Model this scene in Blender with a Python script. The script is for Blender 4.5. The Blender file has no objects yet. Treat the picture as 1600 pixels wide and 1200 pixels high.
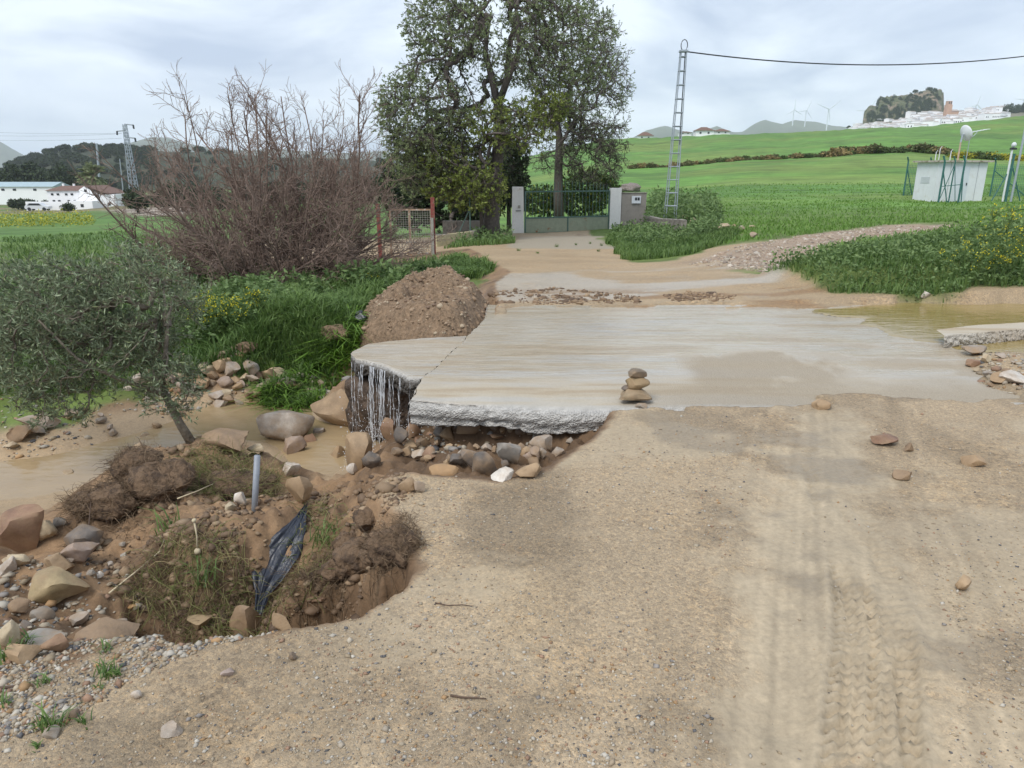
import bpy, math, random
import numpy as np
from mathutils import Vector
random.seed(7); RNG = np.random.default_rng(7)
scene = bpy.context.scene
COL = scene.collection
# ------------------------------------------------------------------ camera
F_PX, PITCH, CAM_H = 1110.0, math.radians(16.5), 1.6      # focal length in pixels of a 1600x1200 photograph
cam_data = bpy.data.cameras.new('camera')
cam_data.sensor_width = 36.0; cam_data.lens = F_PX / 1600 * 36.0
cam_data.clip_start = 0.05; cam_data.clip_end = 20000
cam = bpy.data.objects.new('camera', cam_data); COL.objects.link(cam)
cam.location = (0, 0, CAM_H); cam.rotation_euler = (math.pi / 2 - PITCH, 0, 0)
scene.camera = cam
# ------------------------------------------------------------------ sky and light
SUN_EL, SUN_AZ = math.radians(52), math.radians(215)      # soft sun behind thin cloud, behind-left of the camera
world = bpy.data.worlds.new('World'); scene.world = world; world.use_nodes = True
nt = world.node_tree; nt.nodes.clear()
def wn(t, **k):
    n = nt.nodes.new(t)
    for a, b in k.items(): setattr(n, a, b)
    return n
w_out = wn('ShaderNodeOutputWorld'); w_bg = wn('ShaderNodeBackground')
sky = wn('ShaderNodeTexSky', sky_type='NISHITA', sun_disc=False, sun_elevation=SUN_EL, sun_rotation=SUN_AZ)
sky_bg_scale = wn('ShaderNodeVectorMath', operation='SCALE'); sky_bg_scale.inputs['Scale'].default_value = 0.10
w_tc = wn('ShaderNodeTexCoord'); w_map = wn('ShaderNodeMapping'); w_map.inputs['Scale'].default_value = (1.6, 1.6, 4.2)
w_map.inputs['Location'].default_value = (0.35, 0.1, 0.2)
w_n1 = wn('ShaderNodeTexNoise'); w_n1.inputs['Scale'].default_value = 2.4; w_n1.inputs['Detail'].default_value = 5; w_n1.inputs['Roughness'].default_value = 0.55
w_n1.inputs['Distortion'].default_value = 0.6
w_ramp = wn('ShaderNodeValToRGB')
w_ramp.color_ramp.elements[0].position = 0.36; w_ramp.color_ramp.elements[0].color = (0.47, 0.555, 0.71, 1)
w_ramp.color_ramp.elements[1].position = 0.66; w_ramp.color_ramp.elements[1].color = (0.82, 0.90, 1.0, 1)
w_mix = wn('ShaderNodeMix', data_type='RGBA'); w_mix.inputs[0].default_value = 0.95
L = nt.links.new
L(w_tc.outputs['Generated'], w_map.inputs['Vector']); L(w_map.outputs['Vector'], w_n1.inputs['Vector'])
L(w_n1.outputs['Fac'], w_ramp.inputs['Fac']); L(sky.outputs['Color'], sky_bg_scale.inputs[0])
L(sky_bg_scale.outputs['Vector'], w_mix.inputs[6]); L(w_ramp.outputs['Color'], w_mix.inputs[7])
L(w_mix.outputs[2], w_bg.inputs['Color']); w_bg.inputs['Strength'].default_value = 0.665
L(w_bg.outputs['Background'], w_out.inputs['Surface'])
sun_d = bpy.data.lights.new('sun', 'SUN'); sun_d.energy = 1.5; sun_d.angle = math.radians(28); sun_d.color = (1.0, 0.97, 0.92)
sun_o = bpy.data.objects.new('sun', sun_d); COL.objects.link(sun_o)
sd = Vector((math.sin(SUN_AZ) * math.cos(SUN_EL), math.cos(SUN_AZ) * math.cos(SUN_EL), math.sin(SUN_EL)))
sun_o.rotation_euler = sd.to_track_quat('Z', 'Y').to_euler()
vs = scene.view_settings; vs.view_transform = 'Standard'; vs.look = 'None'; vs.exposure = 0.90; vs.gamma = 1.0; vs.use_curve_mapping = False

scene.cycles.max_bounces = 6; scene.cycles.diffuse_bounces = 3; scene.cycles.glossy_bounces = 3; scene.cycles.transmission_bounces = 4; scene.cycles.volume_bounces = 2
# ------------------------------------------------------------------ pixel <-> place helpers
CT, ST = math.cos(PITCH), math.sin(PITCH)
def ray(px, py):
    a, b = (px - 800) / F_PX, (600 - py) / F_PX
    return np.array([a, CT + b * ST, -ST + b * CT])
def atY(px, py, Y):
    d = ray(px, py); t = Y / d[1]; return np.array([d[0] * t, Y, CAM_H + d[2] * t])
def atZ(px, py, z=0.0):
    d = ray(px, py); t = (z - CAM_H) / d[2]; return np.array([d[0] * t, d[1] * t, z])
def WP(pts, z=0.0):
    return np.array([atZ(p[0], p[1], p[2] if len(p) > 2 else z)[:2] for p in pts])
def pxscale(Y): return (Y * CT + 0.4) / F_PX          # metres per photograph pixel at distance Y

# ------------------------------------------------------------------ noise (numpy)
def _h(ix, iy, seed):
    n = (ix.astype(np.int64) * 374761393 + iy.astype(np.int64) * 668265263 + seed * 1274126177) & 0xffffffff
    n = ((n ^ (n >> 13)) * 1274126177) & 0xffffffff
    return ((n ^ (n >> 16)) & 0xffff) / 65535.0
def vnoise(x, y, seed=0):
    xi, yi = np.floor(x), np.floor(y); fx, fy = x - xi, y - yi
    fx = fx * fx * (3 - 2 * fx); fy = fy * fy * (3 - 2 * fy)
    a, b = _h(xi, yi, seed), _h(xi + 1, yi, seed); c, d = _h(xi, yi + 1, seed), _h(xi + 1, yi + 1, seed)
    return (a + (b - a) * fx) * (1 - fy) + (c + (d - c) * fx) * fy
def fbm(x, y, seed=0, oct=4, gain=0.5):
    x = np.asarray(x, float); y = np.asarray(y, float)
    s = np.zeros_like(x); a = 1.0; tot = 0
    for i in range(oct):
        s += a * vnoise(x * 2 ** i + i * 17.3, y * 2 ** i - i * 9.1, seed + i); tot += a; a *= gain
    return s / tot                                         # 0..1
def worley(x, y, seed=0):
    x = np.asarray(x, float); y = np.asarray(y, float)
    xi, yi = np.floor(x), np.floor(y); best = np.full(x.shape, 9.0)
    for dx in (-1, 0, 1):
        for dy in (-1, 0, 1):
            cx, cy = xi + dx, yi + dy
            d = (cx + _h(cx, cy, seed) - x) ** 2 + (cy + _h(cx, cy, seed + 5) - y) ** 2
            best = np.minimum(best, d)
    return np.sqrt(best)
def sstep(a, b, x):
    t = np.clip((x - a) / (b - a), 0, 1); return t * t * (3 - 2 * t)
def polysd(P, x, y):                                       # signed distance, positive inside
    P = np.asarray(P, float); n = len(P)
    d = np.full(x.shape, 1e18); ins = np.zeros(x.shape, bool)
    for i in range(n):
        ax, ay = P[i]; bx, by = P[(i + 1) % n]; ex, ey = bx - ax, by - ay
        wx, wy = x - ax, y - ay
        t = np.clip((wx * ex + wy * ey) / (ex * ex + ey * ey + 1e-12), 0, 1)
        d = np.minimum(d, (wx - ex * t) ** 2 + (wy - ey * t) ** 2)
        c = ((ay > y) != (by > y)) & (x < (bx - ax) * (y - ay) / ((by - ay) if abs(by - ay) > 1e-12 else 1e-12) + ax)
        ins ^= c
    d = np.sqrt(d); return np.where(ins, d, -d)
def linesd(P, x, y):                                       # distance to polyline, arc length, signed side offset
    P = np.asarray(P, float); best = np.full(x.shape, 1e9); S = np.zeros(x.shape); D = np.zeros(x.shape); s0 = 0
    for i in range(len(P) - 1):
        ax, ay = P[i]; ex, ey = P[i + 1] - P[i]; l = math.hypot(ex, ey)
        wx, wy = x - ax, y - ay; t = np.clip((wx * ex + wy * ey) / (l * l), 0, 1)
        d = np.hypot(wx - ex * t, wy - ey * t); m = d < best
        best = np.where(m, d, best); S = np.where(m, s0 + t * l, S); D = np.where(m, (wx * ey - wy * ex) / l, D); s0 += l
    return best, S, D

# ------------------------------------------------------------------ object helpers
def tag(o, label=None, cat=None, group=None, kind=None):
    if label: o['label'] = label
    if cat: o['category'] = cat
    if group: o['group'] = group
    if kind: o['kind'] = kind
    return o
def mesh_np(name, V, Fc, smooth=False, attrs=None):
    V = np.asarray(V, np.float32).reshape(-1, 3); me = bpy.data.meshes.new(name)
    if isinstance(Fc, np.ndarray): Fc = [Fc]
    Fc = [np.asarray(f, np.int32) for f in Fc if len(f)]
    me.vertices.add(len(V)); me.vertices.foreach_set('co', V.ravel())
    loops = np.concatenate([f.ravel() for f in Fc]); cnt = np.concatenate([np.full(len(f), f.shape[1], np.int32) for f in Fc])
    me.loops.add(len(loops)); me.loops.foreach_set('vertex_index', loops)
    me.polygons.add(len(cnt)); st = np.concatenate([[0], np.cumsum(cnt)[:-1]]).astype(np.int32)
    me.polygons.foreach_set('loop_start', st); me.polygons.foreach_set('loop_total', cnt)
    if smooth: me.polygons.foreach_set('use_smooth', np.ones(len(cnt), bool))
    for k, a in (attrs or {}).items():
        a = np.asarray(a, np.float32)
        if a.ndim == 1:
            at = me.attributes.new(k, 'FLOAT', 'POINT'); at.data.foreach_set('value', a)
        else:
            if a.shape[1] == 3: a = np.hstack([a, np.ones((len(a), 1), np.float32)])
            at = me.attributes.new(k, 'FLOAT_COLOR', 'POINT'); at.data.foreach_set('color', a.astype(np.float32).ravel())
    me.update(); me.validate(); return me
def link(name, me, mat=None, parent=None, loc=None):
    o = bpy.data.objects.new(name, me); COL.objects.link(o)
    if mat is not None and not me.materials: me.materials.append(mat)
    if parent is not None: o.parent = parent
    if loc is not None: o.location = tuple(float(v) for v in loc)
    return o
def empty(name, loc=(0, 0, 0), rz=0.0, label=None, cat=None, group=None):
    o = bpy.data.objects.new(name, None); COL.objects.link(o); o.location = tuple(float(v) for v in loc); o.rotation_euler = (0, 0, rz)
    o.empty_display_size = 0.1
    return tag(o, label, cat, group)
class MB:                                                  # collects simple solids into one mesh
    def __init__(s): s.v = []; s.f = []
    def add(s, v, f):
        o = len(s.v); s.v += [tuple(float(c) for c in p) for p in v]; s.f += [tuple(i + o for i in q) for q in f]; return s
    def box(s, c, d, rz=0.0, taper=1.0):
        cx, cy, cz = c; dx, dy, dz = d[0] / 2, d[1] / 2, d[2] / 2; v = []
        for z, k in ((-dz, 1.0), (dz, taper)):
            for x, y in ((-dx, -dy), (dx, -dy), (dx, dy), (-dx, dy)):
                x *= k; y *= k
                v.append((cx + x * math.cos(rz) - y * math.sin(rz), cy + x * math.sin(rz) + y * math.cos(rz), cz + z))
        return s.add(v, [(3, 2, 1, 0), (4, 5, 6, 7), (0, 1, 5, 4), (1, 2, 6, 5), (2, 3, 7, 6), (3, 0, 4, 7)])
    def tube(s, pts, r, k=6):
        pts = [Vector(p) for p in pts]; n = len(pts); rr = r if isinstance(r, (list, tuple)) else [r] * n; v = []
        for i, p in enumerate(pts):
            t = (pts[min(i + 1, n - 1)] - pts[max(i - 1, 0)]).normalized()
            a = t.cross(Vector((0, 0, 1)) if abs(t.z) < 0.9 else Vector((1, 0, 0))).normalized(); b = t.cross(a)
            for j in range(k):
                an = 2 * math.pi * j / k; v.append(p + (a * math.cos(an) + b * math.sin(an)) * rr[i])
        f = [(i * k + j, i * k + (j + 1) % k, (i + 1) * k + (j + 1) % k, (i + 1) * k + j) for i in range(n - 1) for j in range(k)]
        f += [tuple(reversed(range(k))), tuple(range((n - 1) * k, n * k))]
        return s.add(v, f)
    def mesh(s, name, smooth=False):
        me = bpy.data.meshes.new(name); me.from_pydata(s.v, [], s.f); me.update()
        if smooth: me.polygons.foreach_set('use_smooth', np.ones(len(me.polygons), bool))
        return me
    def build(s, name, mat, parent=None, loc=None, smooth=False): return link(name, s.mesh(name, smooth), mat, parent, loc)
def copy_tree(o, parent=None):
    c = o.copy(); COL.objects.link(c); c.parent = parent
    for ch in o.children: copy_tree(ch, c)
    return c

# ------------------------------------------------------------------ vectorised foliage geometry
def unit(a): return a / (np.linalg.norm(a, axis=-1, keepdims=True) + 1e-9)
def tubes_np(P, R, k=4):                                   # P (B,n,3), R (B,n)
    B, n, _ = P.shape
    T = np.empty_like(P); T[:, 1:-1] = P[:, 2:] - P[:, :-2]; T[:, 0] = P[:, 1] - P[:, 0]; T[:, -1] = P[:, -1] - P[:, -2]; T = unit(T)
    ref = np.where(np.abs(T[:, :1, 2:3]) < 0.9, np.array([0, 0, 1.0]), np.array([1.0, 0, 0])); ref = np.repeat(ref, n, 1)
    A = unit(np.cross(T, ref)); Bv = np.cross(T, A); an = np.arange(k) * 2 * np.pi / k
    V = P[:, :, None] + R[:, :, None, None] * (A[:, :, None] * np.cos(an)[None, None, :, None] + Bv[:, :, None] * np.sin(an)[None, None, :, None])
    idx = np.arange(B * n * k).reshape(B, n, k); a = idx[:, :-1]; b = idx[:, 1:]
    Fq = np.stack([a, np.roll(a, -1, 2), np.roll(b, -1, 2), b], -1).reshape(-1, 4)
    return V.reshape(-1, 3), Fq
def leaves_np(P, D, L_, W, fold=0.25, rng=RNG):            # one folded diamond leaf for each base point
    N = len(P); D = unit(D); r = unit(rng.normal(size=(N, 3))); A = unit(np.cross(D, r)); B = np.cross(D, A)
    L_ = np.broadcast_to(np.asarray(L_), (N,))[:, None]; W = np.broadcast_to(np.asarray(W), (N,))[:, None]
    mid = P + D * L_ * 0.45
    V = np.stack([P, mid + A * W * .5 + B * W * fold, P + D * L_, mid - A * W * .5 + B * W * fold], 1)
    i = np.arange(N)[:, None] * 4
    return V.reshape(-1, 3), np.concatenate([i + [0, 1, 2], i + [0, 2, 3]], 0)
def blades_np(P, H_, W, lean, rng=RNG, bend=0.6):          # curved grass blades, 3 triangles each
    N = len(P); an = rng.uniform(0, 2 * np.pi, N); dirv = np.stack([np.cos(an), np.sin(an), 0 * an], 1)
    side = np.stack([-np.sin(an + rng.normal(0, .6, N)), np.cos(an), 0 * an], 1)
    H_ = np.broadcast_to(np.asarray(H_), (N,))[:, None]; W = np.broadcast_to(np.asarray(W), (N,))[:, None]
    ln = (np.broadcast_to(np.asarray(lean), (N,)) * rng.uniform(.3, 1.3, N))[:, None]
    m = P + dirv * H_ * ln * 0.35 + np.array([0, 0, 1.0]) * H_ * 0.6
    t = P + dirv * H_ * ln * (0.6 + bend * .6) + np.array([0, 0, 1.0]) * H_ * (1.0 - 0.25 * ln)
    V = np.stack([P - side * W * .5, P + side * W * .5, m - side * W * .42, m + side * W * .42, t], 1)
    i = np.arange(N)[:, None] * 5
    return V.reshape(-1, 3), np.concatenate([i + [0, 1, 3], i + [0, 3, 2], i + [2, 3, 4]], 0)

# ------------------------------------------------------------------ materials
MATS = {}
def new_mat(name):
    m = bpy.data.materials.new(name); m.use_nodes = True; t = m.node_tree; b = t.nodes['Principled BSDF']; MATS[name] = m
    return m, t, b
def N_(t, typ, **k):
    n = t.nodes.new(typ)
    for a, v in k.items():
        if a.startswith('i_'): n.inputs[a[2:].replace('_', ' ')].default_value = v
        else: setattr(n, a, v)
    return n
def mat_simple(name, rgb, rough=0.8, var=0.18, scale=6.0, bump=0.3, bscale=30.0, metal=0.0, spec=0.4, dirt=None, dscale=2.0, damt=(0.5, 0.7), bdist=0.01):
    m, t, b = new_mat(name); l = t.links.new
    tc = N_(t, 'ShaderNodeTexCoord'); n1 = N_(t, 'ShaderNodeTexNoise', i_Scale=scale, i_Detail=6.0, i_Roughness=0.65)
    l(tc.outputs['Object'], n1.inputs['Vector'])
    mr = N_(t, 'ShaderNodeMapRange', i_From_Min=0.3, i_From_Max=0.7, i_To_Min=1 - var, i_To_Max=1 + var); l(n1.outputs['Fac'], mr.inputs['Value'])
    mul = N_(t, 'ShaderNodeVectorMath', operation='SCALE'); mul.inputs[0].default_value = rgb; l(mr.outputs['Result'], mul.inputs['Scale'])
    outc = mul.outputs['Vector']
    if dirt:
        n2 = N_(t, 'ShaderNodeTexNoise', i_Scale=dscale, i_Detail=8.0, i_Roughness=0.7); l(tc.outputs['Object'], n2.inputs['Vector'])
        r2 = N_(t, 'ShaderNodeMapRange', i_From_Min=damt[0], i_From_Max=damt[1]); l(n2.outputs['Fac'], r2.inputs['Value'])
        mx = N_(t, 'ShaderNodeMix', data_type='RGBA'); mx.inputs[7].default_value = (*dirt, 1); l(r2.outputs['Result'], mx.inputs[0]); l(outc, mx.inputs[6]); outc = mx.outputs[2]
    l(outc, b.inputs['Base Color'])
    b.inputs['Roughness'].default_value = rough; b.inputs['Metallic'].default_value = metal; b.inputs['Specular IOR Level'].default_value = spec
    if bump:
        n3 = N_(t, 'ShaderNodeTexNoise', i_Scale=bscale, i_Detail=5.0); l(tc.outputs['Object'], n3.inputs['Vector'])
        bp = N_(t, 'ShaderNodeBump', i_Strength=bump, i_Distance=bdist); l(n3.outputs['Fac'], bp.inputs['Height']); l(bp.outputs['Normal'], b.inputs['Normal'])
    return m
def mat_leaf(name, c1, c2, rough=0.55, trans=0.25, c3=None):   # colour runs between c1 and c2 by the leaf's own random value
    m, t, b = new_mat(name); l = t.links.new
    at = N_(t, 'ShaderNodeAttribute', attribute_name='rnd'); rp = N_(t, 'ShaderNodeValToRGB')
    rp.color_ramp.elements[0].color = (*c1, 1); rp.color_ramp.elements[1].color = (*c2, 1)
    if c3: e = rp.color_ramp.elements.new(0.93); e.color = (*c2, 1); rp.color_ramp.elements[-1].color = (*c3, 1)
    l(at.outputs['Fac'], rp.inputs['Fac']); l(rp.outputs['Color'], b.inputs['Base Color'])
    b.inputs['Roughness'].default_value = rough; b.inputs['Specular IOR Level'].default_value = 0.35
    tr = N_(t, 'ShaderNodeBsdfTranslucent'); l(rp.outputs['Color'], tr.inputs['Color'])
    mx = N_(t, 'ShaderNodeMixShader'); mx.inputs[0].default_value = trans
    l(b.outputs[0], mx.inputs[1]); l(tr.outputs[0], mx.inputs[2]); l(mx.outputs[0], t.nodes['Material Output'].inputs['Surface'])
    return m
# ================================================================== THE GROUND
FAR_PX = np.array([-700, 0, 300, 600, 760, 990, 1200, 1400, 1600, 2300.])
FAR_U = (FAR_PX - 800) / 1157.0
FAR_ROWS = [                                               # distance, then z (12 m, 18 m) or the image row of the ground at each column
    (9,  'z', [-.6, -.55, -.5, -.4, -.03, -.01, .02, .08, .15, .3]),
    (12, 'z', [-.7, -.65, -.55, -.45, -.11, -.10, .0, .22, .40, .5]),
    (18, 'z', [-.9, -.85, -.75, -.5, -.31, -.31, .02, .20, .30, .4]),
    (28, 'p', [385, 380, 378, 372, 366, 361, 343, 336, 333, 330]),
    (42, 'p', [370, 364, 358, 350, 342, 325, 316, 314, 314, 314]),
    (70, 'p', [350, 348, 340, 330, 315, 293, 284, 283, 286, 290]),
    (110,'p', [336, 335, 325, 312, 290, 263, 248, 237, 243, 250]),
    (180,'p', [327, 326, 315, 300, 270, 237, 224, 212, 206, 200]),
    (260,'p', [319, 318, 305, 285, 250, 215, 208, 199, 181, 160]),
    (340,'p', [312, 312, 300, 290, 260, 235, 232, 225, 210, 190]),
    (800,'p', [285, 285, 285, 285, 278, 275, 275, 275, 275, 275]),
    (2500,'p',[275, 275, 275, 275, 274, 274, 274, 274, 274, 274]),
    (9000,'p',[272, 272, 272, 272, 272, 272, 272, 272, 272, 272])]
FY = np.log(np.array([r[0] for r in FAR_ROWS], float)); FZ = []
for Y, kind, vals in FAR_ROWS:
    FZ.append([v if kind == 'z' else atY(800, v, Y)[2] for v in vals])
FZ = np.array(FZ)
def far_h(x, y):
    yy = np.maximum(y, 9.0); u = x / yy; ly = np.log(yy)
    ui = np.clip(np.interp(u, FAR_U, np.arange(len(FAR_U))), 0, len(FAR_U) - 1.0001)
    vi = np.clip(np.interp(ly, FY, np.arange(len(FY))), 0, len(FY) - 1.0001)
    i, j = ui.astype(int), vi.astype(int); a, b = ui - i, vi - j
    a = a * a * (3 - 2 * a)
    return (FZ[j, i] * (1 - a) + FZ[j, i + 1] * a) * (1 - b) + (FZ[j + 1, i] * (1 - a) + FZ[j + 1, i + 1] * a) * b
# low ground on the left: stream bed, sand bar, banks, torn terrace
LOW = [(60,740,-.96),(150,712,-.96),(240,690,-.96),(330,662,-.97),(400,640,-.97),(480,640,-.98),(540,622,-.96),(440,620,-.95),(560,690,-.98),(505,742,-.95),(590,705,-.98),(480,715,-.96),(420,690,-.96),(330,640,-.93),(0,745,-.96),(-150,770,-.96),
 (200,652,-.80),(100,652,-.78),(100,688,-.84),(0,700,-.84),(250,640,-.82),(50,790,-.84),(-60,800,-.84),(150,745,-.90),(110,775,-.82),(30,830,-.72),
 (350,600,-.70),(430,600,-.72),(480,592,-.70),(535,590,-.60),(300,572,-.6),(200,605,-.65),(50,640,-.7),(0,600,-.6),(-200,620,-.7),
 (400,550,-.45),(330,520,-.4),(480,540,-.42),(540,522,-.32),(560,490,-.3),(450,480,-.35),(300,480,-.4),(150,550,-.5),(0,530,-.5),(-200,500,-.5),(600,450,-.3),(700,440,-.2),(650,520,-.3),(600,540,-.45),
 (295,690,-.66),(345,682,-.70),(200,712,-.42),(165,755,-.42),(262,730,-.46),(330,722,-.52),(400,735,-.58),(435,728,-.66),(120,792,-.62),(230,760,-.42),
 (390,800,-.52),(450,800,-.50),(300,820,-.44),(400,840,-.36),(250,850,-.38),(330,862,-.34),(500,835,-.38),(470,872,-.34),(540,790,-.52),(556,745,-.74),(520,770,-.64),(190,890,-.42),(160,840,-.55),
 (600,735,-.36),(575,772,-.28),(592,695,-.66),(622,702,-.42),(600,800,-.22),(620,870,-.16),(560,860,-.28),(560,905,-.4),
 (60,860,-.62),(100,915,-.52),(30,920,-.5),(20,985,-.28),(120,965,-.42),(200,960,-.52),(300,962,-.66),(0,1030,-.12),(150,1005,-.2),(-150,900,-.5),(-150,1020,-.15),(380,965,-.72),(470,955,-.7),
 (680,600,-.75),(720,560,-.6),(760,480,-.3),(660,700,-.55),(740,700,-.55),(820,695,-.5),(880,680,-.4),(700,660,-.5),(800,660,-.5)]
LP = np.array([np.append(atZ(a, b, z)[:2], z) for a, b, z in LOW])
LP = np.vstack([LP, [[-12, 2, -.4], [-12, 6, -1.0], [-12, 12, -.7], [-6, 14, -.6], [-2, 14, -.4], [-9, 9, -.7], [-6, .5, -.1], [-12, -4, -.2], [2, 6, -.5], [3, 3, -.3]]])
def _tps(r2): return r2 * np.log(r2 + 1e-9)
_n = len(LP); _K = _tps(((LP[:, None, :2] - LP[None, :, :2]) ** 2).sum(-1)) + np.eye(_n) * 0.02
_P = np.hstack([np.ones((_n, 1)), LP[:, :2]]); _A = np.block([[_K, _P], [_P.T, np.zeros((3, 3))]])
_W = np.linalg.solve(_A, np.append(LP[:, 2], np.zeros(3)))
def low_h(x, y):
    s = _W[_n] + _W[_n + 1] * x + _W[_n + 2] * y
    for k in range(_n): s = s + _W[k] * _tps((x - LP[k, 0]) ** 2 + (y - LP[k, 1]) ** 2)
    return np.clip(s, -1.05, 0.0)
ROAD = np.vstack([[[-9, -6], [-9, .6]], WP([(-350,1130),(-120,1075),(0,1068),(110,1042),(200,1014),(350,1000),(420,998),(480,987),(560,966),(628,925),(662,888),(655,850),(615,800),(590,772),(600,752),(640,744),(700,748),(780,756),(842,745),(905,708),(935,678),(962,658),(955,640),(880,632),(780,622),(700,610),(702,596),(735,556),(752,530),(770,505),(782,470),(775,432),(800,412)]), [[-1.2, 20], [-1.2, 60], [80, 60], [80, -6]]])
PIT = WP([(185,908,-.4),(260,926,-.4),(340,920,-.38),(430,917,-.38),(520,908,-.38),(565,930,-.36),(600,935,-.2),(640,900,-.1),(660,920,0),(560,1000,0),(350,1060,0),(240,1010,-.2),(200,960,-.4)])
SLAB_L = [(640,624),(662,592),(690,566),(718,541),(733,525),(756,500),(763,477)]
SLAB = np.vstack([WP([(640,626),(720,634),(820,640),(900,644),(985,643),(1100,640),(1300,640),(1500,636),(1620,634)]), [[9, 5.2], [9, 8.7]], WP([(1330,478),(1100,478),(900,479),(763,477)]), WP(SLAB_L[::-1])])
POND = WP([(1290,482),(1420,476),(1620,474),(1900,476),(1900,560),(1600,556),(1480,545),(1400,530),(1350,505)])
BANKR = np.vstack([WP([(1165,430),(1290,462),(1420,468),(1620,465),(1900,470)]), [[14, 12], [12, 13.5], [7, 12.2], [4.6, 11.6]]])
RUB = WP([(1470,572),(1510,552),(1620,548),(1800,545),(1800,640),(1600,632),(1530,612)])
TRK = [WP([(1322,1240),(1328,1100),(1335,1000),(1326,900),(1295,800),(1268,720)]), WP([(1398,1240),(1396,1100),(1393,1000),(1372,900),(1335,810)]), WP([(1455,1240),(1440,1120),(1420,1030)])]
LANE = WP([(1195,1300),(1205,1100),(1210,950),(1222,800),(1240,640)]); LANE2 = WP([(1560,1300),(1520,1050),(1480,880),(1430,760),(1400,650)])
MUD = WP([(1090,1260),(1115,1000),(1140,850),(1190,720),(1240,650),(1330,642),(1400,720),(1440,830),(1480,960),(1500,1260)])
def tread(x, y):
    dz = np.zeros_like(x)
    m = (y < 4.4) & (x > 0.3) & (x < 2.2)
    if not m.any(): return dz
    xx, yy = x[m], y[m]; r = np.zeros_like(xx)
    for k, T in enumerate(TRK):
        d, s, o = linesd(T, xx, yy); w = 0.062 if k < 2 else 0.05
        fade = sstep(.0, .25, fbm(s * 1.3 + k * 7, o * 4, 31 + k, 3) - (.30 if k == 0 else .36)) * (1 - sstep(1.5, 2.6, s) * .75)
        inside = 1 - sstep(w, w + .02, d)
        s = s + (fbm(xx * 9, yy * 9, 33, 3) - .5) * .05; o = o + (fbm(xx * 11, yy * 11, 34, 3) - .5) * .02; lug = np.abs(((s + np.abs(o) * .8 + .012 * np.sin(o * 60)) / .052) % 1 - .5) * 2
        lug = sstep(.25, .6, lug); cen = 1 - sstep(.006, .014, np.abs(np.abs(o) - .018))
        z = -.030 * inside + .024 * inside * lug * (1 - cen) + .016 * np.exp(-((d - w - .025) / .02) ** 2)
        r += z * fade * (.45 + .9 * fbm(xx * 5, yy * 5, 35, 3))
    dz[m] = r; return dz
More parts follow.
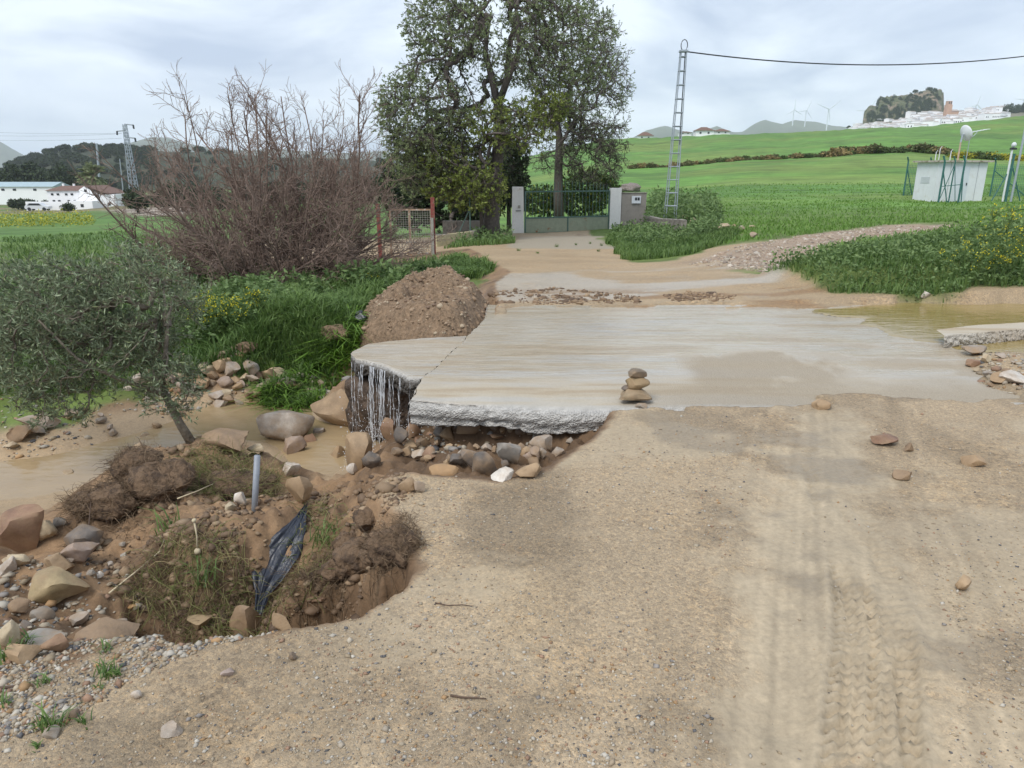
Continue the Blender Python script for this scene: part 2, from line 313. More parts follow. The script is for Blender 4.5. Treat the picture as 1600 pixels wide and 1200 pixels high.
def H(x, y, detail=True):
    x = np.asarray(x, float); y = np.asarray(y, float); sh = x.shape; x = x.ravel(); y = y.ravel()
    z = far_h(x, y)
    if detail:
        z = z + (fbm(x * .25, y * .25, 3, 3) - .5) * .22 * sstep(14, 30, y) * (1 + sstep(60, 200, y) * 4)
    m = (y < 20) & (x > -14) & (x < 16)
    if m.any():
        X, Y = x[m], y[m]
        lo = low_h(X, Y)
        pit = sstep(-.03, .05, polysd(PIT, X, Y) + (fbm(X * 7, Y * 7, 5, 3) - .5) * .12)
        lo = lo * (1 - pit) + (-.76 + (fbm(X * 5, Y * 5, 8) - .5) * .12) * pit
        n1 = fbm(X * 3.1, Y * 3.1, 11, 5) - .5; n2 = fbm(X * 14, Y * 14, 12, 4) - .5
        rough = 1 - .75 * sstep(-.72, -.86, lo) * (1 - pit)
        n3_ = .5 - worley(X * 9, Y * 9, 13); torn = sstep(-2.9, -2.3, X) * (1 - sstep(5.2, 5.8, Y)); lo = lo + (n1 * (.16 + .10 * torn) + n2 * (.06 + .07 * torn) + n3_ * .05 * torn) * rough
        sd_ = polysd(ROAD, X, Y) + (fbm(X * 6, Y * 6, 21, 4) - .5) * .10
        wid = .15 + .45 * sstep(-1.1, -2.0, X) * (1 - sstep(2.0, 3.2, Y)) + .25 * sstep(9, 11, Y) + .12 * np.exp(-((X + .95) / .35) ** 2 - ((Y - 4.2) / .6) ** 2)
        rm = sstep(-1, 0, sd_ / wid)
        rd = np.where(Y > 9, far_h(np.maximum(X, -.02 * Y), Y), 0.012) + .010 * sstep(4.6, 5.0, Y) * (1 - sstep(8.6, 9.5, Y))
        rd = rd + (fbm(X * .9, Y * .9, 14, 3) - .5) * .035 + (fbm(X * 7, Y * 7, 15, 4) - .5) * .014 + (fbm(X * 45, Y * 45, 19, 3) - .5) * .008
        mud = sstep(0, .12, polysd(MUD, X, Y)); rd = rd - mud * (.010 - .006 * fbm(X * 30, Y * 2, 77, 3)) + tread(X, Y)
        dl, s_l, o_l = linesd(LANE, X, Y); rd = rd - (.014 * np.exp(-((o_l) / .11) ** 2) - .008 * np.exp(-((np.abs(o_l) - .2) / .05) ** 2) + .006 * (fbm(o_l * 42, s_l * 1.1, 78, 3) - .5) * np.exp(-(o_l / .3) ** 2)) * (Y < 5.3) * sstep(.32, .5, fbm(s_l * 1.5, o_l * 2, 79, 3))
        dl, s_l, o_l = linesd(LANE2, X, Y); rd = rd - (.012 * np.exp(-((o_l) / .10) ** 2) - .006 * np.exp(-((np.abs(o_l) - .18) / .05) ** 2)) * (Y < 5.3) * sstep(.35, .6, fbm(s_l * 1.5, o_l * 2, 80, 3))
        bank = sstep(-.05, .5, polysd(BANKR, X, Y)); rd = rd + .22 * bank
        rag = sstep(.9, 1.3, X); sl = sstep(-.02, .05, polysd(SLAB, X, Y) + (fbm(X * 5, Y * 5, 41, 4) - .5) * .10 + rag * (1 - sstep(5.6, 6.6, Y)) * ((fbm(X * 1.6, Y * 3.2, 42, 5) - .5) * 1.3 - .16) + sstep(7.6, 8.2, Y) * ((fbm(X * 1.4, Y * 3, 43, 5) - .5) * 1.2 - .10))
        rb_ = sstep(-.05, .25, polysd(RUB, X, Y) + (fbm(X * 3, Y * 3, 48, 4) - .5) * .5); sl = sl * (1 - rb_); rd = rd + rb_ * (.012 + .05 * (fbm(X * 4, Y * 4, 49, 4) - .35))
        rd = rd * (1 - sl) + (-.055) * sl
        pn = sstep(0, .25, polysd(POND, X, Y) + (fbm(X * 3, Y * 3, 44) - .5) * .15); rd = np.where(pn > 0, np.minimum(rd, .01 * (1 - pn) - .09 * pn), rd)
        zn = lo * (1 - rm) + rd * rm
        k = sstep(12.5, 18.5, Y) * 1.0
        k = np.maximum(k, sstep(9, 13, np.abs(X)))
        z[m] = zn * (1 - k) + z[m] * k
    return z.reshape(sh)
_ts = np.concatenate([np.linspace(1.0, 14, 700), np.geomspace(14.02, 600, 500)])
def G(px, py):
    d = ray(px, py); P = _ts[:, None] * d + np.array([0, 0, CAM_H]); e = P[:, 2] - H(P[:, 0], P[:, 1])
    i = np.argmax(e < 0)
    if e[i] >= 0 or i == 0: return P[-1]
    a = e[i - 1] / (e[i - 1] - e[i]); t = _ts[i - 1] + a * (_ts[i] - _ts[i - 1]); return d * t + np.array([0, 0, CAM_H])

# rows and columns get coarser with distance from the viewpoint side of the road
ry = np.concatenate([np.linspace(-6, .4, 14), np.linspace(.5, 1.25, 20)[:-1], np.geomspace(1.25, 5.2, 300)[:-1], np.geomspace(5.2, 20, 130)[:-1], np.geomspace(20, 400, 70)[:-1], np.geomspace(400, 5400, 20)])
uc = np.linspace(-1, 1, 500); uc = uc * (.5 + .5 * np.abs(uc) ** 2) ; uc = uc / uc[-1]
gx = uc[None, :] * (np.maximum(ry, 0)[:, None] * 1.02 + 3.2); gy = np.repeat(ry[:, None], len(uc), 1)
gz = H(gx, gy)
nr, nc = gx.shape
idx = np.arange(nr * nc).reshape(nr, nc)
gf = np.stack([idx[:-1, :-1], idx[:-1, 1:], idx[1:, 1:], idx[1:, :-1]], -1).reshape(-1, 4)
# ---- what covers the ground
x, y, z = gx.ravel(), gy.ravel(), gz.ravel()
GREEN = [np.vstack([WP([(955,368),(963,388),(1000,394),(1060,396),(1135,383),(1190,380),(1300,390),(1180,412),(1150,422),(1255,448),(1300,468),(1420,473),(1620,472),(1900,482)], 0), [[100, 10], [6000, 100], [6000, 9500], [-6000, 9500], [-6000, 27], [-3, 27.5], [3, 28.5]]]),
         np.vstack([WP([(778,424),(766,436),(740,470),(700,478),(570,505),(560,528),(480,572),(420,578),(330,556),(200,585),(90,610),(0,618),(-300,600)], -.4), [[-30, 5], [-6000, 5], [-6000, 60], [-12, 60], [-9.0, 22], [-7.5, 19.2], [-5.5, 18.2], [-2.6, 17.6], [-1.4, 17.2]]])]
REDG = WP([(1075,402),(1140,386),(1230,372),(1420,360),(1500,368),(1400,384),(1300,394),(1240,414),(1190,424)])
APRON = WP([(796,380),(815,368),(955,366),(975,385),(1040,396),(900,400),(790,396)], -.5)
def cover(x, y):
    nz = (fbm(x * 1.3, y * 1.3, 51, 5) - .5); sc = .25 + .02 * np.abs(y)
    g = np.maximum(polysd(GREEN[0], x, y), polysd(GREEN[1], x, y)) + nz * sc * 1.6
    g = sstep(-.06, .16, g); red = sstep(-.3, .4, polysd(REDG, x, y) + nz * 1.4)
    return g * (1 - red), red
g_, red = cover(x, y)
rsd = polysd(ROAD, x, y) + (fbm(x * 6, y * 6, 21, 4) - .5) * .10
rmask = sstep(-.03, .03, rsd)
n_big, n_mid, n_fine = fbm(x * .7, y * .7, 61, 4), fbm(x * 4, y * 4, 62, 4), fbm(x * 30, y * 30, 63, 3)
def mixc(a, b, k): return a * (1 - k[:, None]) + np.asarray(b) * k[:, None]
C = np.tile(np.array([.360, .288, .200]), (len(x), 1)) * (.80 + .34 * n_big + .12 * n_mid)[:, None]
C = mixc(C, [.385, .302, .20], sstep(.48, .68, fbm(x * 1.1 + 9, y * .8, 64, 4)) * .7)
C = mixc(C, [.245, .195, .135], sstep(.48, .62, fbm(x * 1.6, y * .9 + 4, 65, 5)) * .6)
mud = sstep(-.12, .22, polysd(MUD, x, y) + (n_mid - .5) * .6 + (n_big - .5) * .6 + (n_fine - .5) * .25) * (y < 6)
mud = np.maximum(mud, .75 * sstep(.50, .66, fbm(x * .9 + 5, y * 1.2, 165, 6, .62)) * (y < 6) * rmask * sstep(-.9, -.3, x))
C = mixc(C, np.array([.375, .300, .200]) * (.72 + .34 * fbm(x * 30, y * 1.6, 66, 4) + .22 * fbm(x * 3, y * 9, 166, 4))[:, None], mud * .75)
dl, s_l, o_l = linesd(LANE, x, y); C = C * (1 + (fbm(o_l * 38, s_l * .7, 178, 4) - .5) * .55 * np.exp(-(o_l / .34) ** 2) * (y < 5.2))[:, None]; dl, s_l, o_l = linesd(LANE2, x, y); C = C * (1 + (fbm(o_l * 38, s_l * .7, 179, 4) - .5) * .45 * np.exp(-(o_l / .25) ** 2) * (y < 5.2))[:, None]
wetp = sstep(.58, .70, fbm(x * 1.8 + 3, y * 2.4, 67, 4)) * rmask * (y < 14)
C = mixc(C, [.21, .165, .11], wetp * .6)
farroad = sstep(8.3, 9.5, y) * (1 - sstep(20, 24, y))
C = mixc(C, np.array([.38, .29, .185]) * (.78 + .42 * fbm(x * .8, y * 2.2, 68, 4))[:, None], farroad * .8)
pale = sstep(.52, .62, fbm(x * .45 + 1.7, y * 1.1, 69, 4)) * sstep(9.2, 9.6, y) * (1 - sstep(12.5, 14, y)) * (x > -1) * (x < 5)
C = mixc(C, [.43, .40, .35], pale * .8)
ridge = sstep(.47, .58, fbm(x * 1.2, y * 3, 70, 5)) * sstep(8.4, 8.8, y) * (1 - sstep(10.0, 11, y)) * (x > -.6) * (x < 4.5)
C = mixc(C, [.27, .175, .095], ridge * .8)
ap = sstep(-.1, .2, polysd(APRON, x, y) + (n_mid - .5) * .5); C = mixc(C, [.30, .265, .205], ap * .85)
C = mixc(C, np.array([.33, .255, .19]) * (.75 + .5 * n_mid)[:, None], red)
low = 1 - rmask; low = low * (y < 20)
sand = sstep(-.70, -.80, z)
soil = np.array([.26, .168, .096]) * (.7 + .6 * n_mid)[:, None]
C = mixc(C, soil, low)
C = mixc(C, np.array([.39, .285, .175]) * (.82 + .3 * n_big)[:, None], low * sand)
dk = sstep(.46, .62, fbm(x * 3.4, y * 3.4, 71, 4)) * low * (1 - sand)
C = mixc(C, [.13, .082, .048], dk * .75)
slope = np.hypot(*np.gradient(gz))
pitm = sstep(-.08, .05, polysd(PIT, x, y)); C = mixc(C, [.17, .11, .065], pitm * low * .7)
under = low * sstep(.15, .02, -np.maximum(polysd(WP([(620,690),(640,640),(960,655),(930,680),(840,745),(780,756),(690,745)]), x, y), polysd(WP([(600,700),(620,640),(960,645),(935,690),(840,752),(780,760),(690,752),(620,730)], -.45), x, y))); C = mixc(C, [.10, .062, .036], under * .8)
C = mixc(C, np.array([.11, .15, .035]) * (.7 + .6 * n_mid)[:, None], g_ * (y < 60))
fg = sstep(20, 45, y) * g_
C = mixc(C, np.array([.096, .198, .034]) * (.52 + .96 * fbm(x * .05, y * .10, 72, 6, .6))[:, None] * (1 + .25 * (fbm(x * .9, y * 1.8, 75, 3) - .5))[:, None], fg)
C = mixc(C, [.17, .215, .05], fg * sstep(.52, .66, fbm(x * .03 + 3, y * .09, 172, 5)) * .6)
leftf = fg * (x < -.02 * y); C = mixc(C, np.array([.075, .14, .03]), leftf * .6)
C = mixc(C, [.17, .15, .07], leftf * sstep(.5, .6, fbm(x * .04, y * .05, 73, 3)) * sstep(50, 90, y))
C = mixc(C, [.30, .25, .20], sstep(-2, 1, polysd(np.array([[-66, 118], [-40, 80], [-36, 80], [-48, 118]]), x, y)))
grav = np.clip((1 - mud) * (1 - g_) * (1 - ap * .7) * np.where(low > .5, .35, 1.0), 0, 1)
wet = np.clip(mud * .55 + low * sand * .6 + wetp * .4 + farroad * .35 * (1 - g_) + pale * .5, 0, 1)
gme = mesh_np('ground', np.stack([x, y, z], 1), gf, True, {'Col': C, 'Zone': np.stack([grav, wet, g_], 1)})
m, t, b = new_mat('ground_earth'); l = t.links.new
geo = N_(t, 'ShaderNodeNewGeometry'); ca = N_(t, 'ShaderNodeAttribute', attribute_name='Col'); za = N_(t, 'ShaderNodeAttribute', attribute_name='Zone')
zs = N_(t, 'ShaderNodeSeparateColor'); l(za.outputs['Color'], zs.inputs[0])
def vor(scale, detail=0):
    v = N_(t, 'ShaderNodeTexVoronoi', i_Scale=scale, i_Randomness=1.0); l(geo.outputs['Position'], v.inputs['Vector']); return v
v1, v2, v3 = vor(95), vor(230), vor(38)
def pebble(v, lo, hi, seedhi):                              # a grain colour for each cell, from near black through tan to white
    s = N_(t, 'ShaderNodeSeparateColor'); l(v.outputs['Color'], s.inputs[0])
    r = N_(t, 'ShaderNodeValToRGB'); e = r.color_ramp.elements
    e[0].position = 0.0; e[0].color = (.42, .40, .40, 1); e[1].position = 1.0; e[1].color = (1.55, 1.5, 1.4, 1)
    for p, c in ((.10, (.62, .58, .55)), (.35, (.9, .88, .85)), (.7, (1.08, 1.04, .98)), (.9, (1.25, 1.1, .9))): q = e.new(p); q.color = (*c, 1)
    l(s.outputs[0], r.inputs['Fac']); return r
r1, r2, r3 = pebble(v1, 0, 1, 0), pebble(v2, 0, 1, 0), pebble(v3, 0, 1, 0)
def mulc(a, bb, fac):
    x_ = N_(t, 'ShaderNodeMix', data_type='RGBA', blend_type='MULTIPLY'); l(a, x_.inputs[6]); l(bb, x_.inputs[7]); l(fac, x_.inputs[0]) if not isinstance(fac, float) else setattr(x_.inputs[0], 'default_value', fac); return x_.outputs[2]
gk = N_(t, 'ShaderNodeMath', operation='MULTIPLY'); l(zs.outputs[0], gk.inputs[0]); gk.inputs[1].default_value = .45
c = mulc(ca.outputs['Color'], r1.outputs['Color'], gk.outputs[0])
c = mulc(c, r2.outputs['Color'], gk.outputs[0])
n3 = N_(t, 'ShaderNodeTexNoise', i_Scale=1.4, i_Detail=4.0); l(geo.outputs['Position'], n3.inputs['Vector'])
mr = N_(t, 'ShaderNodeMapRange', i_From_Min=.45, i_From_Max=.65, i_To_Max=.55); l(n3.outputs['Fac'], mr.inputs['Value'])
mm = N_(t, 'ShaderNodeMath', operation='MULTIPLY'); l(mr.outputs['Result'], mm.inputs[0]); l(zs.outputs[0], mm.inputs[1])
c = mulc(c, r3.outputs['Color'], mm.outputs[0])
n4 = N_(t, 'ShaderNodeTexNoise', i_Scale=45.0, i_Detail=6.0, i_Roughness=.7); l(geo.outputs['Position'], n4.inputs['Vector'])
m4 = N_(t, 'ShaderNodeMapRange', i_From_Min=.3, i_From_Max=.7, i_To_Min=.84, i_To_Max=1.16); l(n4.outputs['Fac'], m4.inputs['Value'])
sc_ = N_(t, 'ShaderNodeVectorMath', operation='SCALE'); l(c, sc_.inputs[0]); l(m4.outputs['Result'], sc_.inputs['Scale'])
# long low furrow marks of young wheat, far away
mp = N_(t, 'ShaderNodeMapping'); mp.inputs['Scale'].default_value = (.16, .5, .1); l(geo.outputs['Position'], mp.inputs['Vector'])
n5 = N_(t, 'ShaderNodeTexNoise', i_Scale=.8, i_Detail=10.0, i_Roughness=.8); l(mp.outputs['Vector'], n5.inputs['Vector'])
m5 = N_(t, 'ShaderNodeMapRange', i_From_Min=.32, i_From_Max=.68, i_To_Min=.45, i_To_Max=1.55); l(n5.outputs['Fac'], m5.inputs['Value'])
sg = N_(t, 'ShaderNodeVectorMath', operation='SCALE'); l(sc_.outputs['Vector'], sg.inputs[0]); l(m5.outputs['Result'], sg.inputs['Scale'])
mg = N_(t, 'ShaderNodeMix', data_type='RGBA'); l(zs.outputs[2], mg.inputs[0]); l(sc_.outputs['Vector'], mg.inputs[6]); l(sg.outputs['Vector'], mg.inputs[7])
l(mg.outputs[2], b.inputs['Base Color'])
rr = N_(t, 'ShaderNodeMapRange', i_To_Min=.92, i_To_Max=.38); l(zs.outputs[1], rr.inputs['Value']); l(rr.outputs['Result'], b.inputs['Roughness'])
b.inputs['Specular IOR Level'].default_value = .35
hs = N_(t, 'ShaderNodeMath', operation='ADD'); l(v1.outputs['Distance'], hs.inputs[0]); l(v2.outputs['Distance'], hs.inputs[1])
hm = N_(t, 'ShaderNodeMath', operation='MULTIPLY'); l(hs.outputs[0], hm.inputs[0]); l(zs.outputs[0], hm.inputs[1])
hi = N_(t, 'ShaderNodeMath', operation='MULTIPLY'); l(hm.outputs[0], hi.inputs[0]); hi.inputs[1].default_value = -1.0
hn = N_(t, 'ShaderNodeMath', operation='ADD'); l(hi.outputs[0], hn.inputs[0]); l(n4.outputs['Fac'], hn.inputs[1])
bp = N_(t, 'ShaderNodeBump', i_Strength=.45, i_Distance=.006); l(hn.outputs[0], bp.inputs['Height']); l(bp.outputs['Normal'], b.inputs['Normal'])
tag(link('ground', gme, m), kind='structure')

# ================================================================== CONCRETE FORD
def slab_grid(front, back, ns, nt_, ztop, thick, seed, rough=.02, out=.03, left=True):
    """front and back edges as polylines in plan; gives top rows plus a broken rough face hanging from the front edge"""
    def resamp(P, n):
        P = np.asarray(P, float); s = np.concatenate([[0], np.cumsum(np.hypot(*np.diff(P, axis=0).T))]); q = np.linspace(0, s[-1], n)
        return np.stack([np.interp(q, s, P[:, 0]), np.interp(q, s, P[:, 1])], 1)
    Fr, Bk = resamp(front, ns), resamp(back, ns)
    nf = 14; rows = []
    dirv = unit(Fr - Bk)
    th = thick * (.75 + .5 * fbm(np.arange(ns) * .09, np.zeros(ns), seed, 4))
    rows.append(np.column_stack([Fr - dirv * .35, np.full(ns, ztop) - th * .92]))      # underside, set back
    for k in range(nf):
        q = k / (nf - 1); zz = ztop - th * (1 - q) + 0 * Fr[:, 0]
        s = np.concatenate([[0], np.cumsum(np.hypot(*np.diff(Fr, axis=0).T))])
        dn = (.45 - worley(s * 30, zz * 30 + 50, seed)) * rough * 2.0 + (.45 - worley(s * 70, zz * 70 + 50, seed + 2)) * rough * .9 + (fbm(s * 7, zz * 7, seed + 3, 3) - .5) * rough * 2.2
        prof = out * math.sin(math.pi * min(1, (1 - q) * 1.2 + .05)) - .02 * q
        edge = .6 + .4 * (1 - q)
        rows.append(np.column_stack([Fr + dirv * (prof + dn * edge)[:, None], zz - (.012 * q ** 6) + (fbm(s * 16, zz * 9, seed + 9, 3) - .5) * .012]))
    for k in range(1, nt_):
        q = (k / (nt_ - 1)) ** 1.0
        P = Fr * (1 - q) + Bk * q
        zz = ztop + (fbm(P[:, 0] * 1.3, P[:, 1] * 1.3, seed + 1, 3) - .5) * .02 + (fbm(P[:, 0] * 18, P[:, 1] * 18, seed + 2, 3) - .5) * .005
        rows.append(np.column_stack([P, zz]))
    V = np.array(rows); R, Cn = V.shape[:2]; I = np.arange(R * Cn).reshape(R, Cn)
    Fq = np.stack([I[:-1, :-1], I[:-1, 1:], I[1:, 1:], I[1:, :-1]], -1).reshape(-1, 4)
    face = np.zeros((R, Cn)); face[:nf + 1] = 1; face[nf + 1] = .6; face[nf+2] = .25
    return V.reshape(-1, 3), Fq, face.ravel(), R, Cn
def slab_colour(V, face, seed, grit):
    X, Y = V[:, 0], V[:, 1]; n = len(X)
    C = np.tile(np.array([.405, .375, .325]), (n, 1)) * (.88 + .24 * fbm(X * 3, Y * 3, seed, 4))[:, None]
    s1 = fbm(X * .55 + .4 * Y, Y * 4.2, seed + 1, 5); s2 = fbm(X * 1.2, Y * 11, seed + 2, 4); s3 = fbm(X * .35, Y * .9, seed + 4, 3)
    C = mixc(C, [.42, .345, .235], sstep(.40, .60, s1 * .6 + s2 * .4) * .75)
    C = mixc(C, [.44, .375, .275], sstep(.40, .58, s3) * .55)
    C = mixc(C, [.27, .185, .10], sstep(.53, .68, s2 * .55 + s1 * .45) * .5)
    C = mixc(C, [.31, .25, .175], grit * .75)
    C = mixc(C, np.array([.46, .44, .405]) * (.60 + .7 * fbm(X * 60, V[:, 2] * 60 + Y * 30, seed + 7, 2))[:, None], face)
    return C
front = WP([(640,626),(720,634),(820,640),(900,644),(985,643),(1100,640),(1300,640),(1500,636),(1620,634)]); front = np.vstack([front, [[9, 5.0]]])
back = WP([(763,477),(900,478),(1100,477),(1330,477)]); back = np.vstack([back, [[9, 8.8]]])
V, Fq, face, R, Cn = slab_grid(front, back, 330, 110, .006, .17, 101)
# the true left edge is ragged: pull the first column onto it and hang a broken side from it
Vg = V.reshape(R, Cn, 3); Lp = WP(SLAB_L); Lp[0] = front[0]
ls = np.concatenate([[0], np.cumsum(np.hypot(*np.diff(Lp, axis=0).T))]); q = np.linspace(0, ls[-1], R - 15)
edge = np.stack([np.interp(q, ls, Lp[:, 0]), np.interp(q, ls, Lp[:, 1])], 1)
edge[:, 0] += (fbm(q * 6, q * 0, 7, 4) - .5) * .06
for i in range(R - 15):
    base = Vg[15 + i, 0, :2].copy(); sh = edge[i] - base; fall = np.clip(1 - (Vg[15 + i, :, 0] - base[0]) / 1.5, 0, 1) ** 1.5
    Vg[15 + i, :, :2] += sh[None] * fall[:, None]
V = Vg.reshape(-1, 3)
side = []; top = Vg[15:, 0]
for k in range(9):
    qz = k / 8; sy = np.cumsum(np.concatenate([[0], np.hypot(*np.diff(top[:, :2], axis=0).T)]))
    dn = (.5 - worley(sy * 32, np.full_like(sy, qz * 5), 71)) * .035
    side.append(np.column_stack([top[:, 0] - dn - .02 * math.sin(qz * 3) + (.05 if k == 8 else 0), top[:, 1], top[:, 2] - qz * .15 * (.7 + .6 * fbm(sy * 5, sy * 0, 72, 3))]))
side = np.array(side); sR, sC = side.shape[:2]; I = np.arange(sR * sC).reshape(sR, sC) + len(V)
Fs = np.stack([I[:-1, :-1], I[1:, :-1], I[1:, 1:], I[:-1, 1:]], -1).reshape(-1, 4)
face = np.concatenate([face, np.repeat((np.arange(9) > 0).astype(float), sC)]); V = np.vstack([V, side.reshape(-1, 3)]); Fq = np.vstack([Fq, Fs])
GRIT = WP([(1050,560),(1200,545),(1330,560),(1360,640),(1080,645)])
X, Y = V[:, 0], V[:, 1]
grit = sstep(-.1, .25, polysd(GRIT, X, Y) + (fbm(X * 3, Y * 3, 81, 4) - .5) * .5) * sstep(.35, .55, fbm(X * 5, Y * 2, 82, 4) + .12)
grit = np.maximum(grit, sstep(5.9, 5.0, Y + (fbm(X * 4, Y * 4, 83, 4) - .5) * .5) * sstep(.6, 1.4, X))
grit = np.maximum(grit, .8 * sstep(.5, .62, fbm(X * 1.5, Y * 3, 84, 4)) * sstep(2.0, 3.5, X) * (Y < 6.8))
wetS = sstep(5.0, 5.9, Y) * (1 - face) * (1 - grit)
Cs = slab_colour(V, face, 111, grit)
mc, t, b = new_mat('wet_concrete'); l = t.links.new
geo = N_(t, 'ShaderNodeNewGeometry'); ca = N_(t, 'ShaderNodeAttribute', attribute_name='Col'); za = N_(t, 'ShaderNodeAttribute', attribute_name='Zone')
zs = N_(t, 'ShaderNodeSeparateColor'); l(za.outputs['Color'], zs.inputs[0])
n1 = N_(t, 'ShaderNodeTexNoise', i_Scale=120.0, i_Detail=4.0, i_Roughness=.7); l(geo.outputs['Position'], n1.inputs['Vector'])
mr = N_(t, 'ShaderNodeMapRange', i_From_Min=.3, i_From_Max=.7, i_To_Min=.82, i_To_Max=1.16); l(n1.outputs['Fac'], mr.inputs['Value'])
sc_ = N_(t, 'ShaderNodeVectorMath', operation='SCALE'); l(ca.outputs['Color'], sc_.inputs[0]); l(mr.outputs['Result'], sc_.inputs['Scale'])
vo = N_(t, 'ShaderNodeTexVoronoi', i_Scale=75.0); l(geo.outputs['Position'], vo.inputs['Vector'])
mp = N_(t, 'ShaderNodeMapping'); mp.inputs['Scale'].default_value = (1.1, 9.0, 1.0); mp.inputs['Rotation'].default_value = (0, 0, .06); l(geo.outputs['Position'], mp.inputs['Vector'])
rp = N_(t, 'ShaderNodeTexNoise', i_Scale=2.6, i_Detail=6.0, i_Roughness=.6, i_Distortion=.8); l(mp.outputs['Vector'], rp.inputs['Vector'])
# thin silty threads carried by the flow
th = N_(t, 'ShaderNodeMapRange', i_From_Min=.47, i_From_Max=.66, i_To_Min=0.0, i_To_Max=.75); l(rp.outputs['Fac'], th.inputs['Value'])
thm = N_(t, 'ShaderNodeMath', operation='MULTIPLY'); l(th.outputs['Result'], thm.inputs[0]); l(zs.outputs[0], thm.inputs[1])
mxs = N_(t, 'ShaderNodeMix', data_type='RGBA'); mxs.inputs[7].default_value = (.36, .275, .17, 1); l(thm.outputs[0], mxs.inputs[0]); l(sc_.outputs['Vector'], mxs.inputs[6])
l(mxs.outputs[2], b.inputs['Base Color'])
ro = N_(t, 'ShaderNodeMapRange', i_To_Min=.72, i_To_Max=.16); l(zs.outputs[0], ro.inputs['Value']); l(ro.outputs['Result'], b.inputs['Roughness'])
b.inputs['Specular IOR Level'].default_value = .45
bm1 = N_(t, 'ShaderNodeBump', i_Distance=.012); l(zs.outputs[1], bm1.inputs['Strength']); l(vo.outputs['Distance'], bm1.inputs['Height'])
rip = N_(t, 'ShaderNodeMath', operation='MULTIPLY'); l(rp.outputs['Fac'], rip.inputs[0]); l(zs.outputs[0], rip.inputs[1])
bm2 = N_(t, 'ShaderNodeBump', i_Strength=.35, i_Distance=.03); l(rip.outputs[0], bm2.inputs['Height']); l(bm1.outputs['Normal'], bm2.inputs['Normal'])
l(bm2.outputs['Normal'], b.inputs['Normal'])
Z = np.stack([wetS, np.clip(face * .9 + grit * .5 + .12, 0, 1), face], 1)
slab_o = link('concrete_ford', mesh_np('concrete_ford', V, Fq, True, {'Col': Cs, 'Zone': Z}), mc)
tag(slab_o, 'wide pale concrete ford with muddy water running over it and broken front edge', 'concrete slab')
lip = WP([(548,553),(556,562),(575,566),(600,572),(622,582),(640,592),(672,592)], -.05)
bk = WP([(551,549),(575,538),(610,533),(660,529),(700,527),(733,525),(775,527)], -.05)
V, Fq, face, R, Cn = slab_grid(lip, bk, 130, 50, -.05, .15, 131, .028, .035)
side_l = np.zeros(len(V)); Cl = slab_colour(V, face, 141, 0 * face); wl = (1 - face) * .9
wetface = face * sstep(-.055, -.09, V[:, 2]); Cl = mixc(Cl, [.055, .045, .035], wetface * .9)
lip_o = link('concrete_lip', mesh_np('concrete_lip', V, Fq, True, {'Col': Cl, 'Zone': np.stack([wl, np.clip(face * .9 + .1, 0, 1), face], 1)}), mc)
tag(lip_o, 'lower broken concrete lip that the little waterfall drops from', 'concrete slab')

# ================================================================== WATER
def mat_water(name, rgb, rough, bump, sx, sy):
    m, t, b = new_mat(name); l = t.links.new; geo = N_(t, 'ShaderNodeNewGeometry')
    mp = N_(t, 'ShaderNodeMapping'); mp.inputs['Scale'].default_value = (sx, sy, 1); l(geo.outputs['Position'], mp.inputs['Vector'])
    n = N_(t, 'ShaderNodeTexNoise', i_Scale=3.0, i_Detail=4.0, i_Distortion=.5); l(mp.outputs['Vector'], n.inputs['Vector'])
    n2 = N_(t, 'ShaderNodeTexNoise', i_Scale=1.2, i_Detail=5.0); l(mp.outputs['Vector'], n2.inputs['Vector'])
    r = N_(t, 'ShaderNodeMix', data_type='RGBA'); r.inputs[6].default_value = (*[c * .85 for c in rgb], 1); r.inputs[7].default_value = (*[c * 1.2 for c in rgb], 1)
    l(n2.outputs['Fac'], r.inputs[0]); l(r.outputs[2], b.inputs['Base Color'])
    b.inputs['Roughness'].default_value = rough; b.inputs['IOR'].default_value = 1.33
    bp = N_(t, 'ShaderNodeBump', i_Strength=bump, i_Distance=.02); l(n.outputs['Fac'], bp.inputs['Height']); l(bp.outputs['Normal'], b.inputs['Normal'])
    return m
M_POOL = mat_water('muddy_pool_water', (.34, .245, .135), .07, .25, 2, 4); M_POND = mat_water('brown_pond_water', (.27, .20, .075), .06, .3, 1.2, 4)
def sheet(name, x0, x1, y0, y1, zf, n, mat):
    X, Y = np.meshgrid(np.linspace(x0, x1, n), np.linspace(y0, y1, n)); Zz = zf(X, Y) + 0 * X; I = np.arange(n * n).reshape(n, n)
    Fq = np.stack([I[:-1, :-1], I[:-1, 1:], I[1:, 1:], I[1:, :-1]], -1).reshape(-1, 4)
    return tag(link(name, mesh_np(name, np.stack([X, Y, Zz], -1).reshape(-1, 3), Fq, True), mat), kind='structure')
sheet('stream_water', -14, -.55, 3.9, 9.5, lambda X, Y: -.885 + .006 * (X + 1.5), 60, M_POOL)
PW = WP([(1262,481),(1330,477),(1450,474),(1620,472),(1900,470),(1900,552),(1600,556),(1500,548),(1420,533),(1370,515),(1330,500),(1285,489)], .012)
n = 150; X, Y = np.meshgrid(np.linspace(2.2, 9.5, n), np.linspace(6.0, 9.6, n)); sp = polysd(PW, X.ravel(), Y.ravel()) + (fbm(X.ravel() * 2.2, Y.ravel() * 3, 47, 4) - .5) * .5
I = np.arange(n * n).reshape(n, n); Fq = np.stack([I[:-1, :-1], I[:-1, 1:], I[1:, 1:], I[1:, :-1]], -1).reshape(-1, 4); Fq = Fq[(sp[Fq] > 0).all(1)]; us, inv = np.unique(Fq, return_inverse=True)
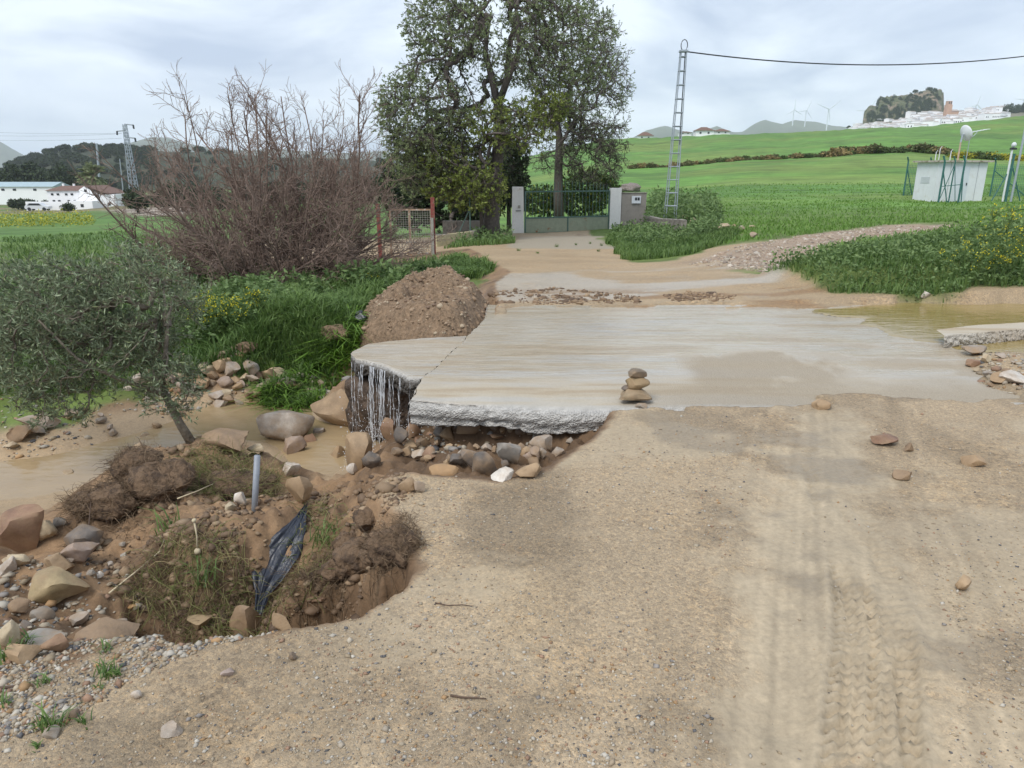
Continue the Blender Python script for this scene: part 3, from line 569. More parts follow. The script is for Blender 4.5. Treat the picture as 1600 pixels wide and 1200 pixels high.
tag(link('pond_water', mesh_np('pond_water', np.stack([X.ravel(), Y.ravel(), np.where(sp < .12, .004 + .011 * sstep(0, .12, sp) , .015)], 1)[us], inv.reshape(-1, 4), True), M_POND), kind='structure')
# the waterfall: many thin ropes of water leaving the lip and breaking up as they fall
rng = np.random.default_rng(5); NB = 84; n = 34
sl_ = np.clip(rng.choice([.18, .3, .42, .52, .62, .74, .86], NB, p=[.05, .10, .36, .31, .06, .09, .03]) + rng.normal(0, .024, NB), .02, .97)
lx = np.interp(sl_, np.linspace(0, 1, len(lip)), lip[:, 0]); ly = np.interp(sl_, np.linspace(0, 1, len(lip)), lip[:, 1])
tt = np.linspace(0, 1, n)[None]
fall = rng.uniform(.18, .8, NB) * .86; start = np.where(rng.random(NB) < .45, 0, rng.uniform(0, .7, NB)) * .8
Pz = -.06 - start[:, None] - tt * np.minimum(fall, .86 - start)[:, None]
outd = .05 + .08 * np.sqrt(np.clip(-.05 - Pz, 0, 1)); ph = rng.uniform(0, 6, NB)[:, None]
Px = lx[:, None] - outd * .4 + .004 * np.sin(Pz * 9 + ph) + .0025 * np.sin(Pz * 47 + ph * 2); Py = ly[:, None] - outd + .005 * np.cos(Pz * 13 + ph)
rad = rng.uniform(.0009, .0036, NB)[:, None] * (.25 + 1.0 * np.abs(np.sin(Pz * 23 + ph)) * np.abs(np.sin(Pz * 57 + ph * 3))) * np.where(tt > .9, .4, 1)
V, Fq = tubes_np(np.stack([Px, Py, Pz], -1), rad, 4)
# splash drops
nd = 1500; dp = np.column_stack([rng.uniform(lx.min(), lx.max() + .04, nd), rng.uniform(ly.min() - .2, ly.max() - .04, nd), -.9 + np.abs(rng.normal(0, .22, nd))]); dr = rng.uniform(.0015, .005, nd)
o8 = np.array([[1, 0, 0], [-1, 0, 0], [0, 1, 0], [0, -1, 0], [0, 0, 1.6], [0, 0, -1.6]]); f8 = np.array([[0, 2, 4], [2, 1, 4], [1, 3, 4], [3, 0, 4], [2, 0, 5], [1, 2, 5], [3, 1, 5], [0, 3, 5]])
DV = (dp[:, None] + dr[:, None, None] * o8).reshape(-1, 3); DF = (np.arange(nd)[:, None, None] * 6 + f8).reshape(-1, 3) + len(V)
# froth ropes gather in the two main chutes
m, t, b = new_mat('falling_water'); b.inputs['Base Color'].default_value = (.93, .95, .97, 1); b.inputs['Roughness'].default_value = .08
b.inputs['Transmission Weight'].default_value = .35; b.inputs['IOR'].default_value = 1.33
tag(link('waterfall', mesh_np('waterfall', np.vstack([V, DV]), [Fq, DF], True), m), kind='structure')
# ================================================================== STONES
import bmesh
def ico(sub):
    bm = bmesh.new(); bmesh.ops.create_icosphere(bm, subdivisions=sub, radius=1.0)
    V = np.array([v.co[:] for v in bm.verts]); Fc = np.array([[v.index for v in f.verts] for f in bm.faces]); bm.free(); return V, Fc
ICO = {s: ico(s) for s in (1, 2, 3, 4)}
def noise3(V, seed, s): return (fbm(V[:, 0] * s + V[:, 2] * s * .7, V[:, 1] * s - V[:, 2] * s * .6, seed, 3) + fbm(V[:, 2] * s + 9, V[:, 0] * s + V[:, 1] * s, seed + 3, 3) - 1)
def rock_mesh(name, dims, seed, sub=2, planes=11, rough=.10, angular=1.0, sharp=True):
    rg = np.random.default_rng(seed); V, Fc = ICO[sub]; V = V.copy()
    V *= (1 + noise3(V, seed, 1.1) * .35)[:, None]
    for _ in range(planes):
        p = unit(rg.normal(size=3)); d = rg.uniform(.52, .82) / max(angular, .2) if angular < 1 else rg.uniform(.40, .74)
        e = np.maximum(0, V @ p - d); V -= e[:, None] * p
    V += unit(V) * (noise3(V, seed + 11, 3.2) * rough)[:, None] + unit(V) * (noise3(V, seed + 17, 8) * rough * .35)[:, None]
    V -= (V.max(0) + V.min(0)) / 2; V /= (V.max(0) - V.min(0)); V = V * np.array(dims); V[:, 2] += dims[2] / 2
    me = mesh_np(name, V, Fc, True)
    if sharp: me.set_sharp_from_angle(angle=math.radians(38))
    return me
def mat_rock():
    m, t, b = new_mat('stone'); l = t.links.new; oi = N_(t, 'ShaderNodeObjectInfo'); tc = N_(t, 'ShaderNodeTexCoord')
    ad = N_(t, 'ShaderNodeVectorMath', operation='ADD'); l(tc.outputs['Object'], ad.inputs[0]); l(oi.outputs['Location'], ad.inputs[1])
    n1 = N_(t, 'ShaderNodeTexNoise', i_Scale=9.0, i_Detail=8.0, i_Roughness=.65); l(ad.outputs[0], n1.inputs['Vector'])
    mr = N_(t, 'ShaderNodeMapRange', i_From_Min=.3, i_From_Max=.7, i_To_Min=.62, i_To_Max=1.3); l(n1.outputs['Fac'], mr.inputs['Value'])
    sc = N_(t, 'ShaderNodeVectorMath', operation='SCALE'); l(oi.outputs['Color'], sc.inputs[0]); l(mr.outputs['Result'], sc.inputs['Scale'])
    n2 = N_(t, 'ShaderNodeTexNoise', i_Scale=5.0, i_Detail=7.0, i_Roughness=.7); l(ad.outputs[0], n2.inputs['Vector'])
    m2 = N_(t, 'ShaderNodeMapRange', i_From_Min=.42, i_From_Max=.64, i_To_Max=.85); l(n2.outputs['Fac'], m2.inputs['Value'])
    mx = N_(t, 'ShaderNodeMix', data_type='RGBA'); mx.inputs[7].default_value = (.30, .20, .115, 1); l(m2.outputs['Result'], mx.inputs[0]); l(sc.outputs[0], mx.inputs[6])
    l(mx.outputs[2], b.inputs['Base Color'])
    n3 = N_(t, 'ShaderNodeTexNoise', i_Scale=55.0, i_Detail=6.0, i_Roughness=.7); l(ad.outputs[0], n3.inputs['Vector'])
    bp = N_(t, 'ShaderNodeBump', i_Strength=.5, i_Distance=.008); l(n3.outputs['Fac'], bp.inputs['Height']); l(bp.outputs['Normal'], b.inputs['Normal'])
    r = N_(t, 'ShaderNodeMapRange', i_To_Min=.45, i_To_Max=.85); l(n2.outputs['Fac'], r.inputs['Value']); l(r.outputs['Result'], b.inputs['Roughness']); b.inputs['Specular IOR Level'].default_value = .4
    return m
M_ROCK = mat_rock()
PAL = dict(pale=(.42,.37,.32), tan=(.37,.25,.14), brown=(.25,.165,.10), dark=(.055,.060,.070), red=(.23,.115,.072), yellow=(.35,.27,.14), cream=(.55,.46,.31), white=(.62,.59,.54), orange=(.40,.22,.08), grey=(.27,.26,.24), mauve=(.33,.26,.235))
_rs = [100]
def rock(px, py, w, h, col, label=None, group=None, rz=None, ang=1.0, depth=.8, sink=.12, name=None, at=None, lean=0.0, sub=None):
    """px, py: where the middle of its foot stands in the photograph; w, h in photograph pixels"""
    _rs[0] += 1; s = _rs[0]; p = np.array(at) if at is not None else G(px, py); k = pxscale(p[1] + .25 * (CAM_H - p[2])); W, Hh = w * k, h * k * 1.05
    me = rock_mesh('stone', (W, W * depth, Hh * (1 + sink)), s, sub or (3 if w > 24 else 2), ang and 13, .085, ang)
    if at is None:
        q = None; p = p + np.array([0, W * depth * .35, 0]); p[2] = min(H(p[:1], p[1:2])[0], p[2] + .05)
    o = link(name or ('boulder' if w >= 34 else 'stone'), me, M_ROCK, None, p - np.array([0, 0, Hh * sink]))
    c = PAL[col] if isinstance(col, str) else col; j = 1 + .12 * (_h(np.array([s]), np.array([3]), 9)[0] - .5); c = tuple(.70 * u_ + .30 * v_ for u_, v_ in zip(c, (.30, .22, .14))); o.color = (c[0] * j, c[1] * j, c[2] * j, 1)
    o.rotation_euler = (0, lean, rz if rz is not None else 0.0)
    return tag(o, label or 'small stone in the rubble', 'rock', group)
def zone_points_early(P, rg):
    while True:
        q = rg.uniform(P.min(0), P.max(0))
        if polysd(P, q[:1], q[1:2])[0] > 0: return q
R_ = [  # pool and waterfall
 (442,696,84,52,'pale','large pale grey boulder with flat sloping top in the muddy pool'),
 (524,670,80,46,'tan','big brown boulder at the left foot of the waterfall'),
 (458,713,36,30,'mauve','grey stone leaning against the pale pool boulder'),
 (558,735,44,58,'tan','upright tan sandstone block standing below the waterfall'),
 (524,731,34,34,'tan','slanted tan slab leaning on the upright sandstone block'),
 (484,703,20,24,'red','small reddish stone right of the grey pool stone'),
 (496,688,22,16,'pale','pale pink stone behind the pale pool boulder'),
 (465,794,38,44,'tan','squarish tan block beside the top of the black plastic sheet'),
 (398,708,28,14,'cream','cream flat stone by the top of the grey post'),
 (452,745,30,18,'white','white stone in shallow water above the squarish tan block'),
 (552,742,22,14,'white','white wet stone at the foot of the upright sandstone block'),
 (580,738,28,22,'dark','dark wet stone right of the upright sandstone block'),
 (606,690,22,34,'red','tall reddish stone behind the falling water'),
 (340,697,75,36,'brown','rounded mossy brown rock beside the olive trunk'),
 (102,752,24,14,'cream','cream stone standing alone in the muddy stream'),
 (358,798,18,14,'cream','cream stone just left of the grey post foot'),(374,797,18,18,'white','pale stone touching the grey post foot'),
 (636,770,26,20,'tan','tan stone of the pair on the road shoulder below the slab'),(655,771,16,18,'pale','grey-pink stone of the pair on the road shoulder below the slab'),
 # lower left
 (30,870,64,62,'red','large red-brown boulder at the left edge of the picture'),
 (70,850,28,32,'cream','cream and ochre stone right of the large red-brown boulder'),(92,824,20,14,'grey','round grey stone above the dark slate rock'),
 (120,858,58,36,'dark','dark blue-black slate rock below the root clump'),(113,880,52,30,'mauve','grey-brown rock lying against the dark slate rock'),
 (86,902,40,30,'tan','tan squarish rock under the grey-brown rock'),(76,945,82,42,'yellow','big yellow sandstone rock on the left rubble slope'),
 (8,900,26,24,'white','white stone at the left edge under the red-brown boulder'),(25,888,28,18,'cream','cream stone below the large red-brown boulder'),
 (62,968,28,22,'grey','blue-grey stone under the yellow sandstone rock'),(26,970,26,22,'brown','brown stone left of the blue-grey stone'),
 (10,1012,28,38,'cream','tall cream stone at the left edge of the gravel'),(150,1000,78,34,'brown','mud-covered brown rock half buried in the gravel'),
 (52,1018,64,24,'grey','flat grey slab behind the oval brown cobble'),(30,1038,44,24,'tan','oval brown cobble by the green weeds at the left edge'),
 (82,1025,36,28,'red','dark reddish soil-caked stone in the lower left rubble'),(38,982,20,14,'dark','small dark purple stone between cream and grey stones'),
 (115,978,30,12,'pale','flat grey stone sunk in the mud of the slope'),(210,970,18,12,'orange','small orange stone in the muddy hollow'),(224,960,12,10,'dark','small dark stone beside the orange one in the hollow'),
 (310,992,36,14,'yellow','ochre stone flush with the gravel edge'),
 (378,996,48,52,'brown','soil-caked brown block standing in the torn pit'),(337,978,10,16,'tan','thin tan chip left of the soil-caked block'),
 (441,985,26,34,'tan','pale upright stone in the pit right of the plastic sheet'),(455,964,22,16,'red','red-brown stone behind the pale upright pit stone'),(495,958,30,12,'red','flat brick-red stone in the pit'),
 (68,700,60,20,'grey',None),(52,672,56,20,'pale','long pale slab on the left bank of the stream'),(30,690,34,22,'brown','brown stone on the left bank under the long pale slab'),(50,683,30,16,'grey','grey stone below the long pale slab on the left bank'),(14,704,22,10,'cream','small cream stone at the left end of the left bank'),(112,658,30,14,'pale','pale stone under the olive branches on the left bank'),
 # washout under the slab
 (757,742,38,36,'dark','large dark grey cobble in the washout under the slab'),(795,730,36,36,'grey','pale grey-green cobble right of the large dark cobble'),
 (826,748,40,22,'tan','long slanted orange-tan cobble in the washout'),(846,700,34,22,'pale','pale stone high in the washout wall'),(822,712,20,14,'tan','tan cobble above the long slanted one'),
 (693,743,44,24,'orange','bright orange stone at the front of the washout'),(714,733,24,14,'dark','blue-grey flat cobble right of the bright orange stone'),(736,738,32,24,'dark','blue-black cobble left of the large dark cobble'),
 (785,752,34,16,'white','black and white streaked stone at the washout lip'),(627,700,24,22,'dark','black stone at the left end of the washout'),(621,716,18,12,'dark','small black stone below the black one at the washout end'),
 (654,722,22,14,'white','white and rust stone left of the bright orange stone'),(634,714,16,12,'tan','small tan stone at the left of the washout'),(661,700,22,16,'dark','dark stone set in the washout soil'),
 (732,690,40,26,'brown','big dull brown stone set high in the washout wall'),(777,700,24,10,'red','flat rust-red stone above the grey-green cobble'),(761,705,18,12,'pale','pale cobble on top of the large dark cobble'),
 (847,722,14,14,'grey','small blue-grey cobble right of the slanted one'),(872,712,20,14,'pale','pale cobble at the right of the washout'),(838,708,12,10,'orange',None),(683,676,14,10,'dark',None),(700,700,14,10,'tan',None),(722,715,14,9,'white',None),(668,725,12,9,'tan',None),(812,690,14,10,'dark',None),(797,678,12,10,'tan',None),(780,668,12,8,'orange',None),(860,690,14,10,'brown',None),(745,704,12,9,'brown',None),(716,665,12,9,'pale',None),(890,695,12,9,'grey',None),
 # on the road
 (1388,698,38,14,'red','long dark red-brown stone on the right of the track'),(1421,706,14,13,'brown','round brown pebble beside the long red-brown stone'),(1413,751,26,13,'brown','brown stone below the long red-brown stone'),
 (1527,730,32,16,'tan','flat olive-tan stone near the right edge of the road'),(1511,926,24,20,'tan','olive-brown stone alone on the gravel right of the tyre marks'),(1290,640,28,14,'tan','tan stone at the near edge of the slab'),
 (265,1152,26,16,'pale','pale squarish stone alone on the gravel near the bottom'),(456,1033,11,12,'dark','black round pebble alone on the gravel'),(354,1058,18,9,'mauve','small purplish stone on the gravel above the black twig'),
 (108,1123,18,10,'dark','flat dark pebble among the lower left weeds'),(78,1155,20,14,'grey','grey speckled stone by the small puddle'),(212,1092,14,10,'white','white pebble in the lower left gravel'),
 # right rubble
 (1590,602,44,16,'white','long white stone at the right edge of the picture'),(1565,600,24,14,'tan','tan round stone left of the long white stone'),(1528,555,38,12,'grey','flat grey stone at the brown pond edge'),(1526,572,24,9,'red','flat reddish stone in the right rubble'),(1542,567,16,12,'cream','greenish cream stone in the right rubble'),(1494,574,14,7,'brown','small dark stone left of the right rubble'),(1528,581,12,6,'cream',None),(1545,590,14,7,'grey',None),(1510,585,12,6,'pale',None),(1568,560,18,7,'pale',None),(1585,570,10,5,'white',None),(1550,604,12,6,'brown',None),(1575,583,14,6,'brown',None),(1561,532,16,12,'white','white stone under the broken concrete kerb'),
 # by the low block wall right of the gate
 (1084,357,14,16,'cream','upright pale stone at the end of the low block wall'),(1064,370,11,9,'yellow','yellow stone in the grass under the low block wall'),(1133,364,20,14,'cream','largest stone of the pile beside the field'),(1120,362,10,9,'cream',None),(1147,361,12,10,'tan',None),(1139,371,9,6,'cream',None),(1158,362,12,9,'pale','grey stone right of the pile beside the field'),(1178,372,11,9,'pale','round grey stone where the gravel strip begins'),(1175,356,12,4,'cream','thin pale slab lying in the field grass'),(1070,350,9,14,'yellow','ochre block end of the low wall'),
 (738,500,30,16,'tan','tan boulder under the right end of the soil heap'),(753,507,14,9,'white','white stone beside the slab under the soil heap'),(1447,472,12,10,'white','white angular stone at the far pond edge')]
for r in R_:
    lab = r[5]
    grp = None
    if lab is None: lab, grp = 'small cobble lodged among the larger labelled stones', 'unremarkable small cobbles'
    if r[0] == 68 and r[1] == 700: continue
    rock(r[0], r[1], r[2], r[3], r[4], lab, grp, ang=1.0 if r[4] != 'dark' else .9)
# the pile of broken stones on the far side of the pool
rg = np.random.default_rng(31)
far_bank = [(300,585),(322,590),(345,584),(362,590),(330,603),(352,606),(372,612),(392,600),(410,612),(352,622),(335,628),(312,612),(385,624),(400,622),(420,604),(436,612),(446,606),(458,612),(380,597),(366,600),(300,604),(286,596),(345,640),(370,636),(330,594),(308,572),(430,600),(415,596),(362,577),(270,590),(255,600),(235,585),(215,600),(288,615),(350,580),(320,578),(390,586),(376,605),(357,632),(452,600)]
ORD = ['first', 'second', 'third', 'fourth', 'fifth', 'sixth', 'seventh', 'eighth', 'ninth', 'tenth', 'eleventh', 'twelfth', 'thirteenth', 'fourteenth', 'fifteenth']
def ordinal(items, key): return ORD[sorted(items).index(key)]
far_bank = sorted(set(far_bank)); seen = {}
for i, (a, c_) in enumerate(far_bank):
    w = float(rg.uniform(15, 32)); rock(a, c_ + 3, w, w * rg.uniform(.42, .7), (cn := ['pale', 'tan', 'mauve', 'cream', 'brown', 'grey', 'pale', 'tan'][i % 8]), f"{cn} angular stone, {ORD[seen.setdefault(cn, 0)]} {cn} one from the left in the far bank heap", 'stones heaped along the far bank of the pool', rz=rg.uniform(-.5, .5), depth=.7, lean=rg.uniform(-.35, .35)); seen[cn] += 1
for i in range(34):
    a, c_ = rg.uniform(0, 330), rg.uniform(640, 690) if i < 14 else rg.uniform(830, 1020)
    if i >= 14: a = rg.uniform(0, 210)
    w = float(rg.uniform(9, 17)); rock(a, c_, w, w * .6, ['pale', 'tan', 'cream', 'brown', 'grey', 'white'][i % 6], 'small stone strewn over the left mud and rubble slope', 'small stones strewn on the left slope', rz=rg.uniform(-3, 3))
for i in range(34):
    P_ = np.array([(625,705),(650,672),(900,676),(885,700),(835,735),(780,742),(690,736)], float); q_ = zone_points_early(P_, rg)
    w = float(rg.uniform(11, 24)); rock(q_[0], q_[1], w, w * rg.uniform(.55, .9), ['dark', 'brown', 'grey', 'tan', 'dark', 'brown', 'red', 'mauve'][i % 8], 'muddy cobble packed into the washout wall behind the larger stones', 'cobbles packed into the washout wall', rz=rg.uniform(-2, 2), sink=.3)
# cairn: stones piled on the slab
pc = atZ(991, 626, .008)
k = pxscale(pc[1])
zc = .006
for (dx, w, h, col, lab, rz) in ((0, 49, 20, (.30, .23, .14), 'wide pale ochre stone at the bottom of the stone stack', .2), (4, 34, 21, (.23, .165, .075), 'rounded olive brown stone in the middle of the stone stack', 1.2), (3, 27, 13, (.13, .105, .08), 'flat dark brown stone on top of the stone stack', 2.0)):
    o = rock(0, 0, w, h, col, lab, 'stones of the little cairn', at=(pc[0] + dx * k, pc[1], zc), depth=.85, sink=.03, ang=.92, sub=3, name='cairn_stone'); zc += h * k * .93
    o.scale = (1, 1, 1)
rock(976, 613, 14, 8, 'dark', 'small dark chip wedged on the bottom stone of the stack', 'stones of the little cairn', at=(pc[0] - 14 * k, pc[1], .006 + 17 * k), name='cairn_stone')
rock(1001, 637, 18, 7, 'grey', 'thin grey stone lying in front of the stone stack', at=atZ(1001, 637, .004))

lc = lip.mean(0)
ub = link('undercut_bank', rock_mesh('undercut_bank', (1.25, .62, .80), 77, 4, 5, .22, .7, False), None, None, (lc[0] + .12, lc[1] + .46, -1.0)); tag(ub, 'dark wet earth bank under the concrete lip behind the waterfall', 'earth bank')
# ---- loose gravel, too many to count
def pebbles(name, P, S, Cc, mat, sub=1):
    V0, F0 = ICO[sub]; rg = np.random.default_rng(len(P)); N = len(P)
    shapes = np.array([V0 * (1 + rg.normal(0, .22, (len(V0), 1))) for _ in range(24)])
    V = shapes[rg.integers(0, 24, N)] * (S[:, None] * rg.uniform(.55, 1.25, (N, 3)) * np.array([1, 1, .62]))[:, None]
    an = rg.uniform(0, 6.28, N)[:, None]; x_ = V[:, :, 0] * np.cos(an) - V[:, :, 1] * np.sin(an); y_ = V[:, :, 0] * np.sin(an) + V[:, :, 1] * np.cos(an)
    V = np.stack([x_, y_, V[:, :, 2]], -1) + P[:, None]
    Fc = (np.arange(N)[:, None, None] * len(V0) + F0).reshape(-1, 3)
    return tag(link(name, mesh_np(name, V.reshape(-1, 3), Fc, False, {'Col': np.repeat(Cc, len(V0), 0)}), mat), kind='stuff')
gcol = 0; m, t, b = new_mat('gravel_grain'); l = t.links.new; ca = N_(t, 'ShaderNodeAttribute', attribute_name='Col'); l(ca.outputs['Color'], b.inputs['Base Color']); b.inputs['Roughness'].default_value = .75; M_GRAIN = m
gp = np.array([(.44,.37,.28), (.50,.43,.33), (.36,.28,.19), (.50,.45,.37), (.30,.27,.24), (.12,.115,.115), (.44,.27,.13), (.36,.22,.14), (.54,.49,.41), (.40,.31,.20), (.46,.38,.27)])
ICO0 = np.array([[1, 0, 0], [-1, 0, 0], [0, 1, 0], [0, -1, 0], [0, 0, 1], [0, 0, -1.]]) ; 
ICO[0] = (ICO0, np.array([[0, 2, 4], [2, 1, 4], [1, 3, 4], [3, 0, 4], [2, 0, 5], [1, 2, 5], [3, 1, 5], [0, 3, 5]]))
def zone_points(polys, n, seed, z=0.0):
    rg = np.random.default_rng(seed); out = []
    for poly, k in zip(polys, n):
        P = np.array(poly, float)[:, :2]; lo, hi = P.min(0), P.max(0); got = np.zeros((0, 2))
        while len(got) < k:
            q = rg.uniform(lo, hi, (k * 3, 2)); q = q[polysd(P, q[:, 0], q[:, 1]) > 0]; got = np.vstack([got, q])
        out.append(got[:k])
    return np.vstack(out)
def toground(pix, z):                                     # pixels to plan positions on a level, then up to the real surface
    a, b_ = (pix[:, 0] - 800) / F_PX, (600 - pix[:, 1]) / F_PX; dz = -ST + b_ * CT; t_ = (z - CAM_H) / dz
    X, Y = a * t_, (CT + b_ * ST) * t_; return X, Y
def scatter_gravel(name, poly, n, seed, z, size, spread, sub, mudfree=True, cols=gp):
    pix = zone_points([poly], [n], seed); X, Y = toground(pix, z); rg = np.random.default_rng(seed + 1)
    if mudfree:
        keep = (polysd(MUD, X, Y) < .02) | (rg.random(len(X)) < .06); keep &= ~((polysd(SLAB, X, Y) > 0.03)); keep &= polysd(ROAD, X, Y) > 0.0; dn = fbm(X * 1.5, Y * 1.5, 91, 4); keep &= rg.random(len(X)) < sstep(.28, .62, dn) + .12; X, Y = X[keep], Y[keep]
    else:
        keep = rg.random(len(X)) < sstep(.30, .60, fbm(X * 3.5, Y * 3.5, 92, 4)) + .25; X, Y = X[keep], Y[keep]
    S = np.exp(rg.normal(math.log(size), spread, len(X))); S = np.minimum(S, size * 4)
    P = np.stack([X, Y, H(X, Y) + S * .12], 1); Cc = cols[rg.integers(0, len(cols), len(X))] * rg.uniform(.75, 1.15, (len(X), 1))
    return pebbles(name, P, S, Cc, M_GRAIN, sub)
scatter_gravel('road_gravel', [(60,1200),(0,1200),(0,1080),(200,1020),(420,1005),(660,900),(600,780),(700,750),(905,712),(990,650),(1600,645),(1600,1200)], 17000, 3, 0, .0038, .45, 0, True, gp * .82)
scatter_gravel('verge_gravel', [(0,1190),(0,1040),(110,1015),(230,975),(330,965),(420,985),(440,1010),(330,1035),(210,1085),(120,1150)], 5600, 4, -.05, .0058, .55, 0, False, gp * .8)
scatter_gravel('slope_gravel', [(0,1050),(0,880),(60,850),(160,860),(230,930),(330,965),(200,985),(100,1020)], 1100, 5, -.45, .0095, .5, 1, False, gp * .75)
scatter_gravel('bank_gravel', [(200,600),(300,570),(480,585),(560,600),(470,615),(330,650),(230,625)], 900, 6, -.7, .022, .5, 1, False, gp * .85)
scatter_gravel('bar_gravel', [(0,760),(0,650),(250,620),(300,650),(230,680),(100,690),(40,720)], 420, 7, -.82, .012, .5, 1, False, gp * .85)
scatter_gravel('washout_gravel', [(612,700),(640,655),(930,668),(905,705),(840,742),(780,748),(690,742),(630,722)], 1500, 8, -.45, .013, .55, 1, False, gp * .7)
scatter_gravel('field_edge_gravel', [(1075,402),(1140,384),(1230,370),(1420,360),(1500,368),(1400,384),(1300,394),(1240,412),(1190,422)], 2600, 9, .05, .022, .45, 1, False, np.array([(.38,.30,.22), (.42,.36,.28), (.32,.235,.17), (.48,.42,.35), (.25,.20,.16)]))
scatter_gravel('right_rubble_gravel', [(1490,575),(1540,555),(1600,560),(1600,625),(1540,615),(1500,592)], 340, 10, 0, .013, .6, 1, False, gp * .75)

# ================================================================== TORN EARTH
M_SOIL = mat_simple('dug_soil', (.205, .138, .085), .95, .45, 18, 1.0, 30, dirt=(.42, .33, .21), dscale=70, damt=(.58, .68), bdist=.03)
M_SOILW = mat_simple('wet_soil', (.19, .122, .072), .88, .4, 14, 1.0, 26, dirt=(.075, .048, .03), dscale=14, damt=(.44, .58), bdist=.04)
M_ROOT = mat_leaf('root_fibre', (.085, .054, .033), (.27, .19, .115), .9, .0); M_STRAW = mat_leaf('straw', (.12, .17, .035), (.36, .29, .14), .8, .2)
def lump(name, px, py, w, h, mat, seed, label=None, cat=None, parent=None, depth=.9, ang=.7, rough=.22, sub=4, zoff=0.0):
    p = G(px, py); k = pxscale(p[1] + .3); W, Hh = w * k, h * k; p = p + np.array([0, W * depth * .4, 0]); p[2] = H(p[:1], p[1:2])[0] - Hh * .25 + zoff
    o = link(name, rock_mesh(name, (W, W * depth, Hh * 1.25), seed, sub, 8, rough, ang, False), mat, parent, p); return tag(o, label, cat)
# heap dug out beside the ford
P = WP([(556,500,-.25),(590,468,-.2),(650,440,-.1),(720,440,-.05),(765,466,0),(760,490,0),(735,512,-.02),(692,532,-.12),(625,532,-.25),(570,522,-.28)])
n = 150; lo, hi = P.min(0) - .1, P.max(0) + .1; X, Y = np.meshgrid(np.linspace(lo[0], hi[0], n), np.linspace(lo[1], hi[1], n)); sdm = polysd(P, X.ravel(), Y.ravel())
Zb = H(X.ravel(), Y.ravel()); cr = sstep(0, .62, sdm) ** .8
Zm = np.where(sdm > -.1, -.28 + .20 * sstep(-2.2, -.6, X.ravel()) + sstep(-.02, .24, sdm) * np.interp(X.ravel(), [-2.3, -1.9, -1.5, -1.15, -.85, -.5, -.25], [.15, .25, .29, .29, .29, .27, .22]) + (fbm(X.ravel() * 4, Y.ravel() * 4, 3, 5) - .5) * .42 * cr + (fbm(X.ravel() * 16, Y.ravel() * 16, 4, 4) - .5) * .09, -1.0)
Zm = np.where(sdm < 0, Zm + sdm * 3, Zm); I = np.arange(n * n).reshape(n, n); Fq = np.stack([I[:-1, :-1], I[:-1, 1:], I[1:, 1:], I[1:, :-1]], -1).reshape(-1, 4)
keep = (sdm[Fq] > -.12).all(1)
used, inv = np.unique(Fq[keep], return_inverse=True)
heapV = np.stack([X.ravel(), Y.ravel(), Zm], 1)[used]; heapS = sdm[used]
heap = link('soil_heap', mesh_np('soil_heap', np.stack([X.ravel(), Y.ravel(), Zm], 1)[used], inv.reshape(-1, 4), True), M_SOIL)
tag(heap, 'brown heap of dug soil piled on the left edge of the concrete ford', 'soil heap')
lump('soil_clod', 520, 548, 48, 24, M_SOIL, 301, 'brown soil clod left of the ford, below the tall grass', 'soil clod')
lump('soil_clod', 384, 562, 34, 16, M_SOIL, 302, 'grey-brown soil clod in the flattened grass by the stones', 'soil clod')
ub.data.materials.append(mat_simple('soaked_soil', (.11, .073, .048), .6, .4, 12, 1.0, 22, dirt=(.05, .034, .024), dscale=8, damt=(.42, .58), bdist=.05))
rc = empty('root_clump', G(200, 800), label='large dark clump of torn roots and soil left of the olive trunk', cat='root clump')
def child_of(o, root): o.location = Vector(o.location) - Vector(root.location); o.parent = root; return o
def roots(name, zones, n, seed, root, length=(.05, .2), rad=(.0006, .0018), mat=None, hang=.5, lift=.03, cores=(), per=900):
    rg = np.random.default_rng(seed); X, Y = [], []
    for poly, z, k in zones:
        pix = zone_points([poly], [k], seed); a, b_ = toground(pix, z); X.append(a); Y.append(b_)
    X, Y = np.concatenate(X), np.concatenate(Y); N = len(X); m_ = 5
    P0 = np.stack([X, Y, H(X, Y)], 1); nrm0 = np.zeros_like(P0)
    for c_ in cores:
        me = c_.data; vv = np.empty(len(me.vertices) * 3, np.float32); me.vertices.foreach_get('co', vv); vv = vv.reshape(-1, 3); cen = vv.mean(0); nn = unit(vv - cen); ok = np.where((nn[:, 2] > -.35) & (nn[:, 1] < .5))[0]; pick = rg.choice(ok, per); P0 = np.vstack([P0, vv[pick] + np.array(c_.location) + np.array(c_.parent.location) + rg.normal(0, .006, (per, 3))]); nrm0 = np.vstack([nrm0, nn[pick]])
    X = P0[:, 0]; N = len(P0); L_ = rg.uniform(*length, N); d = rg.normal(size=(N, 3)); d[:, 1] -= .35; d[:, 2] = np.abs(d[:, 2]) * .5; d = unit(unit(d) + nrm0 * .45); pts = [P0 + np.array([0, 0, .002])]
    cur = pts[0].copy()
    for i in range(m_ - 1):
        d = unit(d + rg.normal(0, .35, (N, 3)) + np.array([0, -.04, -.20]) * hang * (i + 1) / 2); cur = cur + d * (L_ / (m_ - 1))[:, None]
        g = H(cur[:, 0], cur[:, 1]) ; cur[:, 2] = np.maximum(cur[:, 2], g + rg.uniform(.002, lift, N)); pts.append(cur.copy())
    Pp = np.stack(pts, 1); R = rg.uniform(*rad, N)[:, None] * np.linspace(1, .4, m_)[None]
    V, Fq = tubes_np(Pp, R, 3); o = link(name, mesh_np(name, V, Fq, True, {'rnd': np.repeat(rg.random(N), m_ * 3)}), mat or M_ROOT); o['kind'] = 'stuff'
    if root is not None: child_of(o, root)
    return o
def core(px, py, w, h, seed, root, **k): return child_of(lump('soil_core', px, py, w, h, M_SOILW, seed, **k), root)
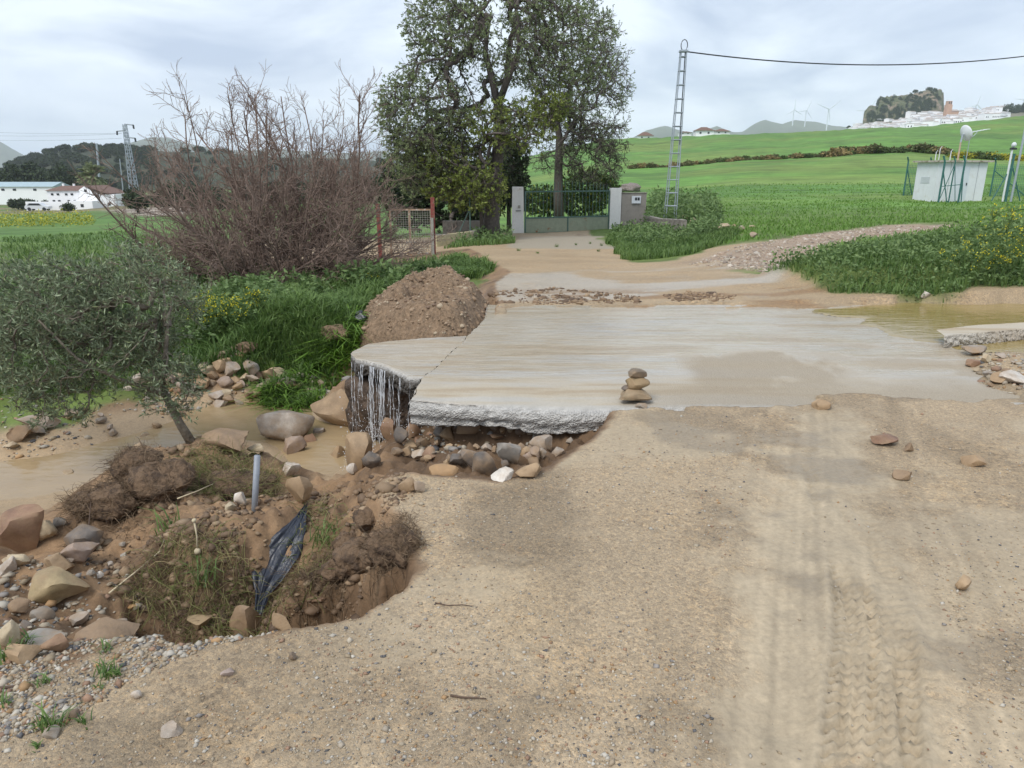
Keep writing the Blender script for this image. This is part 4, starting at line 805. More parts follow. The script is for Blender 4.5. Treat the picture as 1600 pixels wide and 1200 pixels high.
K1 = [core(165, 818, 100, 50, 311, rc, depth=.8, rough=.35), core(235, 795, 105, 56, 312, rc, rough=.35), core(205, 762, 80, 42, 314, rc, rough=.35), core(130, 825, 70, 30, 321, rc, rough=.35)]
roots('roots', [([(90,830),(130,770),(185,705),(250,712),(290,760),(270,830),(180,840)], -.5, 800)], 0, 41, rc, (.03, .13), (.0006, .0026), lift=.03, cores=K1, per=380)
rc2 = empty('root_clump', G(350, 770), label='matted clump of roots and grass between olive trunk and grey post', cat='root clump')
K2 = [core(350, 772, 140, 36, 313, rc2, depth=.6)]
roots('roots', [([(270,790),(280,720),(350,700),(420,730),(440,780),(330,790)], -.55, 1300)], 0, 42, rc2, (.04, .14), lift=.03, cores=K2, per=600)
roots('straw', [([(270,790),(290,730),(350,710),(420,730),(440,780),(330,790)], -.55, 700)], 0, 43, rc2, (.10, .26), (.0010, .0024), M_STRAW, .4, .06, K2, 260)
rc3 = empty('root_clump', G(380, 890), label='curtain of hanging roots on the bank edge left of the black plastic', cat='root clump')
roots('roots', [([(190,905),(240,850),(330,850),(420,870),(430,925),(330,930),(250,935)], -.4, 900)], 0, 44, rc3, (.06, .24), lift=.05, hang=1.4)
roots('straw', [([(190,905),(250,860),(330,850),(420,870),(430,920),(330,930)], -.4, 600)], 0, 45, rc3, (.10, .24), (.0012, .0028), M_STRAW, 1.4, .05)
rc4 = empty('root_clump', G(590, 900), label='slumped lump of soil bound with fine roots at the road edge', cat='root clump')
K4 = [core(612, 905, 84, 56, 315, rc4, depth=.8, rough=.35), core(555, 905, 78, 48, 316, rc4, rough=.38)]; core(522, 932, 56, 30, 317, rc4, rough=.4); core(572, 862, 50, 30, 318, rc4, rough=.4); core(540, 880, 46, 30, 319, rc4, rough=.4); core(585, 930, 50, 26, 320, rc4, rough=.4)
roots('roots', [([(560,930),(575,870),(640,850),(665,890),(630,925)], -.15, 500)], 0, 46, rc4, (.03, .11), lift=.03, cores=K4[:1], per=350)
rc5 = empty('root_clump', G(500, 880), label='root mat with green tufts right of the black plastic sheet', cat='root clump')
roots('roots', [([(440,930),(470,860),(540,870),(545,920),(480,935)], -.38, 800)], 0, 47, rc5, (.05, .18), lift=.05)
roots('straw', [([(440,930),(480,790),(530,800),(540,880),(480,930)], -.42, 170)], 0, 48, rc5, (.10, .22), (.0012, .0028), M_STRAW, 1.0, .05)

sp_ = np.array([(.20, .13, .075), (.15, .095, .055), (.25, .17, .10), (.11, .07, .042), (.29, .205, .125), (.17, .11, .065)])
def crumbs(name, poly, n, seed, z, size, spread=.55):
    pix = zone_points([poly], [n], seed); X, Y = toground(pix, z); rg = np.random.default_rng(seed); dn = fbm(X * 3, Y * 3, 191, 3); k_ = rg.random(len(X)) < sstep(.3, .6, dn) + .15; X, Y = X[k_], Y[k_]; S = np.minimum(np.exp(rg.normal(math.log(size), spread, len(X))), size * 3.5)
    return pebbles(name, np.stack([X, Y, H(X, Y) + S * .1], 1), S, sp_[rg.integers(0, 6, len(X))] * rg.uniform(.8, 1.15, (len(X), 1)), M_GRAIN, 1)
crumbs('soil_crumbs', [(90,830),(130,770),(200,700),(330,690),(440,730),(560,740),(610,780),(660,880),(560,960),(430,990),(260,960),(180,905)], 3000, 61, -.42, .014)
crumbs('road_mud_clods', [(765,450),(860,442),(1000,462),(1000,476),(780,476)], 700, 63, -.02, .02)
crumbs('verge_mud_clods', [(1030,462),(1080,455),(1150,466),(1140,476),(1060,476)], 350, 64, -.02, .018)
rg = np.random.default_rng(65); pk = rg.choice(np.where(heapS > .02)[0], 1500); S = np.minimum(np.exp(rg.normal(math.log(.016), .5, 1500)), .05); pebbles('heap_clods', heapV[pk] + rg.normal(0, .01, (1500, 3)) * [1, 1, .2], S, np.array([(.25, .17, .105), (.21, .14, .085), (.30, .21, .135), (.17, .11, .07), (.36, .28, .19)])[rg.integers(0, 5, 1500)], M_GRAIN, 1)
crumbs('heap_crumbs', [(90,830),(150,770),(330,690),(440,730),(560,760),(600,800),(655,890),(560,955),(380,985),(260,955),(180,905)], 3200, 62, -.42, .008)
# ================================================================== POST, PLASTIC, STICKS
M_POST = mat_simple('galvanised_post', (.27, .29, .32), .6, .12, 20, .15, 60, metal=.2, dirt=(.33, .26, .18), dscale=8, damt=(.62, .72))
a = G(392, 797); b_ = atY(402, 712, a[1] + .04)
po = MB().tube([a - np.array([0, 0, .15]), b_], .019, 12).build('metal_post', M_POST, smooth=True); tag(po, 'grey metal post standing tilted in the torn bank', 'post')
M_PLAST = mat_simple('black_plastic', (.018, .022, .034), .38, .2, 8, .5, 70, spec=.6, bdist=.006)
ctr = [(479,795,4),(470,815,14),(456,838,34),(441,862,50),(430,884,52),(423,905,34),(416,928,16),(411,950,11),(408,968,7)]
pts = np.array([G(c_[0], c_[1]) for c_ in ctr]); pts[:, 2] += .03; pts[5:, 1] -= .04; wd = np.array([c_[2] for c_ in ctr]) * pxscale(3.6) * 1.35
u = np.linspace(0, len(ctr) - 1, 60); cp = np.stack([np.interp(u, np.arange(len(ctr)), pts[:, i]) for i in range(3)], 1); ww = np.interp(u, np.arange(len(ctr)), wd); nv = 26
V = []
for i in range(60):
    for j in range(nv):
        s = j / (nv - 1) - .5; q = cp[i] + np.array([ww[i] * s, ww[i] * s * .2, 0.0])
        q[2] = max(q[2], float(cp[i][2])) + .007 * math.sin(s * 17 + u[i] * .6) + .004 * math.sin(s * 41 + u[i] * 1.1) + .03 * (fbm(np.array([s * 4]), np.array([u[i] * 1.5]), 5, 3)[0] - .5); q[1] += .006 * math.sin(s * 13 + 1 + u[i] * .8)
        V.append(q)
I = np.arange(60 * nv).reshape(60, nv); pl = link('plastic_sheet', mesh_np('plastic_sheet', np.array(V), np.stack([I[:-1, :-1], I[:-1, 1:], I[1:, 1:], I[1:, :-1]], -1).reshape(-1, 4), True), M_PLAST)
sm = pl.modifiers.new('thickness', 'SOLIDIFY'); sm.thickness = .0015
tag(pl, 'torn black plastic sheet hanging over the bank edge into the pit', 'plastic sheet')
o = lump('plastic_scrap', 563, 513, 22, 18, M_PLAST, 330, 'crumpled scrap of black plastic at the left foot of the soil heap', 'plastic scrap', ang=1.0, rough=.2, sub=3, zoff=.02)
M_TWIG = mat_simple('dead_wood', (.10, .065, .045), .85, .3, 30, .3, 80); M_PALEW = mat_simple('pale_stalk', (.50, .42, .28), .8, .2, 30, .2, 80)
def stick(pix, r, label, mat=M_TWIG, lift=.006, name='twig', z_extra=None):
    P = [G(a, b) + np.array([0, 0, lift + (z_extra[i] if z_extra else 0)]) for i, (a, b) in enumerate(pix)]
    o = MB().tube(P, [r * (1 - .5 * i / (len(P) - 1)) for i in range(len(P))], 6).build(name, mat, smooth=True); return tag(o, label, 'twig')
stick([(704,1089),(722,1092),(742,1093),(760,1094)], .004, 'dark reddish twig lying on the gravel at the bottom')
stick([(680,944),(700,948),(722,947),(738,949)], .0025, 'thin twig on the gravel right of the root lump')
stick([(0,1078),(22,1075),(48,1070)], .006, 'dark stick at the left edge of the gravel')
stick([(136,872),(143,835),(148,800),(155,795)], .004, 'forked dead stalk sticking out of the large root clump', z_extra=[0, .08, .12, .12])
stick([(172,935),(215,900),(250,870),(258,850)], .005, 'long bent dry stalk across the bank left of the hanging roots', M_PALEW, .03)
stick([(230,773),(252,768),(272,762)], .006, 'pale dry stick on the matted root clump', M_PALEW, .09)
stick([(280,797),(310,785),(335,773)], .005, 'pale broken reed below the matted root clump', M_PALEW, .08)
sh = empty('bulb_shoot', G(312, 866), label='pale uprooted bulb shoot leaning on the bank', cat='plant')
p0 = G(312, 866) + np.array([0, -.02, .03]); p1 = p0 + np.array([-.005, .02, .17]); rp_ = Vector(sh.location)
MB().tube([Vector(p0) - rp_, Vector((p0 + p1) / 2) - rp_ + Vector((.006, 0, 0)), Vector(p1) - rp_], [.006, .004, .005], 8).build('stem', M_PALEW, sh, smooth=True)
o = link('bulb', rock_mesh('bulb', (.035, .035, .04), 5, 2, 0, .03, 0, False), M_PALEW, sh, Vector(p0) - rp_ - Vector((0, 0, .02)))
o = link('tip', rock_mesh('tip', (.024, .024, .024), 6, 2, 0, .03, 0, False), M_PALEW, sh, Vector(p1) - rp_ - Vector((0, 0, .01)))
# broken kerb lying in the pond on the right
kp = np.array([atZ(a, b, .12)[:2] for a, b in [(1462,516),(1520,509),(1600,503),(1720,498)]]); kf = np.array([atZ(a, b, .12)[:2] for a, b in [(1476,525),(1530,521),(1600,514),(1720,508)]])
V, Fq, face, R, Cn = slab_grid(kf, kp, 120, 24, .12, .20, 161, .04, .03)
Ck = slab_colour(V, face * .4, 171, 0 * face); o = link('broken_kerb', mesh_np('broken_kerb', V, Fq, True, {'Col': Ck * 1.05, 'Zone': np.stack([0 * face, .3 + .6 * face, face], 1)}), mc)
tag(o, 'broken strip of pale concrete kerb lying in the pond on the right', 'kerb')
# ================================================================== TREES AND BUSHES
def bark(name, rgb, scale=14): return mat_simple(name, rgb, .92, .35, scale, .8, 35, bdist=.02)
M_BARK = bark('dark_bark', (.105, .088, .075)); M_BARKB = bark('bush_bark', (.235, .168, .132)); M_BARKO = bark('olive_bark', (.17, .145, .11))
def spawn(P, R, nper, t0, t1, ang, lenf, n, up, rng, rf=.55, jit=.10, minlen=.02, taper=.35):
    """side shoots for every stem in P (B,m,3)"""
    B, m_, _ = P.shape; bi = np.repeat(np.arange(B), nper); N = len(bi); t_ = rng.uniform(t0, t1, N) * (m_ - 1); i = np.minimum(t_.astype(int), m_ - 2); f = (t_ - i)[:, None]
    base = P[bi, i] * (1 - f) + P[bi, i + 1] * f; tan = unit(P[bi, i + 1] - P[bi, i]); r0 = (R[bi, i] * (1 - f[:, 0]) + R[bi, i + 1] * f[:, 0]) * rf
    ax = unit(np.cross(tan, unit(rng.normal(size=(N, 3))))); a = rng.normal(ang, ang * .25, N)[:, None]; d = unit(tan * np.cos(a) + ax * np.sin(a))
    Ls = np.linalg.norm(np.diff(P, axis=1), axis=2).sum(1)[bi]; Ln = np.maximum(minlen, Ls * lenf * (1.15 - .7 * t_ / (m_ - 1)) * rng.uniform(.6, 1.25, N)); pts = [base]; cur = base
    for k in range(n - 1):
        d = unit(d + np.array([0, 0, up]) + rng.normal(0, jit, (N, 3))); cur = cur + d * (Ln / (n - 1))[:, None]; pts.append(cur)
    return np.stack(pts, 1), r0[:, None] * np.linspace(1, taper, n)[None]
def grow(trunks, trad, targets, rng, npts=5, tip=.006, power=.5, sag=0.0, back=.8):
    """connect every target to the nearest fitting point of the tree so far; limb thickness follows what it carries"""
    P = []; par = []; D = []
    for tr in trunks:
        q0 = len(P)
        for i, p in enumerate(tr):
            P.append(np.array(p, float)); par.append(-1 if i == 0 else len(P) - 2); D.append(unit(np.array(tr[min(i + 1, len(tr) - 1)], float) - np.array(tr[max(i - 1, 0)], float)))
    cap = len(P) + len(targets) * npts; A = np.zeros((cap, 3)); DD = np.zeros((cap, 3)); A[:len(P)] = P; DD[:len(P)] = D; par = par + [0] * (cap - len(P)); n = len(P); nt0 = n
    base = A[0]; order = np.argsort(np.linalg.norm(targets - A[nt0 - 1], axis=1)); polys = []
    for ti in order:
        T = targets[ti]; v = T - A[:n]; dist = np.linalg.norm(v, axis=1); c = (v * DD[:n]).sum(1) / (dist + 1e-6)
        j = int(np.argmin(dist * (1 + back * (1 - c))))
        L_ = dist[j]; c1 = A[j] + DD[j] * L_ * .45; prev = j; ids = [j]
        for k in range(1, npts + 1):
            s = k / npts; q = (1 - s) ** 2 * A[j] + 2 * s * (1 - s) * c1 + s * s * T + rng.normal(0, .035, 3) * L_ * (s < 1); q[2] -= sag * L_ * s * (1 - s)
            A[n] = q; DD[n] = unit(q - A[prev]); par[n] = prev; prev = n; ids.append(n); n += 1
        polys.append(ids)
    flow = np.zeros(n)
    for ids in polys: flow[ids[-1]] += 1
    for i in range(n - 1, 0, -1):
        if par[i] >= 0: flow[par[i]] += flow[i]
    rad = tip * np.maximum(flow, 1) ** power
    ids = np.array(polys); Pp = A[ids]; R = rad[ids]; R[:, 0] = np.minimum(R[:, 0], R[:, 1] * 1.15)
    return Pp, R, flow[ids]
def ell(cx, cy, rx, ry, Y, ry_depth, n, rng, shell=.0):
    c = atY(cx, cy, Y); k = pxscale(Y); v = unit(rng.normal(size=(n, 3))) * (rng.uniform(shell, 1, n) ** (1 / 2.2))[:, None]; return c + v * np.array([rx * k, ry_depth, ry * k])
def branch_part(name, parts, mat, root, k=4):
    Vs, Fs, o = [], [], 0
    for P, R in parts:
        V, Fq = tubes_np(P, R, k if R.max() > .01 else 3); Vs.append(V); Fs.append(Fq + o); o += len(V)
    ob = link(name, mesh_np(name, np.vstack(Vs), np.vstack(Fs), True), mat); ob['kind'] = 'stuff'; child_of(ob, root); return ob
def leaf_part(name, P, D, L_, W, mat, root, rng, rnd=None, fold=.25):
    V, Ft = leaves_np(P, D, L_, W, fold, rng); r = rng.random(len(P)) if rnd is None else rnd
    ob = link(name, mesh_np(name, V, Ft, False, {'rnd': np.repeat(r, 4)}), mat); ob['kind'] = 'stuff'; child_of(ob, root); return ob
def along(P, n, rng, lo=.2):
    B, m_, _ = P.shape; bi = np.repeat(np.arange(B), n); t_ = rng.uniform(lo, 1, len(bi)) * (m_ - 1); i = np.minimum(t_.astype(int), m_ - 2); f = (t_ - i)[:, None]
    return P[bi, i] * (1 - f) + P[bi, i + 1] * f, unit(P[bi, i + 1] - P[bi, i])
# ---- the bare brown bush
rng = np.random.default_rng(14); b0 = G(430, 452); bush = empty('bare_bush', b0, label='wide leafless brown bush fanning out above the green weeds', cat='bush')
NS = 100; az = rng.uniform(0, 2 * np.pi, NS); tilt = np.arccos(rng.uniform(.10, 1.0, NS))
st = b0 + np.stack([rng.normal(0, .45, NS), rng.normal(0, .25, NS), np.full(NS, -.05)], 1); d = np.stack([np.sin(tilt) * np.cos(az), np.sin(tilt) * np.sin(az) * .6, np.cos(tilt)], 1)
lx = st[:, 0] - b0[0]; d[:, 0] += lx * .6; d = unit(d); Ls = rng.uniform(3.5, 4.2, NS) * (1 - .26 * tilt); pts = [st]; cur = st
for k in range(8):
    d = unit(d + np.array([0, 0, .045]) + rng.normal(0, .10, (NS, 3))); cur = cur + d * (Ls / 8)[:, None]; pts.append(cur)
S0 = np.stack(pts, 1); Rr0 = rng.uniform(.016, .036, NS)[:, None] * np.linspace(1, .25, 9)[None] ** .8
S1, R1 = spawn(S0, Rr0, 17, .25, 1.0, .68, .32, 6, .05, rng, .6, .18); S2, R2 = spawn(S1, R1, 9, .12, 1.0, .75, .42, 4, .05, rng, .65, .20, .18); S3, R3 = S2[:0], R2[:0]
R1 = np.maximum(R1, .0042); R2 = np.maximum(R2, .0027); R3 = np.maximum(R3, .0024)
NQ = 260; qs = b0 + np.stack([rng.normal(0, .9, NQ), rng.normal(0, .5, NQ) - .2, rng.uniform(0, .7, NQ)], 1); qd = unit(np.stack([rng.normal(0, .8, NQ), rng.normal(-.3, .6, NQ), rng.uniform(.0, .9, NQ)], 1)); pq = [qs]; cq = qs
for k in range(5): qd = unit(qd + np.array([0, 0, -.22]) + rng.normal(0, .2, (NQ, 3))); cq = cq + qd * rng.uniform(.12, .2); pq.append(cq)
S4 = np.stack(pq, 1); R4 = np.full((NQ, 6), .0045); S5, R5 = spawn(S4, R4, 4, .2, 1, .7, .4, 4, -.03, rng, .8, .15)
branch_part('stems', [(S0, Rr0)], M_BARKB, bush, 5); branch_part('twigs', [(S1, R1), (S2, R2), (S4, R4), (S5, np.maximum(R5, .003))], M_BARKB, bush)
# ---- the large tree beside the gate
def big_tree(name, label, base, trunk, trad, blobs, ntw, leaf, lmat, seed, barkm=M_BARK, tip=.0062, power=.46, nleaf=5, sag=.05, llen=(.06, .11), lw=.45, twlen=.5):
    rng = np.random.default_rng(seed); root = empty(name, base, label=label, cat='tree')
    T = np.vstack([ell(*b_[:4], b_[4], b_[5], b_[6], rng, .25) for b_ in blobs]); P, R, fl = grow(trunk, trad, T, rng, 5, tip, power, sag)
    tw, twr = spawn(P, np.minimum(R, .02), ntw, .3, 1.0, .8, twlen, 3, .05, rng, .6, .16, .28); twr = np.maximum(twr, .0045)
    branch_part('limbs', [(P, R)], barkm, root, 5); branch_part('twigs', [(tw, twr)], barkm, root)
    m = MB()
    for tr, r_ in zip(trunk, trad): m.tube([Vector(p) - Vector(root.location) for p in tr], r_, 12)
    m.build('trunk', barkm, root, smooth=True)
    if leaf:
        keep = rng.random(len(tw)) < leaf; lp, ld = along(tw[keep], nleaf, rng, .55); d = unit(ld + rng.normal(0, .7, lp.shape) + np.array([0, 0, .15]))
        leaf_part('crown', lp, d, rng.uniform(*llen, len(lp)), rng.uniform(.7, 1.2, len(lp)) * llen[1] * lw, lmat, root, rng, np.clip(rng.normal(.5, .25, len(lp)), 0, 1))
    return root
M_LEAF1 = mat_leaf('spring_leaf', (.14, .19, .07), (.40, .46, .24), .6, .5); M_LEAF2 = mat_leaf('yellow_leaf', (.12, .17, .03), (.30, .34, .09), .6, .35); M_LEAFD = mat_leaf('dark_needle', (.022, .036, .016), (.065, .095, .038), .7, .1)
Yt = 25.5; tb = G(768, 374); Yt = tb[1]
tk = [atY(768, 378, Yt), atY(768, 345, Yt), atY(771, 300, Yt), atY(776, 255, Yt), atY(782, 200, Yt), atY(778, 165, Yt)]; f1 = [tk[-1], atY(768, 120, Yt + .2), atY(758, 80, Yt + .4), atY(765, 30, Yt)]; f2 = [tk[-1], atY(800, 105, Yt - .3), atY(812, 70, Yt - .5), atY(806, 10, Yt - .4)]
big_tree('broadleaf_tree', 'tall dark-trunked tree with sparse pale green leaves left of the metal gate', tb, [tk, f1, f2], [[.34, .27, .24, .21, .17, .15], [.13, .11, .09, .06], [.12, .10, .08, .05]],
 [(775,45,125,80,Yt,1.9,380), (690,45,66,62,Yt,1.3,170), (865,70,90,85,Yt + .3,1.6,260), (905,90,60,95,Yt + .6,1.3,110), (665,175,76,85,Yt - .3,1.5,300), (640,190,52,55,Yt - .3,1.0,110), (745,195,85,50,Yt,1.4,160), (690,255,75,50,Yt,1.2,160), (650,255,55,55,Yt - .2,1.0,120)], 6, .75, M_LEAF1, 21, nleaf=8, llen=(.05, .09), lw=.5, twlen=.55)
big_tree('broadleaf_tree', 'yellow-green leafy low boughs hanging in front of the tall dark trunk', tb + np.array([-.5, -.3, 0]), [[tb + np.array([-.3, -.25, 0]), atY(752, 330, Yt - .3), atY(756, 270, Yt - .4), atY(768, 220, Yt - .5)]], [[.07, .06, .055, .05]],
 [(800,195,85,38,Yt - .8,.9,120), (725,275,60,50,Yt - .5,.9,130), (750,300,45,32,Yt - .9,.6,80), (690,265,45,45,Yt - .4,.8,70), (860,165,30,25,Yt - .6,.5,40)], 5, .85, M_LEAF2, 22, nleaf=6, llen=(.07, .12), lw=.55, twlen=.45)
t2 = atY(874, 330, 33.0); Y2 = 33.0; g2 = np.array([t2[0], Y2, H(np.array([t2[0]]), np.array([Y2]))[0]])
big_tree('broadleaf_tree', 'dark twiggy tree with few leaves standing behind the metal gate', g2, [[g2, atY(872, 300, Y2), atY(873, 260, Y2), atY(874, 215, Y2), atY(868, 170, Y2)]], [[.24, .21, .18, .15, .11]],
 [(890,110,95,110,Y2,2.3,430), (935,165,55,105,Y2,1.7,320), (930,245,55,50,Y2,1.5,240), (855,215,60,55,Y2,1.5,160)], 7, .55, M_LEAF1, 23, nleaf=5, llen=(.045, .085), lw=.45, tip=.009, twlen=.5)
big_tree('evergreen_shrub', 'dense dark evergreen standing between the tall trunk and the left gate post', atY(795, 375, 29.5), [[atY(795, 375, 29.5), atY(795, 320, 29.5), atY(795, 260, 29.5)]], [[.1, .08, .05]],
 [(795,280,28,48,29.5,.9,140), (800,245,22,30,29.5,.7,60), (808,300,18,24,29.2,.5,50)], 5, 1.0, M_LEAFD, 24, nleaf=8, llen=(.09, .15), lw=.4)
big_tree('evergreen_shrub', 'dark leafy shrub added to stand for the shade behind the rusty mesh gate', atY(705, 370, 29.0), [[atY(705, 372, 29.), atY(705, 340, 29.)]], [[.08, .06]],  # added shrub: its dark leaves stand in for the shade behind the mesh gate
 [(700,310,75,48,29.8,.8,200), (640,300,60,55,30.2,.8,150), (745,330,36,34,29.6,.6,80)], 5, 1.0, M_LEAFD, 25, nleaf=8, llen=(.11, .18), lw=.5)
big_tree('garden_shrub', 'yellow-flowered green shrub behind the metal gate', atY(920, 345, 36.0), [[atY(920, 345, 36.), atY(920, 315, 36.)]], [[.06, .05]],
 [(920,290,50,20,36.,1.0,120), (850,315,50,22,35.,1.0,80), (900,318,60,18,34.5,.8,100)], 5, 1.0, mat_leaf('shrub_leaf', (.05, .10, .02), (.13, .20, .035), .6, .2, (.5, .42, .03)), 26, nleaf=7, llen=(.10, .16), lw=.55)
# ---- the olive over the stream
rng = np.random.default_rng(51); ob_ = G(302, 690); Yo = ob_[1]; olive = empty('olive_tree', ob_, label='grey-green young olive tree leaning left over the muddy stream', cat='tree')
t_a = [ob_ + np.array([0, 0, -.05]), atY(280, 660, Yo), atY(262, 625, Yo + .05), atY(248, 590, Yo + .1), atY(235, 560, Yo + .1)]; t_b = [atY(258, 618, Yo), atY(225, 605, Yo - .1), atY(180, 590, Yo - .25), atY(120, 560, Yo - .4), atY(60, 500, Yo - .5)]; t_c = [atY(255, 600, Yo), atY(258, 560, Yo - .1), atY(262, 510, Yo - .1), atY(255, 450, Yo)]
T = np.vstack([ell(*q, rng, .2) for q in ((220,470,95,85,Yo + .1,.5,260), (110,480,105,80,Yo - .1,.5,240), (60,560,95,70,Yo - .3,.45,180), (180,560,110,55,Yo,.5,170), (20,490,70,80,Yo,.4,110), (265,610,50,50,Yo - .1,.22,60), (90,635,70,30,Yo - .3,.3,45), (-60,520,70,90,Yo,.4,70))])
P, R, fl = grow([t_a, t_b, t_c], None, T, rng, 5, .0022, .42, 0.0, 1.4)
tw, twr = spawn(P, np.minimum(R, .006), 3, .25, 1.0, .6, .65, 5, .24, rng, .7, .10, .10); twr = np.maximum(twr, .0013); ex, exr = spawn(tw, twr, 1, .3, 1, .6, .9, 3, .12, rng, .8, .1, .06)
m = MB()
for tr, r_ in ((t_a, [.045, .036, .03, .026, .02]), (t_b, [.022, .018, .015, .011, .007]), (t_c, [.022, .018, .014, .009])): m.tube([Vector(p) - Vector(ob_) for p in tr], r_, 10)
m.build('trunk', M_BARKO, olive, smooth=True); branch_part('limbs', [(P, R)], M_BARKO, olive); branch_part('twigs', [(tw, twr), (ex, exr)], bark('olive_twig', (.20, .19, .12)), olive)
lp, ld = along(np.concatenate([tw[:, [0, 2, 4]], ex]), 4, rng, .1); d = unit(ld * .7 + rng.normal(0, .6, lp.shape))
leaf_part('crown', lp, d, rng.uniform(.03, .065, len(lp)), rng.uniform(.008, .015, len(lp)), mat_leaf('olive_leaf', (.07, .105, .05), (.29, .345, .205), .45, .2, (.38, .43, .2)), olive, rng)

# ================================================================== GRASS AND WEEDS
M_GRASS = mat_leaf('grass_blade', (.055, .115, .026), (.19, .285, .08), .55, .35); M_WEED = mat_leaf('weed_leaf', (.06, .12, .035), (.20, .285, .10), .55, .3); M_FLOW = mat_leaf('yellow_petal', (.62, .52, .015), (.78, .70, .04), .6, .2); M_WHEAT = mat_leaf('wheat_blade', (.11, .22, .04), (.20, .33, .07), .55, .35)
def grass_stuff(name, zones, seed, mat, lean=.5):
    """zones: pixel outline, plan level, count, blade height, blade width in photograph pixels"""
    rg = np.random.default_rng(seed); Vs, Fs, Rs, o = [], [], [], 0
    for poly, z, n, hh, wpx, need in zones:
        pix = zone_points([poly], [n], seed + n); X, Y = toground(pix, z)
        cl = fbm(X * 1.4, Y * 1.4, 93, 3); k = rg.random(len(X)) < sstep(.22, .5, cl) + .1
        if need: k &= (cover(X, Y)[0] > .3)
        X, Y, cl = X[k], Y[k], cl[k]; Zg = H(X, Y); hb = hh * rg.uniform(.45, 1.2, len(X)) * (.55 + .9 * cl)
        V, Ft = blades_np(np.stack([X, Y, Zg - .01], 1), hb, wpx * pxscale(Y) * rg.uniform(.7, 1.3, len(X)), lean, rg); Vs.append(V); Fs.append(Ft + o); Rs.append(np.repeat(np.clip(rg.normal(.5, .22, len(X)) + (cl - .5) * .6, 0, 1), 5)); o += len(V)
    return tag(link(name, mesh_np(name, np.vstack(Vs), np.vstack(Fs), False, {'rnd': np.concatenate(Rs)}), mat), kind='stuff')
def weed_stuff(name, zones, seed, mat, big=1.0):
    rg = np.random.default_rng(seed); Ps, Ds, Ls, Ws, Rn = [], [], [], [], []
    for poly, z, n, hh, lpx, need in zones:
        pix = zone_points([poly], [n], seed + n); X, Y = toground(pix, z); top = hh * sstep(.2, .75, fbm(X * 1.7, Y * 1.7, 95, 4)) * 1.5
        k = np.ones(len(X), bool)
        if need: k = cover(X, Y)[0] > .25
        X, Y, top = X[k], Y[k], top[k]; u_ = rg.random(len(X)) ** .7; Ps.append(np.stack([X, Y, H(X, Y) + top * u_ + .01], 1)); dd = rg.normal(size=(len(X), 3)); dd[:, 2] = np.abs(dd[:, 2]) * .6; Ds.append(dd)
        L_ = lpx * pxscale(Y) * rg.uniform(.6, 1.4, len(X)); Ls.append(L_); Ws.append(L_ * .5); Rn.append(np.clip(u_ * .6 + rg.normal(.15, .2, len(X)), 0, 1))
    V, Ft = leaves_np(np.vstack(Ps), np.vstack(Ds), np.concatenate(Ls), np.concatenate(Ws), .2, rg)
    return tag(link(name, mesh_np(name, V, Ft, False, {'rnd': np.repeat(np.concatenate(Rn), 4)}), mat), kind='stuff')
grass_stuff('bank_grass', [([(290,560),(300,470),(420,430),(600,440),(640,440),(570,500),(555,530),(480,570),(400,570)], -.4, 24000, .27, 2.2, True),
  ([(-220,620),(-220,440),(300,440),(310,560),(180,590)], -.5, 18000, .2, 2.2, True),
  ([(0,460),(0,345),(180,335),(420,400),(560,400),(720,396),(780,424),(700,440),(560,450),(300,460)], -.6, 18000, .2, 1.7, True),
  ([(600,440),(720,396),(775,424),(762,440),(700,442)], -.3, 8000, .2, 1.7, True)], 61, M_GRASS, .9)
grass_stuff('flattened_grass', [([(385,578),(430,560),(500,552),(560,528),(570,540),(500,580),(430,592)], -.5, 2600, .22, 2.6, False)], 62, mat_leaf('flattened_blade', (.09, .19, .02), (.20, .33, .05), .55, .3), 2.2)
weed_stuff('bank_weeds', [([(300,540),(305,450),(420,430),(600,430),(650,425),(600,460),(500,480),(420,530)], -.4, 9000, .30, 9, True), ([(0,600),(0,440),(300,440),(305,540),(150,580)], -.5, 7000, .22, 9, True), ([(600,470),(640,420),(700,410),(650,430),(620,465)], -.3, 1500, .22, 10, True)], 63, M_WEED)
weed_stuff('roadside_weeds', [([(1150,424),(1240,408),(1360,394),(1480,388),(1600,380),(1850,372),(1850,468),(1420,470),(1300,466),(1250,446)], .15, 23000, .19, 6, True), ([(1480,400),(1530,370),(1600,350),(1850,345),(1850,450),(1500,455)], .3, 9000, .26, 7, True),
  ([(950,375),(965,345),(1010,350),(1060,370),(1130,382),(1060,394),(1000,392)], -.4, 4500, .3, 5, False), ([(1005,345),(1020,310),(1110,318),(1130,345),(1100,350),(1060,345)], -.1, 6500, .6, 6, False), ([(1060,372),(1110,362),(1128,380),(1090,388)], -.3, 1500, .42, 5, False), ([(700,388),(740,372),(800,370),(800,384)], -.5, 1100, .3, 5, False)], 64, M_WEED)
grass_stuff('roadside_grass', [([(1165,428),(1260,405),(1360,392),(1600,375),(1850,370),(1850,472),(1420,474),(1300,468),(1250,448)], .1, 16000, .16, 1.8, True), ([(945,380),(965,350),(1010,352),(1060,368),(1160,372),(1140,390),(1060,402),(985,398)], -.35, 16000, .2, 1.6, True), ([(955,412),(960,384),(1010,378),(1160,372),(1150,392),(1080,410)], -.3, 9000, .17, 1.6, True), ([(690,390),(740,378),(800,374),(805,384),(760,390)], -.5, 900, .2, 2, False)], 65, M_GRASS)
grass_stuff('wheat_field', [([(1010,352),(1010,300),(1850,300),(1850,352),(1420,358),(1200,376),(1130,380)], 0, 30000, .11, 1.5, True), ([(1130,385),(1420,362),(1600,350),(1850,345),(1850,380),(1400,388),(1260,402)], .1, 5000, .12, 2.0, True)], 66, M_WHEAT, .6)
